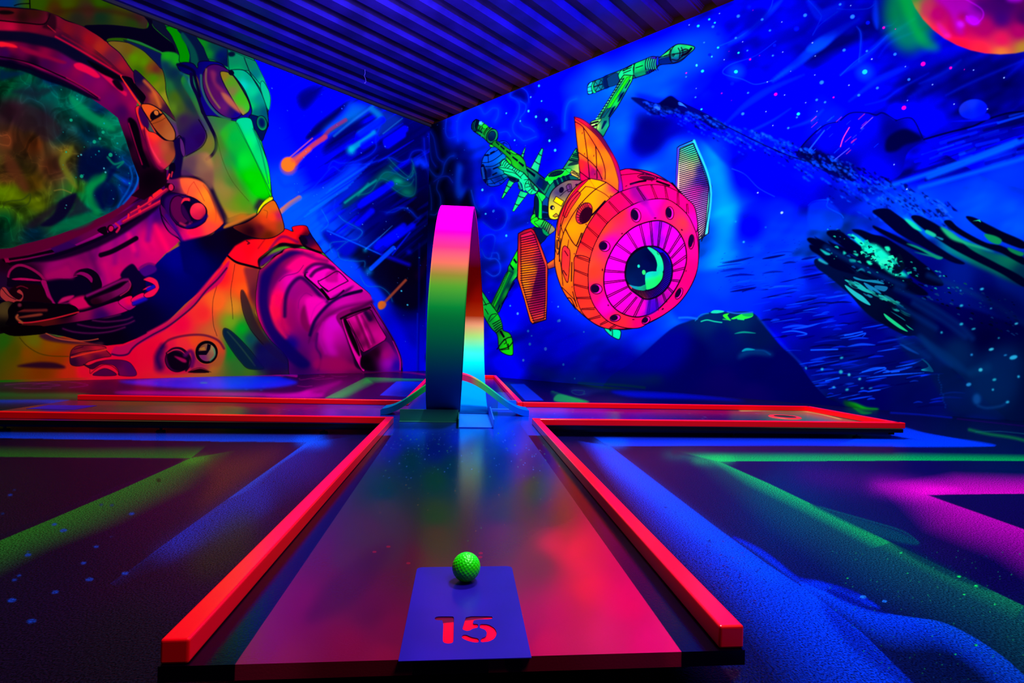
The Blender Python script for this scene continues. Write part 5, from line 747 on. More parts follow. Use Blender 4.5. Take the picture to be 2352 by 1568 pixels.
    for a, b in (((390, 685), (540, 745)), ((390, 850), (545, 890)), ((415, 1000), (570, 1000)), ((470, 1125), (615, 1120)), ((550, 1240), (680, 1205)), ((680, 1300), (760, 1260)), ((790, 1340), (850, 1310))): twin(a, b)
    F('1300,130 1420,150 1540,230 1620,360 1650,500 1640,640 1580,800 1500,940 1400,1060 1310,1140 1200,1195 1080,1215 940,1180 830,1105 760,1000 725,880 720,760 740,640 780,530 860,390 980,260 1120,175', '1200,200:ff08c8 1000,350:f808c8 1330,200:8008c0 1350,350:8808b0 1420,250:c808b0 1550,400:e808c0 1600,550:f810b0 1600,700:e010a0 1500,850:d000a0 1400,1000:a00890 1280,1080:5000a8 1260,1150:2808a8 1180,1100:e808b0 1000,1050:ff08c0 850,900:ff00c8 800,700:f808c8 900,500:f800d0 1300,300:9008c0 1480,400:f008c8 1040,1140:f00898', line=4)
    sp = '1110,470,985,265 1190,430,1130,180 1270,420,1245,145 1330,430,1360,145 1395,450,1475,185 1450,500,1585,290 1480,550,1625,395 1490,640,1645,530 1490,700,1625,665 1480,800,1575,810 1440,880,1500,940 1385,950,1420,1050 1310,995,1325,1140 1240,1010,1215,1190 1160,1010,1065,1205 1090,990,940,1175 1030,940,835,1105 985,875,760,985 965,800,725,830 960,710,735,695 995,610,785,540 1045,520,870,395'
    for e in sp.split():
        a = list(map(float, e.split(','))); twin((a[0], a[1]), (a[2], a[3]), 2.3, 10)
    F('1210,1040 1300,1010 1330,1140 1200,1195', '3000b0', blur=4, a=.6)
    F('960,720 980,600 1040,500 1120,440 1210,420 1330,430 1430,500 1480,600 1490,720 1460,840 1380,940 1280,1000 1180,1010 1080,950 1010,890 970,800', '1050,550:000c28 1400,550:1008c0 1450,700:1810c8 1430,850:2010c8 1300,970:1008b0 1150,980:e04038 1080,940:c82838 1250,950:6008a0', line=5)
    for i in range(46):
        a = radians(-50 + i * 4.1); ca, sa = cos(a), sin(a); S([(1190 + 205 * ca, 680 + 240 * sa), (1222 + 258 * ca, 712 + 286 * sa)], 2.4, '08001c', soft=.7)
    F('965,720 985,600 1045,510 1120,455 1200,425 1290,450 1360,520 1390,630 1385,760 1330,860 1250,910 1160,915 1080,890 1010,850 970,790', '1050,600:000c30 1200,620:00083c 1100,750:001040 1250,550:00042c 1050,820:001848', line=3)
    F('1210,435 1260,440 1340,500 1385,600 1385,700 1315,705 1320,620 1290,530', '1250,470:20b888 1340,560:20d888 1350,680:18b890', line=0); F('1185,780 1190,730 1230,705 1310,700 1380,705 1370,790 1300,870 1210,905 1195,880', '1220,740:18b0b8 1300,740:10a0b0 1250,810:20e060 1320,780:20f040 1220,880:20f060', line=0)
    F('1005,850 1060,865 1130,870 1190,850 1190,910 1120,912 1050,890', '1050,870:1888a0 1150,880:18a080 1180,890:087048'); E(1112, 642, 13, 18, -10, '20e0b0'); E(1170, 712, 19, 27, -10, '30f068')
    S('1320,490 1335,515', 1.4, '08402c')
    for x, y, a, b, r, qx in ((1080, 70, 56, 78, -12, 1), (1462, 45, 46, 72, -5, 1), (728, 418, 62, 58, 20, 1), (636, 898, 66, 56, 10, 1), (1705, 368, 32, 82, 5, 0), (848, 1226, 60, 38, -12, 1), (1195, 1252, 52, 36, -38, 1), (1566, 950, 34, 68, 28, 1)):
        E(x, y, a, b, r, 'ff18b0' if qx else 'ff1080', line=2.6); E(x - a * .2, y - b * .05, a * .72, b * .82, r, '100024'); 
        if qx == 0: E(x, y - 20, a * .8, b * .7, r, '140028')
    for x, y, a, b, r in ((925, 276, 12, 9, -40), (1298, 101, 16, 8, 0), (1598, 234, 14, 10, 40), (704, 684, 8, 17, 0), (770, 1082, 8, 11, -20), (1052, 1243, 15, 7, 0), (1383, 1124, 16, 10, -35), (1645, 696, 6, 14, 15), (387, 503, 5, 8, 0), (363, 876, 5, 9, 0), (522, 175, 7, 7, 0), (453, 1158, 8, 10, 40)): E(x, y, a, b, r, '380028')
    # lower left hull details
    F('245,640 250,470 275,415 320,440 340,500 330,700 315,820 290,800 260,720', '280,500:f02838 300,600:ff3030 300,750:f04028', line=2.4); S('280,470 315,525', 3); S('265,690 300,745', 3); S('325,345 310,440', 2); S('235,330 215,500 240,650 260,860', 2.4); S('250,880 330,960 400,1030', 2.4); S('290,240 400,410 440,400 480,270', 2); S('360,600 355,810', 3.4); S('370,930 390,1010 420,1100', 2.6); S('310,1000 350,1010 400,1110', 3); S('330,1030 400,1130', 2); S('385,1015 415,1090', 2)
    F('725,1340 780,1350 900,1362 905,1440 880,1465 800,1425 750,1380', '800,1390:10d098 880,1400:10e8a0', line=2.4); S('815,1355 818,1425', 2.2); S('785,1350 795,1365', 4)
    g_ = c.a.mean(2, keepdims=True); c.a = np.clip(g_ + (c.a - g_) * 1.12, 0, 1)
    return c
def paint_floor():
    c = Canvas(-500, 800, 3400, 900, '08083a'); V, F, S, E, G = c.V, c.F, c.S, c.E, c.G
    rnd = random.Random(5)
    V(0, 0, 1)
    F('-600,780 3000,780 3000,1800 -600,1800', '0,1100:1a0420 300,1100:200428 100,1300:0e0420 300,1500:0a0a18 500,1300:180420 650,1150:1c0428 700,1050:200430 850,1000:08083a 0,1000:08001c 400,1020:200428 900,1020:0a0440 1300,1020:08063a 1450,1080:180838 1400,1200:200440 1550,1300:180440 1600,1500:000850 1800,1500:000650 2000,1300:001048 1800,1150:001a50 2200,1200:10003c 2300,1300:060038 2352,1500:001038 2200,1450:000a40 2100,1080:080044 2352,1050:000c40 2200,980:000a3c 1700,1040:10083c 700,890:200030 300,900:1c0420 100,890:200818 950,900:10002c 1250,900:000024 1500,895:000038 1300,930:04042c', sm=0)
    # ---- left: blue and green chevrons
    V(0, 960, 2.579)
    G('-800,85 0,118 700,128 1300,138 1820,142', '-800,-10 0,65 700,80 1300,80 1950,90', '0038d0', a=.95); G('1820,142 1500,370 1150,620 900,800 780,890 650,980', '2080,110 2050,300 1700,520 1300,720 980,880 700,1000', '0030d0', a=.6, n=20); F('500,1020 700,900 900,790 1050,800 900,950 600,1080', '16041e', blur=34, a=.85); G('1820,142 1500,370 1350,480', '1960,92 1700,250 1500,420', '0050ff', a=.7); E(1850, 140, 110, 35, 0, '0050ff', 16, .8)
    F('1500,370 1150,620 900,800 1000,850 1300,750 1600,550', '2028a0', blur=30, a=.45)
    G('-800,205 0,228 500,233 1130,237', '-800,100 0,160 500,170 1230,160', '186018', a=.95); G('1130,237 700,430 300,600 0,725 -600,960', '1400,190 1150,420 700,640 300,790 -400,1150', '1c6818', a=.95); E(1160, 245, 90, 22, -8, '389018', 14, .6)
    F('1200,260 1500,200 1700,180 1500,350 1300,480 1150,560 1250,350', '602818', blur=30, a=.6); F('1300,640 1500,560 1500,800 1250,950 1100,880', '28300c', blur=40, a=.5)
    F('-900,240 0,240 1090,245 600,440 0,690 -900,1000', '18041e', sm=0, a=.8)
    for i in range(26000 // 60):
        x, y = rnd.uniform(-100, 1100), rnd.uniform(250, 1568); E(x, y, rnd.uniform(1, 2.5), 1.2, 0, rnd.choice(['102858', '0c2050', '301430', '103838']), a=.7)
    for x, y, r in ((740, 919, 22), (530, 955, 24), (327, 1030, 22), (70, 1078, 28), (186, 1202, 30), (495, 858, 18), (570, 761, 16), (166, 810, 20), (780, 566, 18), (322, 629, 16), (376, 665, 22), (600, 512, 12), (663, 515, 12), (60, 455, 14), (85, 958, 16), (112, 932, 14), (85, 425, 10), (165, 790, 10), (15, 565, 12), (660, 702, 8)): E(x, y, r, r * .42, -8, '0838b0' if r > 12 else '082870', 1, .85)
    for i in range(40): x, y = rnd.uniform(1100, 1700), rnd.uniform(300, 800); E(x, y, rnd.uniform(3, 9), 2, -10, '0c0410', a=.6)
    E(940, 368, 14, 12, 0, '082008', 3, .7)
    # ---- right: blue chevron, green chevron, magenta chevron
    V(1250, 960, 2.134)
    G('320,136 800,136 1300,136 1800,138 2210,137', '230,85 800,90 1300,88 1720,75 1720,42', '0030ff', a=.97); F('1715,42 1900,80 2210,137 1500,137 1500,110', '0038ff', blur=2, a=.8); G('1700,95 1300,95', '1700,60 1300,60', '00001c', a=.8)
    G('320,136 600,350 850,540 1100,720 1300,850 1568,1060 1800,1290 2100,1700', '160,110 330,330 520,560 640,700 850,900 1050,1150 1200,1400 1300,1900', '0038ff', a=.97)
    F('300,140 600,360 900,590 1150,780 1100,800 800,620 500,380 300,220', '0048ff', blur=22, a=.6); E(330, 125, 90, 22, 0, '0058ff', 14, .8)
    S('930,585 1050,640 1150,710 1240,780 1330,800 1450,830 1550,870 1640,930', 5, '0010c0', soft=4, a=.8); F('940,590 1050,640 1150,710 1250,790 1350,800 1480,850 1560,880 1640,930 1500,910 1380,870 1280,830 1200,780 1080,690', '0028e0', blur=6, a=.85)
    G('1250,800 1400,860 1568,930 1700,960 1800,975 1950,1000 2100,1070 2250,1170 2352,1260 2500,1400', '1300,900 1450,1000 1650,1120 1800,1150 1950,1150 2050,1200 2150,1290 2250,1400 2352,1500', '0038ff', a=.9, sm=1); F('1380,840 1450,850 1600,920 1700,960 1600,945 1450,890', '000870', blur=6, a=.8)
    F('1350,900 1500,1000 1700,1180 1850,1330 1750,1300 1500,1120', '000878', blur=14, a=.5)
    G('855,212 1300,210 1800,207 2352,209 3000,210', '640,160 1300,165 1800,165 2352,175 3000,180', '00a848', a=.95); E(830, 205, 110, 22, 0, '08c050', 14, .7); E(700, 180, 130, 24, 0, '087858', 18, .5); S('640,165 1000,150 1700,155', 14, '300830', soft=9, a=.6)
    G('855,212 1100,320 1350,440 1600,560 1850,680 2100,800 2352,920 2600,1050', '660,180 850,340 1100,560 1300,700 1500,830 1800,1000 2100,1180 2352,1400', '085848', a=.72); G('855,212 1100,320 1350,440 1700,610', '780,190 980,330 1250,460 1600,640', '08a050', a=.8); G('1500,515 1850,680 2352,920', '1500,560 1800,730 2300,1000', '087840', a=.6)
    F('1300,420 1450,465 1600,510 1750,560 1840,620 1700,600 1500,520', '003848', blur=4, a=.8); F('1680,590 1800,640 2000,740 2200,850 2000,780 1800,680', '001838', blur=6, a=.7); S('1350,435 1600,505 1760,555 1835,610', 3, '004850', soft=2, a=.8)
    G('1870,375 2100,372 2352,370 3000,365', '1650,320 2000,260 2352,270 3000,280', 'c800b0', a=.95); G('1870,375 2100,455 2352,545 2700,660', '1600,310 1850,560 2200,700 2500,900', 'b800a8', a=.85, n=24); E(1780, 345, 200, 34, 6, 'd000b8', 26, .9); E(1500, 310, 300, 44, 8, '500070', 34, .55); E(1950, 350, 100, 14, 0, 'e000c0', 8, .6)
    F('1890,378 2352,372 3000,370 3000,760 2352,540', '08003c', sm=0, a=.9)
    for i in range(260): x = rnd.uniform(1400, 2352); y = rnd.uniform(640, 1290); r = rnd.uniform(.8, 3.2); E(x, y, r * 1.4, r, 0, rnd.choice(['0a8848', '0c7050', '083868', '107040']), a=.7)
    for x, y, r in ((2033, 776, 10), (2117, 822, 10), (1563, 876, 16), (1668, 897, 12), (2058, 864, 7), (2210, 912, 6), (2116, 1112, 9), (1749, 660, 6), (2015, 1157, 6), (1780, 760, 4), (1486, 784, 5)): E(x, y, r, r * .5, 5, '0cc050' if y != 876 and y != 897 else '1060d0')
    for i in range(240): x = rnd.gauss(900, 160); y = rnd.gauss(800, 90) + (x - 900) * .55; E(x, y, rnd.uniform(2, 9), rnd.uniform(1, 2.5), 10, rnd.choice(['00001c', '500828', '00002c']), a=.55)
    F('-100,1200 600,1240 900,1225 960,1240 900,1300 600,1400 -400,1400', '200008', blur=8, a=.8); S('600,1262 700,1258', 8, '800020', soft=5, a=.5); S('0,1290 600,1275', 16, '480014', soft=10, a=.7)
    yy = np.arange(c.h) + c.y0; c.a *= np.clip(1.25 - (yy - 1150) / 900., .8, 1)[:, None, None]
    # right far strip near the wall
    V(1700, 820, 3.607)
    S('1900,600 2050,635 2250,665 2400,700', 7, '087838', soft=4, a=.8); S('1950,620 2150,615 2400,640', 1.6, '106878', soft=1.5, a=.7); S('1250,460 1500,475 1750,500', 4, '0018c8', soft=3, a=.8); S('1800,510 2352,570', 3, '200060', soft=2, a=.8); F('900,380 1000,440 1100,460 1000,470', '0a7018', blur=3)
    # ---- far strip
    V(1150, 820, 1.957)
    F('40,120 105,120 195,195 110,195', '0028e0', sm=0, a=.8); G('395,205 230,150', '240,200 220,160', '087828', a=.6); F('250,170 290,170 400,202 250,200', '10a028', blur=2, a=.7); F('500,150 800,160 1100,195 900,190 600,180', '0008d0', blur=6, a=.8); F('310,150 330,135 420,140 500,150 420,160 380,175', '101858', blur=5, a=.7); S('380,165 350,170 320,158 330,148 375,152 370,165', 1.3, '106060', soft=1, a=.6); F('360,115 500,128 620,140 450,140', '084020', blur=5, a=.7)
    F('1550,205 1600,210 1690,235 1620,240', '108020', blur=4, a=.8)
    V(500, 820, 4.704)
    F('1600,218 2300,238 2300,600 1160,440', '200038', sm=0, a=.9); G('1160,440 1600,218', '1400,440 1700,290', '08a038', a=.95); G('1600,216 2240,238', '1560,290 2240,260', '089838', a=.9, n=14); E(1330, 400, 150, 40, -15, '089040', 20, .7)
    F('1930,262 2300,266 2300,440 1750,412', '0028e8', sm=0, a=.9); F('1800,400 2300,300 2300,460 1750,415', '080030', blur=18, a=.8)
    F('850,380 1000,310 1250,230 1350,260 1200,350 1050,440 500,420', 'c80098', blur=5, a=.9); F('1050,330 1300,240 1600,200 1450,300 1160,430 1000,430', '500048', blur=14, a=.7); F('-900,355 850,380 1000,430 -900,410', 'a00088', blur=5, a=.8)
    F('-1400,170 -600,180 600,185 850,200 1200,190 2240,170 2240,215 1500,220 850,375 300,370 -900,350 -2400,330 -2400,260 -2000,210', '240034', blur=5, a=.9)
    for t in ('880,230 900,245 1000,230 1150,210 1100,195', '860,310 950,318 1020,310', '1020,235 1100,240 1250,225', '1230,200 1300,210 1400,205', '1950,160 2100,175 2240,190', '-2300,300 -2000,280 -1700,300 -1900,320', '-2000,300 -1700,260 -1400,300 -1600,330', '-2200,330 -2000,340 -1800,335'): S(t, 1.6, 'a00878', soft=1.2, a=.6)
    F('-1080,258 -900,245 -400,205 0,198 600,192 700,215 860,265 800,300 600,330 300,345 -200,340 -500,330 -900,295', '0018e8', blur=6); F('-300,240 300,215 600,230 650,270 200,310 -200,300', '0038ff', blur=14, a=.8); E(-150, 277, 45, 6, 0, '08a0a8', 3)
    for x, y in ((500, 318), (225, 280), (545, 268), (470, 356), (310, 347), (-660, 283), (-90, 215)): E(x, y, 14, 3, 0, '1068e0', 1)
    S('-2400,240 -1500,215 -600,190 0,182 600,180 700,185', 9, 'c80050', soft=4, a=.85); S('600,178 750,190 850,203', 6, 'c000a0', soft=2, a=.85); S('700,178 1000,168 1400,155', 5, '0010c0', soft=3, a=.85); S('-2352,250 -2000,236 -1500,225', 10, '503010', soft=7, a=.7); S('1200,172 1900,158 2050,160 2240,188', 3, 'a00040', soft=2, a=.7)
    V(0, 820, 4.704); F('-900,380 0,375 250,385 860,390 860,460 -900,460', '0a5820', blur=5, a=.9); F('0,430 860,440 860,460 0,455', '302018', blur=5, a=.7); F('-900,462 0,460 740,462 500,520 0,530 -900,530', '0028a0', blur=2); F('-900,500 0,495 500,500 380,545 -900,545', '10002c', blur=6, a=.9)
    return c

def paint_deck():
    c = Canvas(-400, 840, 2700, 800, '06000e'); V, F, S, E, G = c.V, c.F, c.S, c.E, c.G
    rnd = random.Random(3)
    V(0, 0, 1)
    # cross arms (whole width painted), cup end pale edge
    F('-600,900 2300,900 2300,1000 -600,1000', '-100,940:a01840 60,932:a02040 130,935:4010a0 180,925:902048 230,925:604030 300,930:285828 400,935:106038 500,935:3a4838 600,940:301840 700,942:180878 780,945:0828c8 880,950:0030e8 1000,950:0040f0 1200,950:0038f0 1260,950:0030e0 1350,948:2008a0 1450,950:180068 1550,948:101060 1650,950:200058 1700,952:083858 1800,945:206850 1850,945:287858 1900,955:287060 1950,958:406850', sm=0)
    S('1700,943 1840,943 1930,962', 3, 'd8c870', soft=1.5, a=.9)
    for i in range(120): x = rnd.uniform(500, 1800); E(x, rnd.uniform(932, 962), rnd.uniform(.6, 1.6), .7, 0, rnd.choice(['5080ff', '40c080', 'a050ff']), a=.6)
    # near lane: painted middle panel
    pan = '540,1525 915,976 905,900 1210,900 1196,975 1565,1496 1565,1600 540,1600'
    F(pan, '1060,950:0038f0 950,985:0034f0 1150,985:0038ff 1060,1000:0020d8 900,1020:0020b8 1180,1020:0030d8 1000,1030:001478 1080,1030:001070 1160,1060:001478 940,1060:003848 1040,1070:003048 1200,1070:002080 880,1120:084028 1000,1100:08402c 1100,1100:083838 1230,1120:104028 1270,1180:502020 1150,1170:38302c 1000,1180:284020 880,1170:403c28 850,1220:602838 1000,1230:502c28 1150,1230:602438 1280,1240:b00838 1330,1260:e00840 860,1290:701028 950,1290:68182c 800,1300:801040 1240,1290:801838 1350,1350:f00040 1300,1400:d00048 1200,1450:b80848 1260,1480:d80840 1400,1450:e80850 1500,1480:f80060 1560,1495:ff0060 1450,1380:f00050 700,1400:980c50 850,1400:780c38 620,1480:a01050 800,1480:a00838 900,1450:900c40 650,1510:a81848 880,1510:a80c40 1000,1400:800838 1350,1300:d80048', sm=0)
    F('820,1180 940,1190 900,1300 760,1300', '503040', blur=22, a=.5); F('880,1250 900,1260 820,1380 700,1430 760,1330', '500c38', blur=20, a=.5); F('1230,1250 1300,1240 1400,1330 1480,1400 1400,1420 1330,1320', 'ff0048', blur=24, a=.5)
    for i in range(420):
        x, y = rnd.uniform(860, 1290), 985 + abs(rnd.gauss(0, 90)); r = rnd.choice((.5, .6, .8, 1.2)); E(x, y, r * 1.5, r, 0, rnd.choice(['3068e0', '2090a0', '309050', '4078ff']) if y < 1100 else rnd.choice(['408050', '806838', '905040']), a=.65)
    for x, y in ((892, 1255), (860, 1267), (938, 1293), (1104, 1270), (1103, 1279)): E(x, y, 5, 2.4, 0, 'b81830', a=.8)
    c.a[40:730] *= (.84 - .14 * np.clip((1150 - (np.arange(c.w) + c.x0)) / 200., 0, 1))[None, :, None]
    # front lip below the panel
    F('540,1526 1565,1497 1565,1540 538,1568', '600,1550:a01030 800,1545:700818 1000,1540:600818 1200,1535:680a18 1500,1520:7a0a28 1560,1515:a00c30', sm=0, a=.75)
    F('948,1519 1122,1514 1122,1568 946,1568', '080004', sm=0, a=.95); F('1160,1515 1197,1514 1197,1545 1170,1548', '10000a', blur=2, a=.8)
    F('940,1440 1200,1410 1200,1480 940,1490', 'ff0028', sm=0)   # signal red under the cut-out numerals
    return c
# ---------------------------------------------------------------- camera
W0, H0, FPX, CH = 2352., 1568., 1250., .417
vpx, vpy, roll = 1063., 784., .024
d_ = np.array([(vpx - W0 / 2) / FPX, -(vpy - H0 / 2) / FPX, -1.]); d_ /= np.linalg.norm(d_)
u_ = np.array([sin(roll), cos(roll), 0.]); u_ -= d_ * (u_ @ d_); u_ /= np.linalg.norm(u_)
RW = np.stack([np.cross(d_, u_), d_, u_])
def proj(P):
    q = (P - np.array([0, 0, CH])) @ RW; dep = np.maximum(-q[..., 2], .05)
    return W0 / 2 + FPX * q[..., 0] / dep, H0 / 2 - FPX * q[..., 1] / dep
def onz(px, py, z):
    r = RW @ np.array([(px - W0 / 2) / FPX, -(py - H0 / 2) / FPX, -1.]); return (r * ((z - CH) / r[2]))[:2]
SC = bpy.context.scene; COL = SC.collection
cam = bpy.data.objects.new('camera', bpy.data.cameras.new('camera')); COL.objects.link(cam); SC.camera = cam
cam.data.sensor_width = 36; cam.data.lens = FPX * 36 / W0; cam.data.clip_start = .02
from mathutils import Matrix
cam.matrix_world = Matrix(((*RW[0], 0), (*RW[1], 0), (*RW[2], CH), (0, 0, 0, 1)))
vs = SC.view_settings; vs.view_transform = 'Standard'; vs.look = 'None'; vs.gamma = 1; vs.exposure = EXPO
try: vs.use_curve_mapping = False
except Exception: pass

# ---------------------------------------------------------------- materials
def lin(c):
    if isinstance(c, str): c = hx(c)
    c = np.asarray(c, dtype=float); return np.where(c <= .04045, c / 12.92, ((c + .055) / 1.055) ** 2.4)
def mat(name, col=None, rough=.5, spec=.5, attr=None, metal=0., coat=0., noise=None, bump=None, emit=0.):
    m = bpy.data.materials.new(name); m.use_nodes = True; nt = m.node_tree; N, L = nt.nodes, nt.links
    b = N['Principled BSDF']; b.inputs['Roughness'].default_value = rough; b.inputs['Specular IOR Level'].default_value = spec
    b.inputs['Metallic'].default_value = metal; b.inputs['Coat Weight'].default_value = coat; b.inputs['Coat Roughness'].default_value = .08
    if attr: a = N.new('ShaderNodeAttribute'); a.attribute_name = attr; src = a.outputs['Color']
    else: a = N.new('ShaderNodeRGB'); a.outputs[0].default_value = (*lin(col), 1); src = a.outputs[0]
    tc = N.new('ShaderNodeTexCoord')
    if noise:
        sc, amt, det = noise; t = N.new('ShaderNodeTexNoise'); t.inputs['Scale'].default_value = sc; t.inputs['Detail'].default_value = det
        L.new(tc.outputs['Object'], t.inputs['Vector']); r = N.new('ShaderNodeMapRange'); r.inputs['From Min'].default_value = .35; r.inputs['From Max'].default_value = .65
        r.inputs['To Min'].default_value = 1 - amt; r.inputs['To Max'].default_value = 1 + amt; L.new(t.outputs['Fac'], r.inputs['Value'])
        v = N.new('ShaderNodeVectorMath'); v.operation = 'SCALE'; L.new(src, v.inputs[0]); L.new(r.outputs[0], v.inputs['Scale']); src = v.outputs[0]
    L.new(src, b.inputs['Base Color'])
    if bump:
        sc, st = bump; t = N.new('ShaderNodeTexNoise'); t.inputs['Scale'].default_value = sc; t.inputs['Detail'].default_value = 4; L.new(tc.outputs['Object'], t.inputs['Vector'])
        bp = N.new('ShaderNodeBump'); bp.inputs['Strength'].default_value = st; bp.inputs['Distance'].default_value = .003; L.new(t.outputs['Fac'], bp.inputs['Height']); L.new(bp.outputs[0], b.inputs['Normal'])
    return m
M_wall = mat('mural_paint', attr='paint', rough=.8, spec=.0)
M_floor = mat('painted_asphalt', attr='paint', rough=.25, spec=.04, noise=(330, .8, 2), bump=(330, .4))
M_deck = mat('painted_lane_board', attr='paint', rough=.17, spec=.2, bump=(350, .05))
M_rail = mat('neon_red_rail', 'ff0010', rough=.24, spec=.28, bump=(12, .04))
M_black = mat('black_board', '0a060c', rough=.35, spec=.3)
M_steel = mat('foot_steel', '202028', rough=.4, metal=.8)
M_loop = mat('rainbow_sprayed_steel', attr='paint', rough=.5, spec=.0)
M_plate = mat('violet_plate', '1c069a', rough=.3, spec=.4, noise=(8, .15, 2))
M_ball = mat('neon_green_ball', '18ff00', rough=.35, spec=.4)
M_cup = mat('neon_cup_ring', 'ff2410', rough=.35)
M_dark = mat('shade_black', '020004', rough=.9)  # black that stands in for shade at the wall gap and cup

# ---------------------------------------------------------------- mesh helpers
def link(o, parent=None, **props):
    COL.objects.link(o)
    if parent: o.parent = parent
    for k, v in props.items(): o[k] = v
    return o
def empty(name, loc, label, cat, group=None):
    o = bpy.data.objects.new(name, None); o.location = loc; o.empty_display_size = .05; COL.objects.link(o); o['label'] = label; o['category'] = cat
    if group: o['group'] = group
    return o
def npmesh(name, V, Q, colr=None, m=None, smooth=False):
    me = bpy.data.meshes.new(name); V = np.ascontiguousarray(V, np.float32); Q = np.ascontiguousarray(Q, np.int32)
    me.vertices.add(len(V)); me.vertices.foreach_set('co', V.ravel()); me.loops.add(Q.size); me.loops.foreach_set('vertex_index', Q.ravel())
    me.polygons.add(len(Q)); me.polygons.foreach_set('loop_start', np.arange(0, Q.size, 4, dtype=np.int32)); me.polygons.foreach_set('loop_total', np.full(len(Q), 4, np.int32))
    me.update(calc_edges=True)
    if colr is not None:
        at = me.color_attributes.new('paint', 'FLOAT_COLOR', 'POINT'); at.data.foreach_set('color', np.concatenate([colr, np.ones((len(V), 1))], 1).astype(np.float32).ravel())
    me.polygons.foreach_set('use_smooth', np.full(len(Q), bool(smooth)))
    if m: me.materials.append(m)
    return bpy.data.objects.new(name, me)
def gridq(h, w, off=0):
    i = np.arange(h * w).reshape(h, w) + off
    return np.stack([i[:-1, :-1], i[:-1, 1:], i[1:, 1:], i[1:, :-1]], -1).reshape(-1, 4)
def sample(cv, px, py):
    x = np.clip(px - cv.x0 - .5, 0, cv.w - 1.01); y = np.clip(py - cv.y0 - .5, 0, cv.h - 1.01); xi = x.astype(int); yi = y.astype(int); fx = (x - xi)[..., None]; fy = (y - yi)[..., None]; a = cv.a
    c = (a[yi, xi] * (1 - fx) + a[yi, xi + 1] * fx) * (1 - fy) + (a[yi + 1, xi] * (1 - fx) + a[yi + 1, xi + 1] * fx) * fy
    return lin(np.clip(c, 0, 1))
BOXQ = [(0, 3, 2, 1), (4, 5, 6, 7), (0, 1, 5, 4), (1, 2, 6, 5), (2, 3, 7, 6), (3, 0, 4, 7)]
def boxv(x0, x1, y0, y1, z0, z1): return [(x0, y0, z0), (x1, y0, z0), (x1, y1, z0), (x0, y1, z0), (x0, y0, z1), (x1, y0, z1), (x1, y1, z1), (x0, y1, z1)]
def prism_bar(name, a, b, w, h, z, m, parent, mitre=(0, 0), bev=.003):
    """square bar from a to b (xy of its centre line), bevelled edges"""
    a, b = Vector(a), Vector(b); d = (b - a).normalized(); n = Vector((-d.y, d.x)) * w / 2
    bm = bmesh.new(); vs_ = []
    for zz in (z, z + h):
        for p, q, mt in ((a, -1, mitre[0]), (b, 1, mitre[1])):
            for s in (-1, 1):
                e = p + n * s + d * (mt * s * w / 2); vs_.append(bm.verts.new((e.x, e.y, zz)))
    for f in ((0, 1, 3, 2), (4, 6, 7, 5), (0, 4, 5, 1), (2, 3, 7, 6), (0, 2, 6, 4), (1, 5, 7, 3)): bm.faces.new([vs_[i] for i in f])
    bmesh.ops.recalc_face_normals(bm, faces=bm.faces); bmesh.ops.bevel(bm, geom=bm.edges[:], offset=bev, segments=3, affect='EDGES', profile=.5)
    me = bpy.data.meshes.new(name); bm.to_mesh(me); bm.free(); me.materials.append(m)
    for p in me.polygons: p.use_smooth = False
    return link(bpy.data.objects.new(name, me), parent)
def box(name, x0, x1, y0, y1, z0, z1, m, parent=None, bev=.0015):
    bm = bmesh.new(); v = [bm.verts.new(p) for p in boxv(x0, x1, y0, y1, z0, z1)]
    for f in BOXQ: bm.faces.new([v[i] for i in f])
    if bev: bmesh.ops.bevel(bm, geom=bm.edges[:], offset=bev, segments=2, affect='EDGES', profile=.5)
    bmesh.ops.recalc_face_normals(bm, faces=bm.faces); me = bpy.data.meshes.new(name); bm.to_mesh(me); bm.free(); me.materials.append(m)
    return link(bpy.data.objects.new(name, me), parent)

# ---------------------------------------------------------------- the room
HC = 3.39; CR = np.array([-.52, 7.58]); DL = np.array([-.745, -.667]); DL /= np.linalg.norm(DL); DR = np.array([.663, -.749]); DR /= np.linalg.norm(DR)
def wall(name, dr, cv, smax, step, nz):
    s = np.linspace(0, smax, 6000); P = np.zeros((6000, 3)); P[:, :2] = CR + s[:, None] * dr; P[:, 2] = 1.2; px, py = proj(P)
    wgt = np.where((px > -20) & (px < 2372), 1., .12); cum = np.concatenate([[0], np.cumsum(np.abs(np.diff(px)) * wgt[1:] + 1e-4)])
    n = int(cum[-1] / step); sv = np.interp(np.linspace(0, cum[-1], n), cum, s); z = np.linspace(0, HC + .07, nz)
    G_ = np.zeros((nz, n, 3)); G_[..., :2] = (CR + sv[:, None] * dr)[None]; G_[..., 2] = z[:, None]
    px, py = proj(G_); C = sample(cv, px, py).reshape(-1, 3); V_ = G_.reshape(-1, 3); Q = gridq(nz, n); C[V_[:, 2] > HC - .004] = (.012, .004, .002)
    nrm = np.array([dr[1], -dr[0]]); cen = -CR
    if nrm @ cen > 0: nrm = -nrm
    k = len(V_); e = CR + smax * dr; c0 = CR
    bx = [(c0[0], c0[1], 0), (e[0], e[1], 0), (e[0] + nrm[0] * .12, e[1] + nrm[1] * .12, 0), (c0[0] + nrm[0] * .12, c0[1] + nrm[1] * .12, 0)]
    bx = bx + [(x, y, HC + .07) for x, y, _ in bx]
    Q = np.concatenate([Q, np.array([(1, 2, 6, 5), (2, 3, 7, 6), (3, 0, 4, 7), (4, 5, 6, 7), (0, 3, 2, 1)]) + k]); V_ = np.concatenate([V_, bx]); C = np.concatenate([C, np.full((8, 3), .005)])
    return link(npmesh(name, V_, Q, C, M_wall), kind='structure')
cvL = paint_left(); wall('wall_left', DL, cvL, 7.2, STEP, int(900 / STEP)); del cvL
cvR = paint_right(); wall('wall_right', DR, cvR, 8.4, STEP, int(1330 / STEP)); del cvR
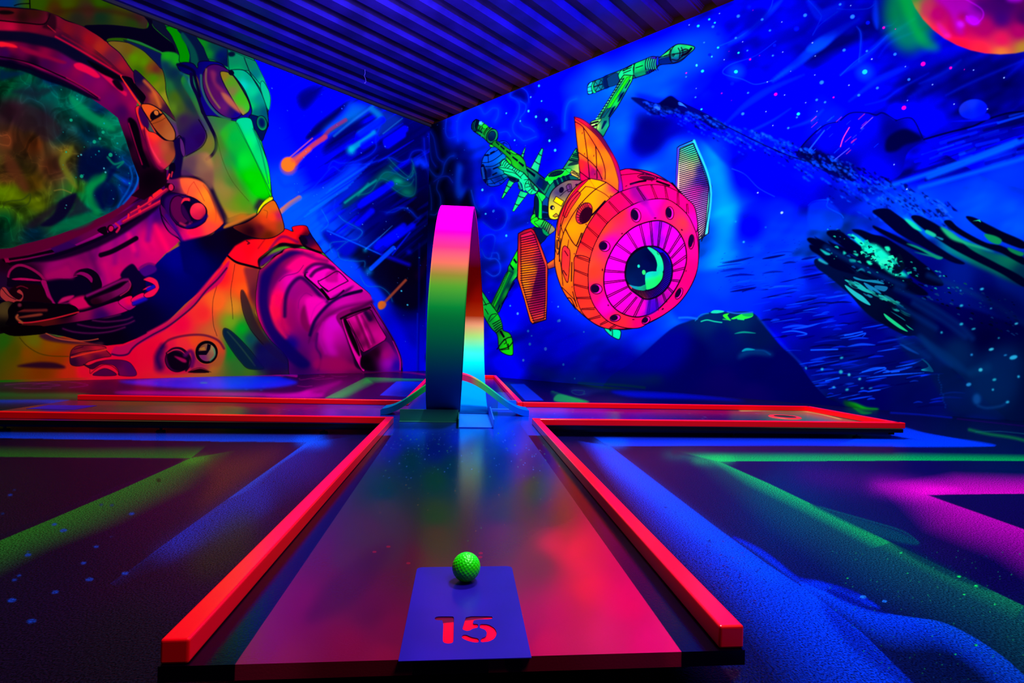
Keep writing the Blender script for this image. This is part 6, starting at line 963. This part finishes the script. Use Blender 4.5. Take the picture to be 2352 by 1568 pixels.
# floor: finely divided where it is nearest
cvF = paint_floor()
fs = STEP * 1.35
Y = 1 / np.linspace(1 / 11., 1 / .5, int(1250 * CH * (1 / .5 - 1 / 11.) / fs)); rat = np.concatenate([np.linspace(-13, -1.1, 10)[:-1], np.arange(-1.1, 1.15, fs / FPX), np.linspace(1.15, 13, 10)[1:]])
G_ = np.zeros((len(Y), len(rat), 3)); G_[..., 1] = Y[:, None]; G_[..., 0] = Y[:, None] * rat
last = G_[-1:].copy(); last[..., 1] = -3.; last[..., 0] = np.clip(last[..., 0], -6, 6) ; G_ = np.concatenate([G_, last]); px, py = proj(G_); py[-1] = 1690
G_[..., 0] = np.clip(G_[..., 0], -9, 9)
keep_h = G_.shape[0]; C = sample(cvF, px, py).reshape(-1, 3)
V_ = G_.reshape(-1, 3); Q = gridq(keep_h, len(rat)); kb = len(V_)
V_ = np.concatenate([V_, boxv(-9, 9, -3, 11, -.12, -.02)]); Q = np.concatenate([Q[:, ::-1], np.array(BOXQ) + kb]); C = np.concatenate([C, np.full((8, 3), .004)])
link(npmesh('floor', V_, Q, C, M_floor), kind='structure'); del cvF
# ceiling: trapezoid sheet metal, ribs run along the left wall
M_ceil = mat('trapezoid_sheet', '160a5c', rough=.45, spec=.1, metal=.0, noise=(3, .35, 5))
nt = M_ceil.node_tree; b = nt.nodes['Principled BSDF']
prof = []; pit = .2915; u = -.06
for k in range(31):
    prof += [(u, .0), (u + .125, .0), (u + .175, .06), (u + .245, .06)]; u += pit
prof = np.array(prof); vv = np.array([-.02, .25, .6, 1, 2, 3.5, 5, 7, 9])
Vc = np.zeros((len(vv), len(prof), 3)); Vc[..., :2] = CR + prof[None, :, 0:1] * DR + vv[:, None, None] * DL; Vc[..., 2] = HC + prof[None, :, 1]
Vt = Vc.copy(); Vt[..., 2] += .004; A = Vc.reshape(-1, 3); B = Vt.reshape(-1, 3)
ob = npmesh('ceiling', np.concatenate([A, B]), np.concatenate([gridq(len(vv), len(prof)), gridq(len(vv), len(prof), len(A))[:, ::-1]]), None, M_ceil)
# rust-brown primer near the right wall edge
cvv = np.clip(1 - np.repeat(vv[:, None], len(prof), 1) / .6, 0, 1).reshape(-1); cvv = np.concatenate([cvv, cvv])
at = ob.data.color_attributes.new('rust', 'FLOAT_COLOR', 'POINT'); at.data.foreach_set('color', np.repeat(np.stack([cvv] * 4, 1), 1, 0).astype(np.float32).ravel())
link(ob, kind='structure')
N, L = nt.nodes, nt.links; ra = N.new('ShaderNodeAttribute'); ra.attribute_name = 'rust'; mx = N.new('ShaderNodeMix'); mx.data_type = 'RGBA'; tn = N.new('ShaderNodeTexNoise'); tn.inputs['Scale'].default_value = 5; mu = N.new('ShaderNodeMath'); mu.operation = 'MULTIPLY'; mu.use_clamp = True
ml = N.new('ShaderNodeMath'); ml.operation = 'MULTIPLY'; ml.inputs[1].default_value = 1.9; L.new(tn.outputs['Fac'], ml.inputs[0]); L.new(ra.outputs['Fac'], mu.inputs[0]); L.new(ml.outputs[0], mu.inputs[1])
old = b.inputs['Base Color'].links[0].from_socket; L.new(mu.outputs[0], mx.inputs[0]); L.new(old, mx.inputs[6]); mx.inputs[7].default_value = (*lin('501c04'), 1); L.new(mx.outputs[2], b.inputs['Base Color'])
# added black strip for the shadow line where ceiling meets left wall
tr = prism_bar('gap_shade_1', tuple(CR + DL * 0 + DR * .015), tuple(CR + DL * 7 + DR * .015), .03, .05, HC - .03, M_dark, None); tr['kind'] = 'structure'

# ---------------------------------------------------------------- lane modules
cvD = paint_deck(); ZD = .05; TH = .018
def deck(name, x0, x1, y0, y1, parent, persp=True, front=False, colour=None):
    ny = max(int(FPX * (CH - ZD) * (1 / y0 - 1 / y1) / (STEP * 1.1)), 12) if persp else 12
    ys = 1 / np.linspace(1 / y0, 1 / y1, ny); nx = int(min((x1 - x0) * FPX / y0 / (STEP * 1.2), 1200)); xs = np.linspace(x0, x1, nx)
    G_ = np.zeros((ny, nx, 3)); G_[..., 0] = xs; G_[..., 1] = ys[:, None]; G_[..., 2] = ZD; px, py = proj(G_)
    if colour is not None: C = np.repeat(lin(colour)[None], ny * nx, 0)
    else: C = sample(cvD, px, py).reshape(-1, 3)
    V_ = G_.reshape(-1, 3); Q = gridq(ny, nx); k = len(V_); parts = [V_]; cs = [C]
    if front:
        zs = np.linspace(ZD, ZD - TH, 10); F_ = np.zeros((10, nx, 3)); F_[..., 0] = xs; F_[..., 1] = y0; F_[..., 2] = zs[:, None]; px, py = proj(F_)
        parts.append(F_.reshape(-1, 3)); cs.append(sample(cvD, px, py + 2).reshape(-1, 3)); Q = np.concatenate([Q, gridq(10, nx, k)[:, ::-1]]); k += 10 * nx
    bq = [(0, 3, 2, 1), (1, 2, 6, 5), (2, 3, 7, 6), (3, 0, 4, 7)] + ([] if front else [(0, 1, 5, 4)])
    parts.append(np.array(boxv(x0, x1, y0, y1, ZD - TH, ZD))); cs.append(np.full((8, 3), .003)); Q = np.concatenate([Q, np.array(bq) + k])
    return link(npmesh(name, np.concatenate(parts), Q, np.concatenate(cs), M_deck), parent)
def frame(x0, x1, y0, y1, parent, feet):
    V_, Q = [], []
    for bx in ((x0, x1, y0, y0 + .03), (x0, x1, y1 - .03, y1), (x0, x0 + .03, y0, y1), (x1 - .03, x1, y0, y1)):
        Q += [tuple(i + len(V_) for i in f) for f in BOXQ]; V_ += boxv(*bx, .018, ZD - TH)
    link(npmesh('frame', np.array(V_), np.array(Q), None, M_black), parent)
    for (x, y) in feet:
        bm = bmesh.new(); bmesh.ops.create_cone(bm, cap_ends=True, segments=20, radius1=.018, radius2=.018, depth=.006); bmesh.ops.translate(bm, verts=bm.verts, vec=(x, y, .003))
        r = bmesh.ops.create_cone(bm, cap_ends=True, segments=12, radius1=.005, radius2=.005, depth=.014); bmesh.ops.translate(bm, verts=r['verts'], vec=(x, y, .012))
        me = bpy.data.meshes.new('foot'); bm.to_mesh(me); bm.free(); me.materials.append(M_steel); link(bpy.data.objects.new('foot', me), parent)
RW_, RH = .031, .028
XL, XR = -.327, .351; xl, xr = XL + RW_ / 2, XR - RW_ / 2; YN, YF = 2.415, 3.13; yn, yf = YN + RW_ / 2, YF - RW_ / 2; XE0, XE1 = -2.1, 2.1
def rail(a, b, parent, mitre=(0, 0)): return prism_bar('rail', a, b, RW_, RH, ZD, M_rail, parent, mitre)
near = empty('minigolf_lane', (0, 0, 0), 'minigolf tee lane with pink painted board, red side rails and the 15 plate', 'minigolf lane')
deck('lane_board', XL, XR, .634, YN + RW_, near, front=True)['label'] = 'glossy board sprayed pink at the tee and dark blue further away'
frame(XL + .02, XR - .02, .70, YN - .01, near, [(XL + .05, .75), (XR - .05, .75), (XL + .05, 1.6), (XR - .05, 1.6)])
rail((xl, .637), (xl, YN + RW_), near); rail((xr, .637), (xr, YN + RW_), near)
left = empty('minigolf_lane', (0, 0, 0), 'left arm of the minigolf course, with a tee plate at its far left end', 'minigolf lane')
deck('lane_board', XE0, XL, YN, YF, left)
frame(XE0 + .02, XL - .02, YN + .03, YF - .03, left, [(-1.28, YN + .045), (-.6, YN + .045), (-1.9, YN + .045)])
rail((XE0 + .05, 2.475), (XL, yn), left); rail((XE0 + .03, YF + .03), (XL + .005, yf), left)
right = empty('minigolf_lane', (0, 0, 0), 'right arm of the minigolf course, closed by an end rail and holding the cup', 'minigolf lane')
deck('lane_board', XR, XE1, YN, YF, right)
frame(XR + .02, XE1 - .02, YN + .03, YF - .03, right, [(1.28, YN + .045), (.75, YN + .045), (1.9, YN + .045)])
rail((XR, yn), (XE1 + .02, yn + .01), right); rail((XR, yf - .01), (XE1 - .02, yf - .02), right); rail((XE1 - RW_ / 2 + .01, YN + .02), (XE1 - RW_ / 2 - .012, YF - .03), right)
hc = (1.745, 2.80)
bm = bmesh.new(); n = 48
lo, li, bo = [], [], []
for i in range(n):
    a = 2 * pi * i / n; lo.append(bm.verts.new((hc[0] + .078 * cos(a), hc[1] + .078 * sin(a), ZD + .0035))); li.append(bm.verts.new((hc[0] + .056 * cos(a), hc[1] + .056 * sin(a), ZD + .0035))); bo.append(bm.verts.new((hc[0] + .082 * cos(a), hc[1] + .082 * sin(a), ZD)))
for i in range(n):
    j = (i + 1) % n; bm.faces.new((lo[i], lo[j], li[j], li[i])); bm.faces.new((bo[i], bo[j], lo[j], lo[i]))
me = bpy.data.meshes.new('cup_ring'); bm.to_mesh(me); bm.free(); me.materials.append(M_cup); link(bpy.data.objects.new('cup_ring', me), right)
bm = bmesh.new(); bmesh.ops.create_cone(bm, cap_ends=True, segments=48, radius1=.056, radius2=.056, depth=.002); bmesh.ops.translate(bm, verts=bm.verts, vec=(hc[0], hc[1], ZD + .0012))  # flat black disc paints the shade inside the hole
me = bpy.data.meshes.new('cup'); bm.to_mesh(me); bm.free(); me.materials.append(M_dark); link(bpy.data.objects.new('cup', me), right)
far = empty('minigolf_lane', (0, 0, 0), 'far arm of the minigolf course behind the loop, running towards the corner', 'minigolf lane')
deck('lane_board', XL, XR, YF - RW_, 5.58, far); frame(XL + .02, XR - .02, YF + .03, 5.55, far, [(XL + .05, 4), (XR - .05, 4)])
rail((xl, YF - RW_), (xl, 5.60), far); rail((xr, YF - RW_), (xr, 5.60), far); rail((XL + RW_, 5.585), (XR - RW_, 5.585), far)
mid = empty('minigolf_platform', (0, 0, 0), 'bright blue square platform under the loop where the four lanes meet', 'minigolf platform')
deck('lane_board', XL, XR, YN + RW_, YF - RW_, mid); frame(XL + .04, XR - .04, YN + .05, YF - .05, mid, [(XL + .1, YN + .1), (XR - .1, YN + .1), (XL + .1, YF - .1), (XR - .1, YF - .1)])
del cvD
# ---- number plate of the tee, numerals cut out
def plate(pts, holes, z, th, name, m, parent, label=None):
    cu = bpy.data.curves.new(name, 'CURVE'); cu.dimensions = '2D'; cu.fill_mode = 'BOTH'; cu.extrude = th / 2
    for poly in [pts] + holes:
        sp = cu.splines.new('POLY'); sp.points.add(len(poly) - 1); sp.use_cyclic_u = True
        for i, p in enumerate(poly): sp.points[i].co = (p[0], p[1], 0, 1)
    t = bpy.data.objects.new('tmp', cu); COL.objects.link(t); bpy.context.view_layer.update()
    me = bpy.data.meshes.new_from_object(t.evaluated_get(bpy.context.evaluated_depsgraph_get())); me.name = name; bpy.data.objects.remove(t)
    me.transform(Matrix.Translation((0, 0, z + th / 2))); me.materials.clear(); me.materials.append(m)
    o = link(bpy.data.objects.new(name, me), parent)
    if label: o['label'] = label
    return o
def pz(t, z=.0512, sm=True):
    P = [(900 + float(e.split(',')[0]) / 4.78, 1240 + float(e.split(',')[1]) / 4.78) for e in t.split()]
    if sm:
        Q = []
        for i in range(len(P)): a, b_ = P[i], P[(i + 1) % len(P)]; Q += [(a[0] * .8 + b_[0] * .2, a[1] * .8 + b_[1] * .2), (a[0] * .2 + b_[0] * .8, a[1] * .2 + b_[1] * .8)]
        P = Q
    return [tuple(onz(x, y, z)) for x, y in P]
holes = [pz(t) for t in ('470,858 482,845 520,838 650,838 680,842 682,880 678,1110 662,1130 615,1138 570,1126 558,1100 568,882 490,880 474,872', '815,836 1095,836 1108,852 1095,868 900,874 888,920 948,922 946,962 890,972 855,994 820,998 782,985 776,968 795,905',
                          '968,920 1060,925 1130,965 1156,1020 1130,1080 1070,1114 975,1124 978,1080 1030,1062 1046,1020 1025,985 985,970 966,965', '765,1058 785,1040 820,1040 875,1066 955,1080 955,1124 900,1124 830,1106 775,1080')]
px0, px1, py0, py1, rr = -.0645, .0885, .629, .888, .009
rim = [(px0, py0), (px1, py0)] + [(px1 - rr + rr * cos(a), py1 - rr + rr * sin(a)) for a in np.linspace(0, pi / 2, 7)] + [(px0 + rr - rr * sin(a), py1 - rr + rr * cos(a)) for a in np.linspace(0, pi / 2, 7)]
plate(rim, holes, .0504, .001, 'number_plate', M_plate, near, 'violet tee plate with the numerals 15 cut out in red')
# a small tee plate of the same kind on the left arm
plate([tuple(onz(x, y, .051)) for x, y in ((60, 938.5), (110, 930.5), (223, 931), (170, 940.5))], [], .0504, .001, 'tee_plate', M_plate, left)

# ---------------------------------------------------------------- golf ball
bm = bmesh.new(); bmesh.ops.create_icosphere(bm, subdivisions=6, radius=1)
n = 260; ga = pi * (3 - sqrt(5)); dim = np.array([(sqrt(1 - z * z) * cos(i * ga), sqrt(1 - z * z) * sin(i * ga), z) for i in range(n) for z in [1 - 2 * (i + .5) / n]])
co = np.array([v.co[:] for v in bm.verts]); co /= np.linalg.norm(co, axis=1)[:, None]; dd = np.sqrt(np.maximum(2 - 2 * (co @ dim.T).max(1), 0))
rad = .0214 * (1 - .026 * np.clip(1 - (dd / .095) ** 2, 0, 1))
for v, c_, r in zip(bm.verts, co, rad): v.co = c_ * r
for f in bm.faces: f.smooth = True
me = bpy.data.meshes.new('golf_ball'); bm.to_mesh(me); bm.free(); me.materials.append(M_ball)
o = bpy.data.objects.new('golf_ball', me); o.location = (.0135, .836, .0514 + .0211); link(o, label='neon green dimpled golf ball resting on the violet tee plate', category='ball')

# ---------------------------------------------------------------- the looping
def ramp(stops, z):
    zs = [s[0] for s in stops]; cs = np.array([lin(s[1]) for s in stops]); return np.stack([np.interp(z, zs, cs[:, k]) for k in range(3)], -1)
OUT = [(.0, '004868'), (.15, '005080'), (.27, '006880'), (.36, '009070'), (.46, '00b860'), (.56, '10d050'), (.64, '60c838'), (.69, 'a09838'), (.745, 'f07060'), (.81, 'ff3078'), (.88, 'ff00a0'), (.96, 'ff00e8'), (1.1, 'ff00f0')]
INN = [(.0, '0078ff'), (.22, '0090ff'), (.30, '00d8f0'), (.38, '40e8b8'), (.45, 'a0e070'), (.52, 'f0a070'), (.57, 'b03008'), (.66, 'a81000'), (.85, 'b00008'), (1., 'ff00a0'), (1.1, 'ff00d0')]  # upper inner face darkened to deep red, its shade put into the paint
loop = empty('golf_loop', (-.01, 2.75, ZD), 'tall rainbow sprayed looping made of bent steel band, pink on top', 'looping')
R_, cy = .515, 2.75; nt_ = 220; nw = 24; BW = .155; TK = .009
th = np.linspace(0.0, 2 * pi, nt_); xc = np.interp(th, [0, pi / 2, pi, 1.5 * pi, 2 * pi], [.062, .045, -.032, -.068, -.088])
w = np.linspace(-BW / 2, BW / 2, nw)
def surf(r):
    S_ = np.zeros((nt_, nw, 3)); S_[..., 0] = xc[:, None] + w; S_[..., 1] = (cy + r * np.sin(th))[:, None]; S_[..., 2] = (ZD + .002 + R_ - r * np.cos(th))[:, None]; return S_
So, Si = surf(R_), surf(R_ - TK); lb = np.array([0, 0, 0.])
Vl = np.concatenate([So.reshape(-1, 3), Si.reshape(-1, 3)]); k = nt_ * nw
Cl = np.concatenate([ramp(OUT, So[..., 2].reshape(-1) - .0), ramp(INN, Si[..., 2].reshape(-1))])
q = [gridq(nt_, nw)[:, ::-1], gridq(nt_, nw, k)]
i = np.arange(nt_ - 1) * nw
for e in (0, nw - 1):
    f = np.stack([i + e, i + nw + e, i + nw + e + k, i + e + k], 1); q.append(f if e == 0 else f[:, ::-1])
j = np.arange(nw - 1); q.append(np.stack([j, j + 1, j + 1 + k, j + k], 1)); q.append(np.stack([j, j + 1, j + 1 + k, j + k], 1) + (nt_ - 1) * nw)
Vl = Vl - np.array(loop.location)
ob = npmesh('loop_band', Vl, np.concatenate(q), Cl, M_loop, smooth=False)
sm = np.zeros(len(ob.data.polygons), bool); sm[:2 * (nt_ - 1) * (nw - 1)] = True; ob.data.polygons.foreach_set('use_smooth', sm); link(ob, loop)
M_blue = mat('blue_sprayed_steel', '0060f0', rough=.4, spec=.35); M_teal = mat('teal_sprayed_steel', '0a7068', rough=.4, spec=.35)
lx, ly, lz = loop.location
def lbox(name, x0, x1, y0, y1, z0, z1, m, bev=.001): return box(name, x0 - lx, x1 - lx, y0 - ly, y1 - ly, z0 - lz, z1 - lz, m, loop, bev)
lbox('guard_plate', -.275, -.012, 2.488, 2.493, ZD, ZD + .056, M_teal)['label'] = 'upright teal guard plate left of the band'
lbox('guard_flange', -.275, -.012, 2.466, 2.488, ZD, ZD + .004, M_teal)
lbox('entry_plate', -.008, .137, 2.32, 2.86, ZD + .0005, ZD + .005, M_blue)['label'] = 'flat blue entry plate right of the band'
lbox('entry_cheek', -.012, -.008, 2.30, 2.56, ZD, ZD + .042, M_teal)
bm = bmesh.new(); pr = [(2.30, 0), (2.86, 0), (2.86, .022), (2.62, .056), (2.42, .046), (2.30, .040)]
A_ = [bm.verts.new((.137 - lx, y - ly, z)) for y, z in pr]; B_ = [bm.verts.new((.141 - lx, y - ly, z)) for y, z in pr]
bm.faces.new(A_); bm.faces.new(B_[::-1])
for i in range(len(pr)): j = (i + 1) % len(pr); bm.faces.new((A_[i], B_[i], B_[j], A_[j]))
bmesh.ops.recalc_face_normals(bm, faces=bm.faces)
me = bpy.data.meshes.new('entry_cheek'); bm.to_mesh(me); bm.free(); me.materials.append(M_blue); link(bpy.data.objects.new('entry_cheek', me), loop)
lbox('exit_guard', .20, .30, 2.98, 2.985, ZD, ZD + .05, M_blue); lbox('exit_flange', .15, .30, 2.95, 2.98, ZD, ZD + .004, M_blue)
# ---------------------------------------------------------------- the hump bridge through the loop
bx0, bx1, by0, by1, nb = -.392, .338, 2.70, 2.85, 90
xb = np.linspace(bx0, bx1, nb); t = (xb - bx0) / (bx1 - bx0); hz = (.5 - .5 * np.cos(2 * pi * t)) ** .92 * .187; ztop = ZD + .030 + hz * .95; zbot = np.maximum(ztop - .031, ZD + .001)
ztop[0] = ZD + .024
Vb, Cb = [], []
stops = [(.0, '0060c8'), (.12, '0a8088'), (.22, '00a040'), (.36, '20b038'), (.42, 'a05058'), (.48, 'f01868'), (.54, 'e02060'), (.6, 'c03858'), (.66, '50b048'), (.72, '20c060'), (.8, '109098'), (.88, '0060e0'), (1., '0050f0')]
cb = ramp(stops, t)
for yy, zz, ff in ((by0, zbot, .9), (by0, ztop, 1), (by1, ztop, 1), (by1, zbot, .9)):
    for x, z, c_ in zip(xb, zz, cb): Vb.append((x, yy, z)); Cb.append(c_)
# side faces keep their own vertices so that the edge stays crisp
Vb, Cb = np.array(Vb), np.array(Cb); Qb = []
i = np.arange(nb - 1)
for r0, r1 in ((0, 1), (1, 2), (2, 3), (3, 0)): Qb.append(np.stack([i + r0 * nb, i + 1 + r0 * nb, i + 1 + r1 * nb, i + r1 * nb], 1))
for e in (0, nb - 1): Qb.append(np.array([[e, e + nb, e + 2 * nb, e + 3 * nb]]))
br = npmesh('hump_bridge', Vb, np.concatenate(Qb), Cb, M_loop); link(br, label='low rainbow hump bridge running sideways through the looping', category='bridge')

# ---------------------------------------------------------------- loose wire hanging from the sheet
hp = onz(838, 160, HC); bm = bmesh.new(); path = [(0, 0, 0), (.004, 0, -.04), (-.006, .002, -.07), (.01, 0, -.1), (.014, 0, -.135), (.004, .004, -.15), (-.004, 0, -.142)]
cu = bpy.data.curves.new('hanging_wire', 'CURVE'); cu.dimensions = '3D'; cu.bevel_depth = .0035; cu.bevel_resolution = 3; sp = cu.splines.new('POLY'); sp.points.add(len(path) - 1)
for i, p in enumerate(path): sp.points[i].co = (*p, 1)
t = bpy.data.objects.new('tmp', cu); COL.objects.link(t); bpy.context.view_layer.update(); me = bpy.data.meshes.new_from_object(t.evaluated_get(bpy.context.evaluated_depsgraph_get())); bpy.data.objects.remove(t)
me.name = 'hanging_wire'; me.materials.clear(); me.materials.append(mat('dull_wire', '30208a', rough=.5)); o = bpy.data.objects.new('hanging_wire', me); o.location = (hp[0], hp[1], HC); link(o, label='thin bent wire hanging from the ribbed metal ceiling near the corner', category='wire')

# ---------------------------------------------------------------- light: unseen area lamps, all but the key added to brighten the scene
def area(name, loc, tgt, size, sy, power, col, spread=pi):
    l = bpy.data.lights.new(name, 'AREA'); l.shape = 'RECTANGLE'; l.size = size; l.size_y = sy; l.energy = power; l.color = col; l.spread = spread
    o = bpy.data.objects.new(name, l); o.location = loc; o.rotation_euler = (Vector(tgt) - Vector(loc)).to_track_quat('-Z', 'Y').to_euler(); COL.objects.link(o); return o
for a in LAMPS: area(*a)
w = bpy.data.worlds.new('room'); SC.world = w; w.use_nodes = True; bg = w.node_tree.nodes['Background']; bg.inputs[0].default_value = (*WCOL, 1); bg.inputs[1].default_value = WSTR
